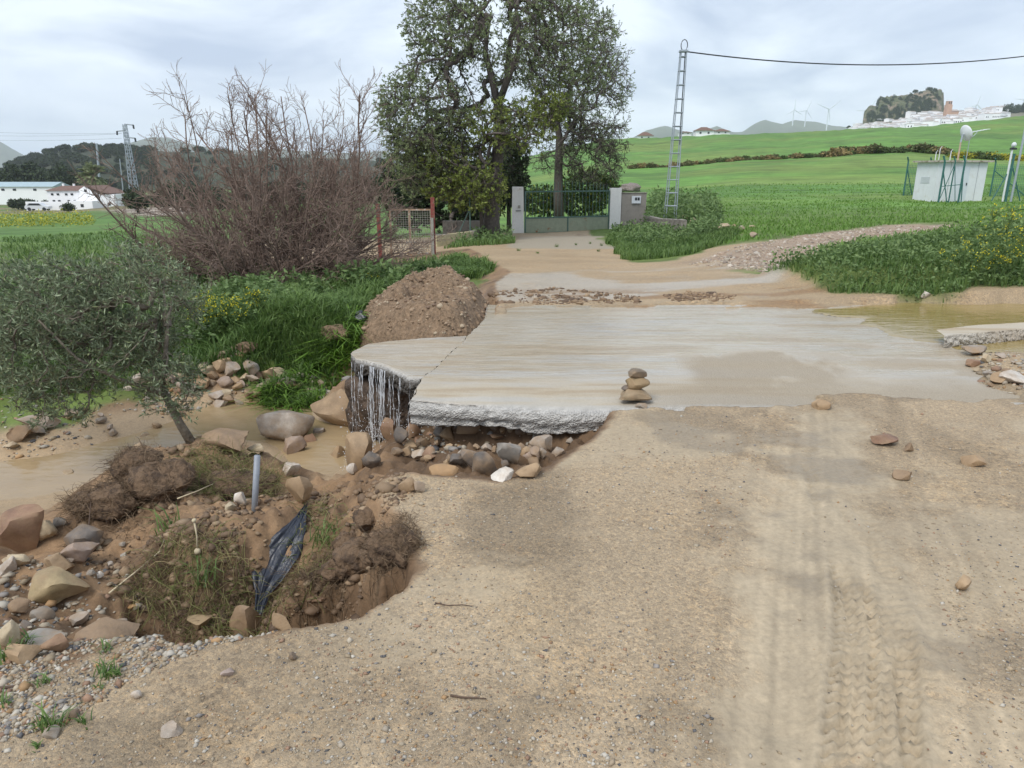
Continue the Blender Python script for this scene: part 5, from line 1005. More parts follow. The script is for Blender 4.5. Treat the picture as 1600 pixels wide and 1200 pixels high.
# weeds pushing through the gravel, lower left
def tuft(px, py, n, h, label, seed, mat=M_GRASS):
    p = G(px, py); rg = np.random.default_rng(seed); P0 = np.column_stack([rg.normal(0, h * .22, n), rg.normal(0, h * .22, n), np.full(n, -.005)]); V, Ft = blades_np(P0, h * rg.uniform(.5, 1.2, n), .0045 + h * .015, 1.0, rg)
    o = link('grass_tuft', mesh_np('grass_tuft', V, Ft, False, {'rnd': np.repeat(rg.random(n), 5)}), mat, None, p); return tag(o, label, 'grass tuft')
for i, (a, c_, h, lab) in enumerate([(165,1018,.10,'green grass tuft in the gravel below the mud-covered rock'),(168,1055,.13,'upright green grass tuft in the middle of the left gravel'),(185,1056,.06,'small bright tuft right of the upright one in the gravel'),(70,1068,.08,'low green tuft in the left gravel bank'),(8,1030,.16,'long green blades at the left edge beside the oval cobble'),(40,1008,.12,'broad green blades over the flat grey slab'),(62,1135,.07,'low weed beside the flat dark pebble'),(78,1140,.14,'single tall blade tuft near the small puddle'),(128,1130,.07,'small weed right of the flat dark pebble'),(10,1100,.09,'pale weed patch at the far left of the gravel'),(60,1168,.05,'tiny weed at the bottom left'),(155,1075,.05,'tiny weed under the upright gravel tuft'),
   (325,905,.16,'bright green torn grass tuft hanging on the bank'),(265,825,.14,'green torn tuft under the matted root clump'),(505,850,.16,'green grass tuft right of the black plastic sheet'),(520,830,.10,'small green tuft on the terrace near the road'),(670,515,.16,'green grass tuft at the front of the soil heap'),(310,760,.12,'short green tuft on the matted root clump')]): tuft(a, c_, 26 if h > .1 else 18, h * (.55 if c_ > 990 else 1.0), lab, 500 + i)
def flower_plant(px, py, h, ns, spread, label, seed, at=None):
    p = G(px, py) if at is None else np.array(at); rg = np.random.default_rng(seed); root = empty('mustard_plant', p, label=label, cat='plant', group=None); d = unit(np.stack([rg.normal(0, spread, ns), rg.normal(0, spread, ns), np.ones(ns)], 1)); cur = np.tile(p, (ns, 1)) + rg.normal(0, .03, (ns, 3)) * [1, 1, 0]; pts = [cur]
    for k in range(5): d = unit(d + rg.normal(0, .1, (ns, 3)) + [0, 0, .05]); cur = cur + d * (h * rg.uniform(.75, 1.1, ns) / 5)[:, None]; pts.append(cur)
    S = np.stack(pts, 1); R = np.full((ns, 6), .0035); B_, RB = spawn(S, R, 4, .35, 1, .6, .35, 4, .1, rg, .7, .1)
    branch_part('stems', [(S, R), (B_, np.maximum(RB, .002))], mat_cache('weed_stem', (.10, .17, .04)), root)
    lp, ld = along(S, 14, rg, .02); l2, ld2 = along(B_, 4, rg, .1); lp = np.vstack([lp, l2]); dd = unit(np.vstack([ld, ld2]) * .3 + rg.normal(0, .8, lp.shape)); leaf_part('leaves', lp, dd, rg.uniform(.03, .09, len(lp)) * (h / .7) ** .5, .028, M_WEED, root, rg)
    tips = np.vstack([S[:, -1], B_[:, -1]]); fp = np.repeat(tips, 6, 0) + rg.normal(0, .016, (len(tips) * 6, 3)); leaf_part('flowers', fp, rg.normal(size=fp.shape), .017, .016, M_FLOW, root, rg); return root
def mat_cache(name, rgb): return MATS.get(name) or mat_simple(name, rgb, .8, .2, 10, 0)
for i, (a, c_, h, ns, sp, lab) in enumerate([(318,535,.62,9,.25,'yellow-flowered mustard nearest the olive, left one of the bank group'),(345,530,.55,8,.25,'yellow-flowered mustard in the middle of the bank group'),(372,525,.50,7,.25,'yellow-flowered mustard at the right of the bank group'),(400,505,.45,6,.3,'sparse yellow mustard under the bare bush'),(575,450,.30,4,.3,'single low yellow-flowered weed right of the bare bush'),
   (1545,440,.95,8,.25,'tall mustard rising highest on the right roadside bank'),(1585,440,.75,7,.3,'mustard plant at the right edge of the roadside bank'),(1510,445,.6,6,.3,'mustard plant left of the tallest one on the roadside bank'),(1560,438,.45,6,.3,'low mustard with orange-yellow flowers near the pond')]): flower_plant(a, c_, h, ns, sp, lab, 700 + i)
# ================================================================== GATE, WALLS, FENCES
def gz_(x_, y_): return float(H(np.array([float(x_)]), np.array([float(y_)]))[0])
M_WHITE = mat_simple('white_plaster', (.72, .71, .68), .85, .08, 5, .25, 30, dirt=(.50, .44, .36), dscale=5, damt=(.56, .72)); M_CONC = mat_simple('grey_render', (.30, .27, .235), .9, .14, 6, .35, 30, dirt=(.20, .18, .15), dscale=3, damt=(.52, .7))
M_GREEN = mat_simple('green_paint', (.085, .15, .125), .5, .15, 8, .1, 40, dirt=(.16, .10, .06), dscale=14, damt=(.64, .72)); M_PANEL = mat_simple('pale_green_sheet', (.27, .30, .215), .6, .12, 6, .2, 20, dirt=(.24, .11, .045), dscale=3.2, damt=(.60, .66))
M_DARK = mat_simple('dark_opening', (.03, .032, .035), .4, .1, 5, 0); M_RUST = mat_simple('rusty_red_paint', (.22, .055, .045), .75, .3, 12, .3, 40, dirt=(.20, .12, .08), dscale=9, damt=(.5, .62)); M_RUST2 = mat_simple('peeling_rust', (.33, .21, .13), .8, .3, 12, .3, 40, dirt=(.50, .47, .42), dscale=9, damt=(.52, .6)); M_WIRE = mat_simple('weathered_wire', (.30, .29, .25), .6, .2, 8, 0); M_BLOCK = mat_simple('yellowed_block', (.42, .37, .22), .9, .15, 5, .35, 30, dirt=(.27, .24, .17), dscale=4, damt=(.5, .68)); M_BLOCKG = mat_simple('grey_block', (.25, .225, .19), .9, .18, 5, .4, 30, dirt=(.12, .10, .08), dscale=3, damt=(.5, .65))
def onground(px, py, Y):                                     # a spot seen at that column and distance, at ground height
    p = atY(px, py, Y); return np.array([p[0], Y, gz_(p[0], Y)])
def post(px0, px1, pyb, pyt, Y, label, taper=.86, mat=M_WHITE, name='gate_post', depth=.42):
    a, b_ = atY(px0, pyb, Y), atY(px1, pyb, Y); top = atY((px0 + px1) / 2, pyt, Y)[2]; g = onground((px0 + px1) / 2, pyb, Y); root = empty(name, (g[0], Y, a[2]), label=label, cat='gate post'); w = b_[0] - a[0]; h = top - a[2]
    MB().box((0, depth / 2, h / 2 - .15), (w, depth, h + .3), 0, taper).build('shaft', mat, root); return root, w, h
YG = 27.5; pl_, w, h = post(799, 819, 369, 292, YG, 'tapered white gate post with small plaque left of the metal gate')
k = pxscale(YG)
MB().box((.05, -.004, h * .60), (.09, .03, .11)).build('plaque', MATS['weathered_wire'], pl_); MB().box((.02, -.006, h * .52), (.20, .03, .022)).build('letter_slot', M_DARK, pl_)
YG2 = 29.0; pr_, w2, h2 = post(952, 969, 360, 294, YG2, 'white gate post between the metal gate and the meter wall', .98)
ga, gb = np.array([pl_.location.x + w / 2 + .02, YG + .2]), np.array([pr_.location.x - w2 / 2 - .02, YG2 + .1]); gl = float(np.hypot(*(gb - ga))); gang = math.atan2(gb[1] - ga[1], gb[0] - ga[0]); z0 = pl_.location.z + .06
gate = empty('metal_gate', (ga[0], ga[1], z0), gang, 'green metal double gate of upright bars over a rust-stained sheet panel', 'gate')
zr = (344 - 368, 303 - 368); hp = 24 * k; hr = 65 * k; htop = 74 * k
for x_, h_ in ((.02, hr), (gl / 2, hp), (gl - .02, hr)): MB().box((x_, 0, h_ / 2), (.045, .05, h_)).build('upright', M_GREEN, gate)
for z_ in (.025, hp + .02, hr): MB().box((gl / 2, .0, z_), (gl, .044, .05)).build('rail', M_GREEN, gate)
for i in (0, 1): MB().box((gl * (.25 + .5 * i), 0.0, hp / 2 + .02), (gl / 2 - .06, .012, hp - .03)).build('sheet_panel', M_PANEL, gate)
NBAR = 23
for i in range(NBAR):
    x_ = gl * (i + 1) / (NBAR + 1); top = hr + (.22 + .16 * math.sin(math.pi * (i + 1) / (NBAR + 1))) ; MB().tube([(x_, -.028, hp + .03), (x_, -.028, top - .04), (x_, -.028, top)], [.0095, .0095, .003], 6).build('bar', M_GREEN, gate)
mw_ = empty('meter_wall', onground(988, 350, 29.0), label='grey rendered meter wall right of the white gate post', cat='wall'); a, b_ = atY(970, 352, 29.), atY(1008, 352, 29.); tz = atY(988, 302, 29.)[2]; mz = mw_.location.z - .25; hh = tz - mz; W = b_[0] - a[0]
MB().box(((a[0] + b_[0]) / 2 - mw_.location.x, .2, mz - mw_.location.z + hh / 2), (W, .4, hh)).build('wall', M_CONC, mw_); MB().box(((a[0] + b_[0]) / 2 - mw_.location.x, .2, tz - mw_.location.z + .015), (W + .05, .45, .03)).build('coping', M_BLOCKG, mw_)
bx_ = atY(994, 312, 28.98) - np.array(mw_.location); box_o = MB().box((bx_[0], -.03, bx_[2]), (14 * pxscale(29), .07, 11 * pxscale(29))).build('meter_box', mat_simple('white_box', (.68, .70, .72), .5, .05, 5, 0), mw_)
for dx in (-.5, 3.5): MB().box((bx_[0] + dx * pxscale(29), -.068, bx_[2] + 1.2 * pxscale(29)), (3.2 * pxscale(29), .012, 4.5 * pxscale(29))).build('meter_window', M_DARK, box_o)
# low block wall running from the meter wall towards the road
def block_wall(name, A, B, n, courses, bh, mat, label, thick=.18, base=-.1, capmat=None):
    A, B = np.array(A), np.array(B); L_ = float(np.hypot(*(B - A)[:2])); an = math.atan2(B[1] - A[1], B[0] - A[0]); root = empty(name, A, an, label, 'wall'); bl = L_ / n; dzt = B[2] - A[2]
    me = MB().box((0, 0, 0), (bl - .012, thick, bh - .012)).mesh('block'); me.materials.append(mat)
    for c_ in range(courses):
        for i in range(n + (c_ % 2)):
            x_ = (i + .5 - .5 * (c_ % 2)) * bl; half = (c_ % 2) and i in (0, n); o = bpy.data.objects.new('block', me); COL.objects.link(o); o.parent = root
            if half: o.scale = (.5, 1, 1); x_ = bl * .25 if i == 0 else L_ - bl * .25
            o.location = (x_, random.uniform(-.004, .004), base + (c_ + .5) * bh + dzt * x_ / L_); o.rotation_euler = (0, 0, random.uniform(-.004, .004))
    MB().box((L_ / 2, 0, base + courses * bh / 2 + dzt / 2 - .006), (L_ - .02, thick - .02, courses * bh - .02)).build('mortar', capmat or M_CONC, root); return root
block_wall('block_wall', onground(1008, 362, 28.6), onground(1068, 366, 23.5), 9, 3, .2, M_BLOCKG, 'low stained grey block wall running from the meter wall into the grass', base=-.12)
block_wall('block_wall', onground(680, 386, 22.0), onground(736, 384, 23.0), 4, 2, .185, M_BLOCK, 'low yellowish block wall between the red post and the tall trunk', base=-.02)
block_wall('block_wall', onground(736, 384, 23.05), onground(757, 380, 26.0), 4, 2, .185, M_BLOCKG, 'short grey return of the low yellowish wall', base=-.02)
a = onground(692, 368, 26.5); b_ = onground(757, 366, 26.8)
o = MB().box((0, 0, .25), (float(b_[0] - a[0]), .2, .75)).build('old_wall', M_BLOCKG, None, ((a[0] + b_[0]) / 2, 26.6, a[2])); tag(o, 'old dark grey wall in the shade behind the low yellowish wall', 'wall')
gp_ = onground(735, 378, 23.6); fp = empty('fence_post', gp_, label='thin green fence post with a slanted brace beside the tall trunk', cat='fence post'); MB().tube([(0, 0, -.1), (0, 0, 1.5)], .022, 8).build('post', M_GREEN, fp); MB().tube([(-.02, 0, 1.0), (-.45, .1, .1)], .016, 6).build('brace', M_GREEN, fp)
# rusty mesh gate
YM = 19.0; km = pxscale(YM); mg_ = empty('mesh_gate', onground(612, 392, YM), label='rusty framed wire mesh gate behind the bare bush', cat='gate'); lx0 = 0.0; lx1 = 64 * km; zb, zt = .10, 74 * km
for x_, mt in ((lx0, M_RUST2), (lx0 + 30 * km, M_RUST2), (lx1, M_RUST2)): MB().box((x_, 0, zt / 2), (.055, .04, zt)).build('upright', mt, mg_)
for z_ in (zb + .02, 24 * km, zt): MB().box((lx1 / 2, -.004, z_), (lx1, .03, .04)).build('rail', M_RUST2, mg_)
for i in range(17): x_ = lx1 * (i + .5) / 17; MB().tube([(x_, -.02, zb), (x_, -.02, zt)], .004, 3).build('wire', M_WIRE, mg_)
for i in range(20): z_ = zb + (zt - zb) * (i + .5) / 20; MB().tube([(0, -.024, z_), (lx1, -.024, z_)], .004, 3).build('wire', M_WIRE, mg_)
for px_, top, lab in ((678, 308, 'red rusty steel post at the right end of the mesh gate'), (594, 318, 'red rusty steel post at the left end of the mesh gate')):
    g = onground(px_, 392, YM - .05); zt_ = atY(px_, top, YM)[2] - g[2]; rp = empty('steel_post', g, label=lab, cat='post'); MB().box((0, 0, zt_ / 2), (.10, .02, zt_)).build('flange', M_RUST, rp); MB().box((-.04, .05, zt_ / 2 - .01), (.02, .10, zt_ - .02)).build('web', M_RUST, rp)
    if px_ == 678: MB().box((-.02, -.04, .45), (.07, .05, 1.0)).build('timber', M_WIRE, rp)
o = MB(); tag(lump('brush_heap', 985, 300, 36, 14, mat_simple('dry_brush', (.22, .185, .165), .95, .5, 18, 1.0, 25, bdist=.05), 340, 'grey heap of dry brush behind the meter wall', 'brush heap', ang=.6, rough=.3), None)
# ================================================================== LATTICE MAST AND CABLE
M_GALV = mat_simple('galvanised_steel', (.36, .40, .43), .5, .12, 8, 0, metal=.35); M_CABLE = mat_simple('black_cable', (.02, .021, .023), .6, .1, 8, 0)
YP = 29.0; pb = onground(1048, 318, YP); pt = atY(1068, 80, YP + .3); mast = empty('lattice_mast', pb, label='slim galvanised lattice mast carrying a black cable beside the field', cat='mast'); hz = pt[2] - pb[2]; lean = (pt - pb) / hz
def mpt(s, i, j, z): return Vector((lean[0] * z + i * s, lean[1] * z + j * s, z))
s0, s1 = .21, .10
for i, j in ((-1, -1), (1, -1), (1, 1), (-1, 1)): MB().tube([mpt(s0, i, j, -.1), mpt(s1, i, j, hz)], .021, 4).build('leg', M_GALV, mast)
nb = 13
for q in range(nb):
    z_ = hz * (q + .6) / nb; s = s0 + (s1 - s0) * z_ / hz; cs = [mpt(s, i, j, z_) for i, j in ((-1, -1), (1, -1), (1, 1), (-1, 1))]
    m_ = MB()
    for a_ in range(4): m_.tube([cs[a_], cs[(a_ + 1) % 4]], .020, 4)
    m_.build('rung', M_GALV, mast)
MB().box(tuple(mpt(0, 0, 0, hz)), (.30, .30, .06)).build('head', M_GALV, mast); lp_ = [mpt(0, 0, 0, hz) + Vector((.13 * math.sin(t_) + .03 * t_ / 6, 0, .20 - .20 * math.cos(t_))) for t_ in np.linspace(0, 6.0, 16)]; MB().tube(lp_, .016, 6).build('cable_loop', M_CABLE, mast)
MB().tube([mpt(.05, 1, -1, hz), mpt(.10, 1, -1, hz * .62), mpt(.12, 1, -1, hz * .48)], .016, 5).build('cable_drop', M_CABLE, mast)
ce = atY(1760, 62, 34.0); cs_ = np.array(pb) + np.array(mpt(0, 0, 0, hz)); cpts = []
mid = atY(1320, 98, YP + 1.8)
for t_ in np.linspace(0, 1, 60): q = cs_ * (1 - t_) + ce * t_; q = q + np.array([0, 0, -1]) * 4 * t_ * (1 - t_) * .72; cpts.append(q)
o = MB().tube(cpts, .024, 6).build('overhead_cable', M_CABLE, smooth=True); tag(o, 'black overhead cable sagging from the lattice mast to the right', 'cable')
# ================================================================== SHED AND ITS FENCE
YS = 42.0; ks = pxscale(YS); c0 = onground(1457, 315, YS); shed = empty('utility_shed', c0, label='small white panel shed with dish on its flat roof in the green field', cat='shed'); Wd = 86 * ks; Hd = 60 * ks; dp = 1.7
M_SHED = mat_simple('white_panel', (.66, .68, .70), .6, .05, 3, .05, 20, dirt=(.55, .54, .50), dscale=2.5, damt=(.55, .75)); M_SEAM = mat_simple('panel_seam', (.40, .42, .44), .6, .05, 4, 0); M_ROOF = mat_simple('stained_roof', (.42, .38, .33), .85, .2, 4, .2, 20, dirt=(.16, .13, .08), dscale=3, damt=(.5, .62)); M_LOUV = mat_simple('vent', (.48, .51, .53), .6, .05, 4, 0)
an = math.radians(9); shed.rotation_euler = (0, 0, an)
MB().box((Wd / 2, dp / 2, Hd / 2 - .1), (Wd, dp, Hd + .2)).build('wall', M_SHED, shed); MB().box((Wd / 2, dp / 2, Hd + .04), (Wd + .4, dp + .4, .10)).build('roof', M_ROOF, shed)
for x_ in (Wd * .26, Wd * .82): MB().box((x_, -.004, Hd / 2), (.03, .02, Hd - .02)).build('seam', M_SEAM, shed)
dr_ = MB().box((Wd * .5, -.012, Hd * .44), (Wd * .30, .03, Hd * .86)).build('door', mat_simple('door_sheet', (.57, .61, .65), .5, .05, 4, 0), shed); MB().box((Wd * .62, -.04, Hd * .45), (.04, .05, .14)).build('handle', M_DARK, dr_)
MB().box((-.006, dp * .5, Hd * .55), (.02, .7, .35)).build('vent', M_LOUV, shed)
for x_, hh_ in ((Wd * .12, .55), (Wd * .19, .75), (Wd * .42, .6)): MB().tube([(x_, .8, Hd), (x_, .8, Hd + hh_), (x_ + .08, .8, Hd + hh_ + .1)], .022, 5).build('vent_pipe', M_SHED, shed)
da = empty('satellite_dish', np.array(c0) + np.array([Wd * .52, 1.0, Hd + .09]), an, 'white satellite dish on a stub mast on the shed roof', 'satellite dish'); MB().tube([(0, 0, 0), (0, 0, 1.0)], .045, 8).build('mast', mat_simple('rust_tube', (.45, .33, .24), .7, .2, 8, 0), da)
V = []; Fc = []; nr_ = 6; ns_ = 20
for i in range(nr_ + 1):
    r_ = .46 * i / nr_
    for j in range(ns_): t_ = 2 * math.pi * j / ns_; V.append(Vector((.16 * (r_ / .46) ** 2, r_ * math.cos(t_), r_ * math.sin(t_))))
Fc = [(i * ns_ + j, i * ns_ + (j + 1) % ns_, (i + 1) * ns_ + (j + 1) % ns_, (i + 1) * ns_ + j) for i in range(nr_) for j in range(ns_)]
m_ = MB(); m_.add([Vector((v.x * math.cos(.35) + v.z * -math.sin(.35) * 1.0 + .10, v.y * 1.0, v.x * math.sin(.35) + v.z * math.cos(.35) + 1.45)) for v in V], Fc); dd = m_.build('reflector', M_SHED, da, smooth=True); dd.modifiers.new('t', 'SOLIDIFY').thickness = .03
MB().tube([(.0, 0, 1.0), (.06, 0, 1.45)], .05, 6).build('bracket', M_GALV, da); MB().tube([(.2, 0, 1.1), (.75, 0, 1.35), (.95, 0, 1.55)], .018, 5).build('feed_arm', M_GALV, da)
yg = empty('yagi_antenna', np.array(c0) + np.array([Wd * .75, 1.4, Hd + .09]), an, 'thin comb antenna on the right half of the shed roof', 'antenna'); MB().tube([(0, 0, 0), (0, 0, 1.55)], .02, 5).build('mast', M_GALV, yg); MB().tube([(-.3, 0, 1.5), (1.1, 0, 1.75)], .018, 5).build('boom', M_SHED, yg)
for i in range(7): MB().tube([(-.2 + i * .2, -.25, 1.53 + i * .034), (-.2 + i * .2, .25, 1.53 + i * .034)], .014, 4).build('element', M_SHED, yg)
M_FG = mat_simple('fence_green', (.035, .13, .115), .5, .1, 8, 0)
def fence_panel(A, B, h_, label):
    A, B = np.array(A), np.array(B); root = empty('wire_fence', A, label=label, cat='fence'); L_ = B - A; n = max(4, int(np.hypot(*L_[:2]) / .11)); m_ = MB()
    for i in range(n): q = L_ * (i / (n - 1)); m_.tube([Vector((q[0], q[1], q[2] + .02)), Vector((q[0], q[1], q[2] + h_))], .009, 3)
    for i in range(int(h_ / .11)): m_.tube([Vector((0, 0, .05 + i * .11)), Vector((L_[0], L_[1], L_[2] + .05 + i * .11))], .009, 3)
    o = m_.build('netting', M_FG, root); o['kind'] = 'stuff'
    for q in (np.zeros(3), L_): MB().tube([Vector(q), Vector(q) + Vector((0, 0, h_ + .1)), Vector(q) + Vector((-.14, -.10, h_ + .35))], .045, 6).build('post', M_FG, root)
    MB().tube([Vector((0.0, -.03, h_ * .8)), Vector((L_[0] * .35, L_[1] * .35 - .05, .05))], .03, 5).build('brace', M_FG, root); return root
fence_panel(onground(1411, 308, 46.), onground(1447, 306, 46.5), 1.95, 'green wire fence left of the white shed')
fence_panel(onground(1545, 314, 46.5), onground(1700, 314, 46.), 1.95, 'green wire fence right of the white shed')
for px_, lab, br in ((1466, 'green fence post with brace at the left front of the shed', -1), (1482, 'thin green gate frame post in front of the shed', 0), (1497, 'green fence post with arm in front of the shed door', 1)):
    g = onground(px_, 316, 40.5); fp = empty('fence_post', g, label=lab, cat='fence post'); MB().tube([(0, 0, 0), (0, 0, 2.2), (-.12, 0, 2.5)], .05 if br else .035, 6).build('post', M_FG, fp)
    if br: MB().tube([(0, 0, 1.7), (br * .45 * (-1 if br < 0 else 1) * (1 if br < 0 else .3), -.05, 0)], .03, 5).build('brace', M_FG, fp)
    else: MB().tube([(-.5, 0, .9), (.55, 0, 1.0)], .02, 5).build('rail', M_FG, fp); MB().tube([(0, 0, 2.1), (-.55, 0, .1)], .02, 5).build('brace', M_FG, fp); MB().tube([(0, 0, 2.1), (.35, 0, .1)], .02, 5).build('brace', M_FG, fp)
g = onground(1566, 316, 40.); cp_ = empty('camera_pole', g, label='pole topped by a white dome camera right of the shed', cat='pole'); MB().tube([(0, 0, 0), (0, 0, 2.75)], .05, 8).build('pole', M_SHED, cp_); MB().tube([(.16, 0, 0), (.16, 0, 2.5)], .06, 6).build('post', M_FG, cp_); MB().tube([(.16, 0, 1.9), (-.6, 0, .05)], .035, 5).build('brace', M_FG, cp_); MB().tube([(.16, 0, 1.9), (.95, 0, .05)], .035, 5).build('brace', M_FG, cp_)
link('dome', rock_mesh('dome', (.24, .24, .28), 3, 3, 0, .0, 0, False), M_SHED, cp_, (.05, 0, 2.8)); MB().box((.05, 0, 2.75), (.3, .14, .1)).build('bracket', M_DARK, cp_)
g = onground(1579, 316, 39.5); lp2 = empty('lamp_pole', g, label='tall grey metal pole at the right edge beside the camera pole', cat='pole'); MB().tube([(0, 0, 0), (0.03, 0, 4.0)], .055, 8).build('pole', M_GALV, lp2); MB().box((.1, 0, 3.3), (.14, .12, .2)).build('junction_box', M_SHED, lp2)
M_TERRA = mat_simple('roof_tile', (.165, .10, .078), .9, .2, 3, .2, 10); M_BARE = mat_simple('red_earth', (.34, .20, .11), .95, .2, 3, .3, 10)
# ================================================================== HEDGES
def leafy_mesh(name, seed, n, r, leaf, squash=.75, trunk=0.0, lobes=7):
    rg = np.random.default_rng(seed); c = unit(rg.normal(size=(lobes, 3))) * rg.uniform(.2, .62, (lobes, 1)); c[:, 2] = np.abs(c[:, 2]) * .9; ci = rg.integers(0, lobes, n); v = unit(rg.normal(size=(n, 3))) * rg.uniform(.55, 1, (n, 1)) ** .5 * .45
    P0 = (c[ci] + v); P0[:, 2] = np.maximum(P0[:, 2] + .15, .0) * squash; P0 *= r; P0[:, 2] += trunk
    V, Ft = leaves_np(P0, rg.normal(size=(n, 3)), leaf * rg.uniform(.6, 1.3, n), leaf * .7, .2, rg); rnd = np.clip(rg.normal(.45, .25, n), 0, 1)
    if trunk: tv, tf = tubes_np(np.array([[[0, 0, 0], [0, 0, trunk * .6], [.05 * r, 0, trunk + r * .3]]]), np.array([[.09 * r, .07 * r, .04 * r]]), 6); tf = np.vstack([tf[:, [0, 1, 2]], tf[:, [0, 2, 3]]]) + len(V); V = np.vstack([V, tv]); Ft = np.vstack([Ft, tf]); rnd = np.concatenate([np.repeat(rnd, 4), np.zeros(len(tv))]); return mesh_np(name, V, Ft, False, {'rnd': rnd})
    return mesh_np(name, V, Ft, False, {'rnd': np.repeat(rnd, 4)})
M_H = [mat_leaf('hedge_green', (.035, .06, .016), (.11, .15, .04), .7, .1), mat_leaf('hedge_straw', (.16, .12, .05), (.32, .24, .10), .8, .1), mat_leaf('hedge_olive', (.07, .08, .03), (.18, .17, .07), .8, .1), mat_leaf('broom_yellow', (.10, .14, .02), (.62, .52, .03), .7, .1)]
HM = [[leafy_mesh('shrub', 900 + i * 5 + j, 420, 1.0, .20, .62) for j in range(2)] for i in range(4)]
for i, ms in enumerate(HM):
    for me in ms: me.materials.append(M_H[i])
rg = np.random.default_rng(77); xs = np.linspace(984, 1475, 62)
for i, px_ in enumerate(xs):
    kind = [1, 2, 0, 1, 2, 1, 0, 2][i % 8] if px_ < 1330 else [0, 2, 0, 0, 1][i % 5]; p = onground(px_ + rg.uniform(-4, 4), 250, 108 + rg.uniform(-2, 2)); me = HM[kind][i % 2]; o = link('hedge_shrub', me, None, None, p); s = rg.uniform(.55, 1.1) * (1.0 + (px_ > 1290) * .7); o.scale = (s * 1.5, s * 1.2, s); o.rotation_euler = (0, 0, rg.uniform(0, 6))
    tag(o, 'shrub in the straggling hedge line across the middle of the green field', 'shrub', 'hedge line across the field')
for i in range(20):
    p = onground(1488 + i * 7.5, 240, 100 + rg.uniform(-2, 2)); o = link('broom_shrub', HM[3 if i % 3 else 0][i % 2], None, None, p); s = rg.uniform(.9, 1.5); o.scale = (s * 1.3, s, s * 1.1); o.rotation_euler = (0, 0, rg.uniform(0, 6)); tag(o, 'yellow-flowering broom shrub in the row behind the white shed', 'shrub', 'broom row behind the shed')
# ================================================================== FAR VILLAGE, HILLS, TURBINES
def ridge(name, prof, Y, depth, mat, zbase, seed, nz=24, rough=.06, kind='structure'):
    prof = np.array(prof, float); n = 220; px_ = np.linspace(prof[0, 0], prof[-1, 0], n); py_ = np.interp(px_, prof[:, 0], prof[:, 1]); top = np.array([atY(a, b, Y) for a, b in zip(px_, py_)]); V = []
    for j in range(nz):
        t_ = j / (nz - 1); s = math.sin(math.pi * t_) ** 1.0; yy = Y + (t_ - .5) * depth; scale = yy / Y
        hgt = (top[:, 2] - zbase); nn = (fbm(px_ * .03 * 8 / 8 + 0, np.full(n, t_ * 5), seed, 5) - .5) * rough * hgt * (abs(t_ - .5) > .02)
        V.append(np.column_stack([top[:, 0] * scale, np.full(n, yy), zbase + hgt * s ** .8 + nn]))
    V = np.array(V).reshape(-1, 3); I = np.arange(nz * n).reshape(nz, n); return tag(link(name, mesh_np(name, V, np.stack([I[:-1, :-1], I[:-1, 1:], I[1:, 1:], I[1:, :-1]], -1).reshape(-1, 4), True), mat), kind=kind)
M_MOUNT = mat_simple('mountain_scrub', (.10, .11, .075), .95, .3, .004, 0); M_HILL = mat_simple('dark_hill', (.032, .042, .02), .95, .4, .05, 0, dirt=(.06, .058, .032), dscale=.02, damt=(.5, .62)); M_CLIFF = mat_simple('cliff_rock', (.26, .19, .145), .95, .4, .12, 1.0, .3, dirt=(.09, .10, .05), dscale=.05, damt=(.38, .52), bdist=2.0)
ridge('mountain', [(860,240),(920,228),(985,217),(1010,204),(1040,198),(1072,206),(1090,208),(1120,198),(1145,207),(1160,206),(1180,193),(1195,188),(1222,194),(1242,188),(1272,190),(1300,197),(1340,199),(1420,215),(1500,225)], 3600, 1400, M_MOUNT, -30, 5)
ridge('mountain', [(-260,190),(-80,205),(0,222),(18,232),(40,244),(80,262)], 3800, 1400, M_MOUNT, -60, 6)
ridge('mountain', [(120,262),(165,234),(180,226),(200,224),(240,214),(262,216),(300,226),(350,236),(430,232),(520,240),(600,236),(700,248),(800,262)], 3300, 1300, M_MOUNT, -60, 7)
HILLP = [(-300,285),(-120,272),(0,263),(40,252),(62,244),(92,236),(120,232),(160,232),(200,234),(260,238),(330,238),(420,246),(520,248),(640,256),(720,270)]
ridge('hill', HILLP, 620, 520, M_HILL, -16, 8)
# village: slope, cliff, houses, church
VP_ = [(1318,206),(1332,203),(1352,197),(1380,191),(1420,186),(1450,182),(1490,181),(1530,178),(1560,174),(1600,168),(1700,158)]
ridge('village_hill', VP_, 900, 420, mat_simple('village_slope', (.16, .15, .11), .95, .3, .03, 0), 0, 9)
n1_, n2_ = 110, 26; prof = np.array([(1350,200),(1350,176),(1356,168),(1372,166),(1375,153),(1392,151),(1412,149),(1432,146),(1444,142),(1458,141),(1471,141),(1474,147),(1475,182)], float); V = []
pxs = np.interp(np.linspace(0, 1, n1_), np.linspace(0, 1, len(prof)), prof[:, 0]); pys = np.interp(np.linspace(0, 1, n1_), np.linspace(0, 1, len(prof)), prof[:, 1])
for j in range(n2_):
    t_ = j / (n2_ - 1); d_ = -1 + 2 * t_
    for a, b in zip(pxs, pys):
        tp = atY(a, b, 905); bz = atY(a, 200, 905)[2]; f_ = (1 - abs(d_) ** 2.2); nn = float(vnoise(np.array([a * .35]), np.array([t_ * 9]), 4)[0] - .5)
        V.append((tp[0] * (905 + d_ * 42) / 905 + nn * 5, 905 + d_ * 42 * (1.0) + nn * 9, bz + (tp[2] - bz) * max(0, f_) + nn * 6 * (abs(d_) > .12)))
I = np.arange(n1_ * n2_).reshape(n2_, n1_); o = link('rock_outcrop', mesh_np('rock_outcrop', np.array(V), np.stack([I[:-1, :-1], I[:-1, 1:], I[1:, 1:], I[1:, :-1]], -1).reshape(-1, 4), False), M_CLIFF); tag(o, 'brown cliff-sided rock crag above the white village', 'crag')
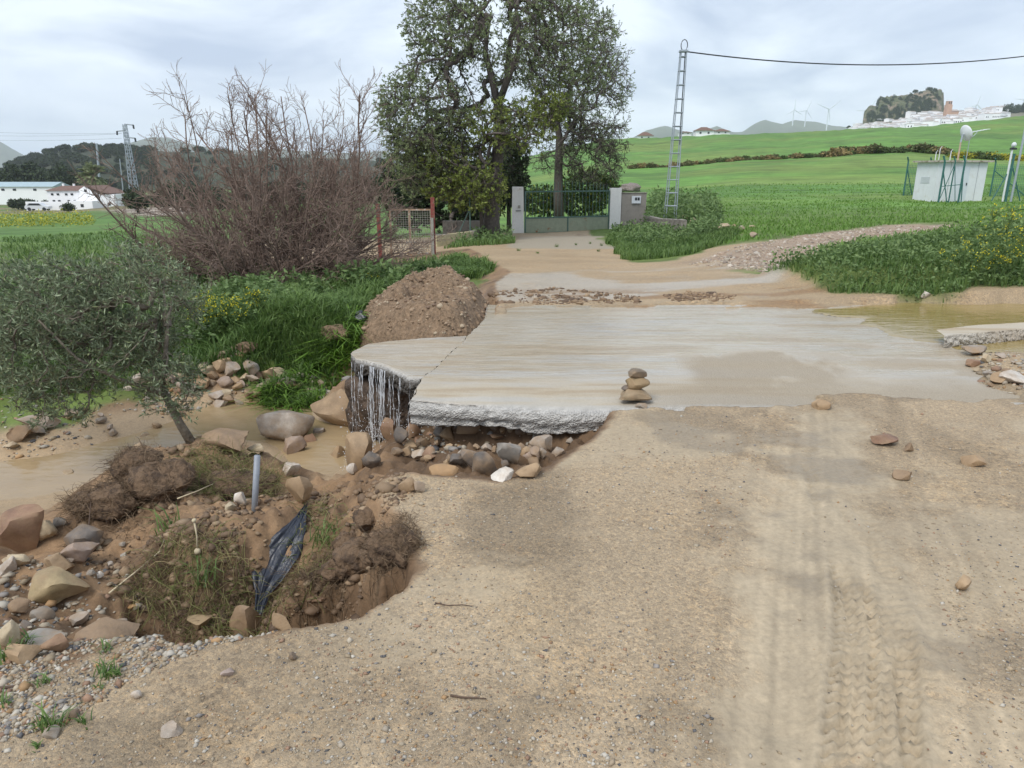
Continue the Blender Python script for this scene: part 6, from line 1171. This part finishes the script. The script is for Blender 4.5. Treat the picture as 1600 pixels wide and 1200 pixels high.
M_FAR = mat_leaf('far_tree', (.018, .030, .014), (.06, .085, .035), .8, .0); FT = [leafy_mesh('far_tree', 950 + j, 900, 1.0, .20, 1.0, .35) for j in range(3)]; CY = [leafy_mesh('cypress', 960 + j, 700, 1.0, .22, 1.9, .2, 5) for j in range(2)]
for me in FT + CY: me.materials.append(M_FAR)
def far_tree(p, s, label, group, me, name='tree'):
    o = link(name, me, None, None, p); o.scale = (s, s, s); o.rotation_euler = (0, 0, random.uniform(0, 6)); return tag(o, label, 'tree', group)
rg = np.random.default_rng(88)
for i in range(230):
    a = rg.uniform(1354, 1465); t0_ = np.interp(a, pxs, pys); lowr = np.interp(a, [1354, 1400, 1440, 1462], [198, 192, 178, 166]); b = t0_ + (lowr - t0_) * rg.random() ** .8
    if 1350 < a < 1372 and b < 178 and rg.random() < .7: continue
    fr = (b - t0_) / max(1., 200 - t0_); yy = 905 - 42 * min(1, fr) ** .5; p = atY(a, b, yy - 3); far_tree(p - np.array([0, 0, 3.5]), rg.uniform(2.4, 4.2), 'dark tree among those clothing the crag above the village', 'trees on the crag', (FT + CY)[i % 5])
for a, b, s, lab in ((1430,139,3.6,'lone round tree on top of the crag, left of two'), (1452,136,4.2,'lone round tree on top of the crag, right of two'), (1468,141,2.0,'small bush at the cliff top end of the crag')): far_tree(atY(a, b + 6, 905) - np.array([0, 0, .6]), s, lab, None, FT[0])
for i in range(16): a = rg.uniform(1325, 1345); far_tree(atY(a, 206 - rg.uniform(0, 9), 880) - np.array([0, 0, 3.]), rg.uniform(2.5, 4), 'dark tree at the left end of the white village', 'trees at the left end of the village', FT[i % 3])
for i in range(26): a = rg.choice([1570, 1592, 1580, 1600, 1610]) + rg.normal(0, 5); far_tree(atY(a, np.interp(a, [1560, 1600], [176, 170]) + rg.uniform(-5, 4), 820) - np.array([0, 0, 3.]), rg.uniform(2.8, 5.5), 'dark conifer at the right end of the white village', 'conifers at the right end of the village', CY[i % 2])
M_VW = mat_simple('village_whitewash', (.86, .86, .86), .9, .04, .3, 0); M_VR = mat_simple('village_roof', (.42, .36, .32), .9, .25, .2, 0); M_VD = M_DARK
def house_mesh(w, d, h, rh, seed):
    rg = np.random.default_rng(seed); m_ = MB(); m_.box((0, 0, h / 2 - 2), (w, d, h + 4)); nw = len(m_.f)
    e = .25; m_.add([(-w / 2 - e, -d / 2 - e, h), (w / 2 + e, -d / 2 - e, h), (w / 2 + e, d / 2 + e, h), (-w / 2 - e, d / 2 + e, h), (-w / 2 - e, 0, h + rh), (w / 2 + e, 0, h + rh)], [(0, 1, 5, 4), (2, 3, 4, 5), (1, 2, 5), (3, 0, 4), (3, 2, 1, 0)]); nr2 = len(m_.f)
    for i in range(int(rg.integers(2, 5))): x_ = -w / 2 + w * (i + .7) / 4.4; m_.box((x_, -d / 2, h * .55), (.9, .12, 1.3))
    me = m_.mesh('village_house'); [me.materials.append(q) for q in (M_VW, M_VR, M_VD)]; mi = np.zeros(len(me.polygons), np.int32); mi[nw:nr2] = 1; mi[nr2 - 1] = 0; mi[nr2:] = 2; mi[nr2 - 3:nr2 - 1] = 0; me.polygons.foreach_set('material_index', mi); return me
HS = [house_mesh(rg.uniform(7, 11), rg.uniform(6, 9), rg.uniform(4.5, 7.5), rg.uniform(.5, 1.1), 970 + j) for j in range(8)]
cnt = 0
for i in range(190):
    a = rg.uniform(1332, 1572); tops = np.interp(a, [1332, 1352, 1380, 1412, 1428, 1455, 1478, 1510, 1572], [203, 200, 193, 190, 177, 180, 182, 177, 173]); bot = np.interp(a, [1332, 1400, 1420, 1500, 1572], [207, 207, 205, 194, 184]); b = tops + (bot - tops) * rg.random() ** .8
    yy = 870 - (b - tops) * 8.0; p = atY(a, b, yy); o = link('village_house', HS[i % 8], None, None, p - np.array([0, 0, 1.5])); o.rotation_euler = (0, 0, rg.uniform(-.7, .7)); tag(o, 'small whitewashed house packed into the village below the crag', 'house', 'white houses of the village'); cnt += 1
M_PINK = mat_simple('church_brick', (.50, .32, .23), .9, .12, .3, 0)
cb = atY(1479, 184, 820); kc = pxscale(820); ch = empty('church', cb, label='pinkish brick church with a tall bell tower in the village', cat='church'); MB().box((0, 0, 5.0), (8 * kc, 8 * kc, 16)).build('tower', M_PINK, ch); bf = MB().box((0, 0, 13 + 1.9), (6.5 * kc, 6.5 * kc, 3.8)).build('belfry', M_PINK, ch)
for dx in (-1.3, 1.3): MB().box((dx * .8, -6.5 * kc / 2 - .05, 15.0), (1.0, .3, 2.4)).build('bell_opening', M_DARK, bf)
MB().box((0, 0, 17.1), (7.2 * kc, 7.2 * kc, .7)).build('cornice', M_VW, ch); nv_ = MB(); nv_.box((9 * kc, 2, 1.0), (13 * kc, 9, 11)); nv_.build('nave', M_PINK, ch); rf = MB(); rf.add([(2.4 * kc, -3, 6.5), (15.7 * kc, -3, 6.5), (15.7 * kc, 7, 6.5), (2.4 * kc, 7, 6.5), (2.4 * kc, 2, 8.6), (15.7 * kc, 2, 8.6)], [(0, 1, 5, 4), (2, 3, 4, 5), (1, 2, 5), (3, 0, 4)]); rf.build('roof', M_VR, ch)
o = link('village_house', HS[2], None, None, atY(1557, 177, 800)); o.scale = (.8, .8, .8); o['label'] = 'larger brick-coloured house at the right end of the village'; o['category'] = 'house'; 
M_TURB = mat_simple('turbine_white', (.62, .65, .70), .5, .03, 1, 0)
def turbine(px_, hub, base, Y, rot, lab):
    hbp, bp_ = atY(px_, hub, Y), atY(px_, base, Y); root = empty('wind_turbine', bp_ - np.array([0, 0, 20]), label=lab, cat='wind turbine'); Ht = hbp[2] - bp_[2] + 20; MB().tube([(0, 0, 0), (0, 0, Ht)], [2.4, 1.5], 8).build('tower', M_TURB, root); MB().box((0, -2, Ht), (3.4, 9, 3.6)).build('nacelle', M_TURB, root); bl = (base - hub) * pxscale(Y) * .62 + 14
    for q in range(3): an_ = rot + q * 2.094; MB().tube([(0, -7, Ht), (bl * .25 * math.sin(an_), -7, Ht + bl * .25 * math.cos(an_)), (bl * math.sin(an_), -7, Ht + bl * math.cos(an_))], [1.2, 1.9, .5], 5).build('blade', M_TURB, root)
for a, hu, ba, yy, ro, lab in ((1239,172,188,3000,.0,'leftmost wind turbine on the grey mountain ridge'),(1258,173,190,3200,.4,'second wind turbine from the left on the ridge'),(1292,171,195,2800,.9,'third and larger wind turbine left of the crag'),(1353,173,196,2700,2.6,'wind turbine half hidden behind the left end of the crag'),(1523,164,178,2600,.2,'wind turbine behind the village right of the church'),(1597,156,172,2600,.6,'wind turbine at the right edge of the picture')): turbine(a, hu, ba, yy, ro, lab)
def country_house(px0, px1, base, eave, top, Y, lab, wallm=M_VW, roofm=M_TERRA):
    a, b_ = atY(px0, base, Y), atY(px1, base, Y); W = b_[0] - a[0]; e = atY(px0, eave, Y)[2] - a[2]; t_ = atY(px0, top, Y)[2] - a[2]; root = empty('country_house', (a + b_) / 2 + np.array([0, 0, .9]), label=lab, cat='house'); MB().box((0, W * .3, e / 2 - 1), (W, W * .6, e + 2)).build('wall', wallm, root); rm = MB(); rm.add([(-W * .56, -.5, e), (W * .56, -.5, e), (W * .56, W * .65, e), (-W * .56, W * .65, e), (-W * .15, W * .3, t_), (W * .15, W * .3, t_)], [(0, 1, 5, 4), (2, 3, 4, 5), (1, 2, 5), (3, 0, 4), (3, 2, 1, 0)]); rm.build('roof', roofm, root)
    for q in (-.25, .2): MB().box((W * q, -.02, e * .5), (W * .1, .1, e * .4)).build('window', M_DARK, root)
for args in ((997,1020,221,216,210,285,'white house with brown hipped roof left of the lattice mast on the field skyline'),(1062,1080,214,211,209,285,'low tan-roofed building behind the lattice mast on the skyline'),(1087,1115,215,208,202,285,'white house with brown roof right of the lattice mast on the skyline'),(1117,1140,213,209,205,290,'smaller house right of the brown-roofed one on the skyline')): country_house(*args)
# ================================================================== LEFT: FARM, PALM, PYLONS
YF = 150.; kf_ = pxscale(YF); fo = atY(77, 322, YF); fo[2] = gz_(fo[0], YF) - .3; farm = empty('farmhouse', fo, label='white farmhouse with brown tiled roof on the left', cat='house'); zof = lambda py_: atY(77, py_, YF)[2] - fo[2]; xof = lambda p_: (p_ - 77) * kf_
W = xof(126); e = zof(298); MB().box((W / 2, 3.4, e / 2 - 1), (W, 6.8, e + 2)).build('wall', M_VW, farm)
rm = MB(); rm.add([(-.3, -.3, e), (W + .2, -.3, e), (W + .2, 7.1, e), (-.3, 7.1, e), (1.2, 3.4, zof(290.5)), (W + .2, 3.4, zof(290.5))], [(0, 1, 5, 4), (2, 3, 4, 5), (1, 2, 5), (3, 0, 4), (3, 2, 1, 0)]); rm.build('roof', M_TERRA, farm)
gx0, gx1 = xof(126.2), xof(155); gw = MB(); hg = zof(303); gw.add([(gx0, 0, -2), (gx1, 0, -2), (gx1, 0, hg), (xof(137), 0, zof(291)), (gx0, 0, zof(298)), (gx0, 8, -2), (gx1, 8, -2), (gx1, 8, hg), (xof(137), 8, zof(291)), (gx0, 8, zof(298))], [(0, 1, 2, 3, 4), (9, 8, 7, 6, 5), (0, 5, 6, 1), (1, 6, 7, 2), (2, 7, 8, 3), (3, 8, 9, 4), (4, 9, 5, 0)]); gw.build('gable_wing', M_VW, farm)
rw = MB(); rw.add([(xof(137), -.3, zof(290.5)), (xof(172), -.3, zof(303)), (xof(172), 8.3, zof(303)), (xof(137), 8.3, zof(290.5)), (xof(137), -.3, zof(290)), (xof(172), -.3, zof(302.4)), (xof(172), 8.3, zof(302.4)), (xof(137), 8.3, zof(290))], [(3, 2, 1, 0), (4, 5, 6, 7), (0, 1, 5, 4), (1, 2, 6, 5), (2, 3, 7, 6), (3, 0, 4, 7)]); rw.build('wing_roof', M_TERRA, farm)
MB().box(((xof(155.3) + xof(180)) / 2, 4, zof(304) / 2 - 1), (xof(180) - xof(155.3), 7, zof(304) + 2)).build('annex', M_VW, farm)
for r_, (py0, py1) in enumerate(((302, 305), (312.5, 318))):
    for p_ in ((85, 94, 107, 116), (86, 94.5, 109.5, 119))[r_]: w_ = MB().box((xof(p_), -.02, (zof(py0) + zof(py1)) / 2), (3.6 * kf_, .14, zof(py0) - zof(py1))).build('window', M_DARK, farm)
for p_, py0, py1 in ((138, 296, 300),): MB().box((xof(p_), -.03, (zof(py0) + zof(py1)) / 2), (3.6 * kf_, .1, zof(py0) - zof(py1))).build('window', M_DARK, farm)
lt = MB().box((xof(145), -2.0, zof(313) / 2 - 1.3), (xof(163) - xof(127), 3.9, zof(313) + 2.6)).build('lean_to', M_VW, farm)
MB().box((xof(147), -3.96, zof(320)), (4.5 * kf_, .1, 4.5 * kf_)).build('window', M_DARK, lt); MB().box((xof(170), .46, zof(319)), (4.5 * kf_, .1, 4 * kf_)).build('window', M_DARK, farm)
o = MB().box((xof(95), -4.4, zof(324)), (xof(127) - xof(64), .3, 2.6)).build('yard_wall', M_VW, None, fo); tag(o, 'long white yard wall in front of the farmhouse', 'wall')
for p_ in (89, 106): MB().box((xof(p_), 3.4, zof(290)), (.35, .35, .7)).build('chimney', M_VW, farm)
YL = 200.; kl = pxscale(YL); lo_ = atY(-30, 302, YL); lb = empty('long_building', lo_, label='long low white building with blue-grey roof left of the farmhouse', cat='building'); Wl = 114 * kl; MB().box((Wl / 2, 4, 10 * kl / 2 - 1.5), (Wl, 8, 10 * kl + 3)).build('wall', M_VW, lb); rm = MB(); hh = 10 * kl
rm.add([(-.4, -.4, hh), (Wl + .4, -.4, hh), (Wl + .4, 8.4, hh), (-.4, 8.4, hh), (-.4, 4, hh + 7 * kl), (Wl + .4, 4, hh + 7 * kl)], [(0, 1, 5, 4), (2, 3, 4, 5), (1, 2, 5), (3, 0, 4), (3, 2, 1, 0)]); rm.build('roof', mat_simple('blue_sheet_roof', (.33, .42, .45), .6, .08, 1, 0), lb)
for p_ in (36, 54, 86): MB().box((p_ * kl, -.03, hh * .55), (5 * kl, .1, 3 * kl)).build('window', M_DARK, lb)
# car in the yard
cy = atY(61, 328, 143.); kcar = pxscale(143.); car = empty('parked_car', (cy[0], 143., gz_(cy[0], 143.)), math.radians(8), 'white car parked left of the farmhouse yard wall', 'car'); M_CAR = mat_simple('white_car_paint', (.66, .68, .70), .3, .03, 2, 0); cm = MB(); prof = [(-2.1, .35), (2.1, .35), (2.15, .8), (1.2, .95), (.6, 1.45), (-1.3, 1.48), (-2.0, 1.0), (-2.15, .7)]
cm.add([(x_, -.85, z_) for x_, z_ in prof] + [(x_, .85, z_) for x_, z_ in prof], [tuple(range(8)), tuple(range(15, 7, -1))] + [(i, 8 + i, 8 + (i + 1) % 8, (i + 1) % 8) for i in range(8)]); cm.build('body', M_CAR, car)
gm = MB(); gm.add([(-1.6, -.86, 1.0), (.95, -.86, 1.0), (.5, -.86, 1.38), (-1.2, -.86, 1.4)], [(0, 1, 2, 3)]); gm.build('side_window', M_DARK, car)
for x_ in (-1.35, 1.35):
    for y_ in (-.8, .8): MB().tube([(x_, y_ - .1, .32), (x_, y_ + .1, .32)], .33, 14).build('wheel', M_DARK, car)
# palm
YPm = 162.; pbm = atY(153, 318, YPm); pbm[2] = gz_(pbm[0], YPm) - .5; ptp = atY(151, 277, YPm); palm = empty('palm_tree', pbm, label='tall palm tree rising behind the farmhouse', cat='tree'); hz = ptp[2] - pbm[2]; MB().tube([(0, 0, 0), (-.1, 0, hz * .5), (-.25, 0, hz)], [.45, .36, .42], 8).build('trunk', M_BARK, palm)
rg = np.random.default_rng(9); Pl, Dl = [], []; rib = MB()
for i in range(85):
    az_ = rg.uniform(0, 6.28); el = rg.uniform(-.5, 1.45); L_ = rg.uniform(2.6, 3.4); d0 = Vector((math.cos(az_) * math.cos(el), math.sin(az_) * math.cos(el), math.sin(el))); q = Vector((-.25, 0, hz)); pp = [q.copy()]
    for s in range(6): d0 = (d0 + Vector((0, 0, -.16))).normalized(); q = q + d0 * (L_ / 6); pp.append(q.copy())
    rib.tube(pp, [.05, .045, .04, .03, .025, .02, .012], 3)
    for s in range(1, 6):
        for w_ in range(9): b0_ = pp[s].lerp(pp[s + 1], w_ / 9); tn = (pp[s + 1] - pp[s]).normalized(); sd_ = tn.cross(Vector((0, 0, 1))).normalized() * (1 if w_ % 2 else -1); Pl.append(b0_); Dl.append(sd_ + tn * .7 + Vector((0, 0, -.35)))
rib.build('frond_ribs', mat_cache('weed_stem', (.1, .17, .04)), palm); V, Ft = leaves_np(np.array([v[:] for v in Pl]), np.array([v[:] for v in Dl]), rg.uniform(.6, .9, len(Pl)), .22, .1, rg); link('fronds', mesh_np('fronds', V, Ft, False, {'rnd': np.repeat(rg.random(len(Pl)), 4)}), mat_leaf('palm_leaf', (.12, .15, .06), (.30, .33, .16), .6, .2), palm)
# pylon, bare mast, poles and wires
def pylon(px_, base, top, Y, lab):
    b_, t_ = atY(px_, base, Y), atY(px_ - 4, top, Y); root = empty('lattice_pylon', b_, label=lab, cat='pylon'); hz = t_[2] - b_[2]; dx = 0.0; kk = pxscale(Y); s0, s1 = 5 * kk, 2 * kk
    pt_ = lambda i, j, z_: Vector((dx * z_ / hz + i * (s0 + (s1 - s0) * z_ / hz), j * (s0 + (s1 - s0) * z_ / hz), z_))
    for i, j in ((-1, -1), (1, -1), (1, 1), (-1, 1)): MB().tube([pt_(i, j, -1), pt_(i, j, hz)], .06, 4).build('leg', M_GALV, root)
    m_ = MB(); n = 10
    for q in range(n):
        for (a_, b2) in (((-1, -1), (1, -1)), ((1, -1), (1, 1)), ((1, 1), (-1, 1)), ((-1, 1), (-1, -1))): m_.tube([pt_(*a_, hz * q / n), pt_(*b2, hz * (q + 1) / n)], .035, 3); m_.tube([pt_(*b2, hz * q / n), pt_(*a_, hz * (q + 1) / n)], .035, 3)
    o = m_.build('bracing', M_GALV, root); o['kind'] = 'stuff'
    for z_, s in ((hz, 1), (hz * .91, -1), (hz * .81, 1)): MB().tube([Vector((dx * z_ / hz, 0, z_)), Vector((dx * z_ / hz + s * 13 * kk, 0, z_ - .1))], .10, 4).build('cross_arm', M_GALV, root); MB().tube([Vector((dx * z_ / hz + s * 13 * kk, 0, z_ - .1)), Vector((dx * z_ / hz + s * 13.5 * kk, 0, z_ - .7))], .14, 5).build('insulator', M_DARK, root)
    return root
pylon(210, 300, 194, 120., 'grey lattice pylon with three arms left of the bare bush')
for px_, ba, to, lab, r_ in ((153, 300, 224, 'slim grey concrete mast rising behind the palm', .22), (189, 300, 248, 'thin leaning pole right of the palm', .10)):
    b_, t_ = atY(px_ + 3, ba, 170.), atY(px_ - 2, to, 170.); o = MB().tube([Vector((0, 0, -2)), Vector((t_ - b_))], [r_ * 1.3, r_], 6).build('utility_mast', M_GALV, None, b_); tag(o, lab, 'pole')
for i, (pa, pb2) in enumerate(((199, 205), (207, 206), (214, 213))):
    A, B = atY(-120, pa, 150.), atY(190, pb2 + 3, 121.); pts = [A * (1 - t_) + B * t_ - np.array([0, 0, 2.0 * t_ * (1 - t_)]) for t_ in np.linspace(0, 1, 20)]; o = MB().tube(pts, .022, 4).build('power_line', M_GALV); tag(o, ['topmost', 'middle', 'lowest'][i] + ' thin power line in the left sky', 'cable')
# hill olives and trees by the farm
FO = [leafy_mesh('olive', 980 + j, 800, 1.0, .20, .8, .25) for j in range(3)]; M_FO = mat_leaf('far_olive', (.022, .034, .017), (.065, .085, .042), .8, .0)
for me in FO: me.materials.append(M_FO)
hp_ = np.array(HILLP, float); rg = np.random.default_rng(99); n_o = 0
while n_o < 290:
    a = rg.uniform(-10, 240) if n_o < 250 else rg.uniform(240, 640); t0_ = np.interp(a, hp_[:, 0], hp_[:, 1]); s = rg.random(); yy = 620 - 260 * (1 - (1 - s) ** 1.0) * .92; tpos = .5 - (620 - yy) / 520
    tp = atY(a, t0_, 620); zz = -16 + (tp[2] + 16) * max(0.02, math.sin(math.pi * tpos)) ** .8; xx = tp[0] * yy / 620; far_tree((xx, yy, zz - .6), rg.uniform(2.8, 4.8), 'dark olive tree dotted over the left hillside', 'olive trees on the left hill', FO[n_o % 3], 'olive_tree'); n_o += 1
for i in range(22): a = rg.uniform(10, 70); far_tree(atY(a, 292, 235.) - np.array([0, 0, 1.5]), rg.uniform(3, 4.6), 'dark cypress in the clump behind the long white building', 'cypresses behind the long building', CY[i % 2], 'cypress')
for a, sc_t, wd_ in ((89, 3.0, 'left'), (106, 4.0, 'tall middle'), (114, 3.0, 'right')): far_tree(atY(a, 296, 230.), sc_t, wd_ + ' cypress of the three rising over the farmhouse roof', 'cypresses over the farmhouse roof', CY[0], 'cypress')
for i in range(60):
    a = rg.uniform(180, 700); yy = rg.uniform(90, 210); p = onground(a, 300, yy); far_tree(p, rg.uniform(1.6, 3.2), 'green tree seen through the twigs of the bare bush', 'trees behind the bare bush', FO[i % 3] if i % 2 else FT[i % 3])
p = onground(109, 338, 118.); far_tree(p, 1.25, 'small dark round tree alone in the meadow before the farmhouse', None, FT[1])
for i in range(10): p = onground(rg.uniform(25, 75), 320, 165.); far_tree(p, rg.uniform(1.5, 2.6), 'olive bush between the long building and the farmhouse yard', 'bushes by the farm yard', FO[i % 3])
weed_stuff('meadow_flowers', [([(0,352),(60,348),(150,352),(150,372),(0,375)], -3.2, 2600, .8, 3, False)], 68, mat_leaf('meadow_flower', (.10, .17, .03), (.55, .48, .04), .7, .1))

# ================================================================== AIR
hz_m = bpy.data.materials.new('humid_air'); hz_m.use_nodes = True; ht = hz_m.node_tree; ht.nodes.clear(); ho = ht.nodes.new('ShaderNodeOutputMaterial'); hv = ht.nodes.new('ShaderNodeVolumePrincipled')
hv.inputs['Color'].default_value = (.86, .92, 1.0, 1); hv.inputs['Density'].default_value = .00015; hv.inputs['Anisotropy'].default_value = .0; ht.links.new(hv.outputs[0], ho.inputs['Volume'])
hb = MB().box((0, 2600, 130), (14000, 7000, 420)).build('haze', hz_m); tag(hb, kind='stuff')
for i, (a, c_, h) in enumerate([(810,392,.10), (870,386,.12), (900,383,.08), (922,381,.09), (940,384,.1), (935,393,.09), (975,392,.12), (840,396,.07)]): tuft(a, c_, 40, h, ['leftmost', 'second', 'third', 'fourth', 'fifth', 'sixth', 'eighth and rightmost', 'low middle'][i] + ' weed tuft growing through the concrete apron before the gate', 560 + i)
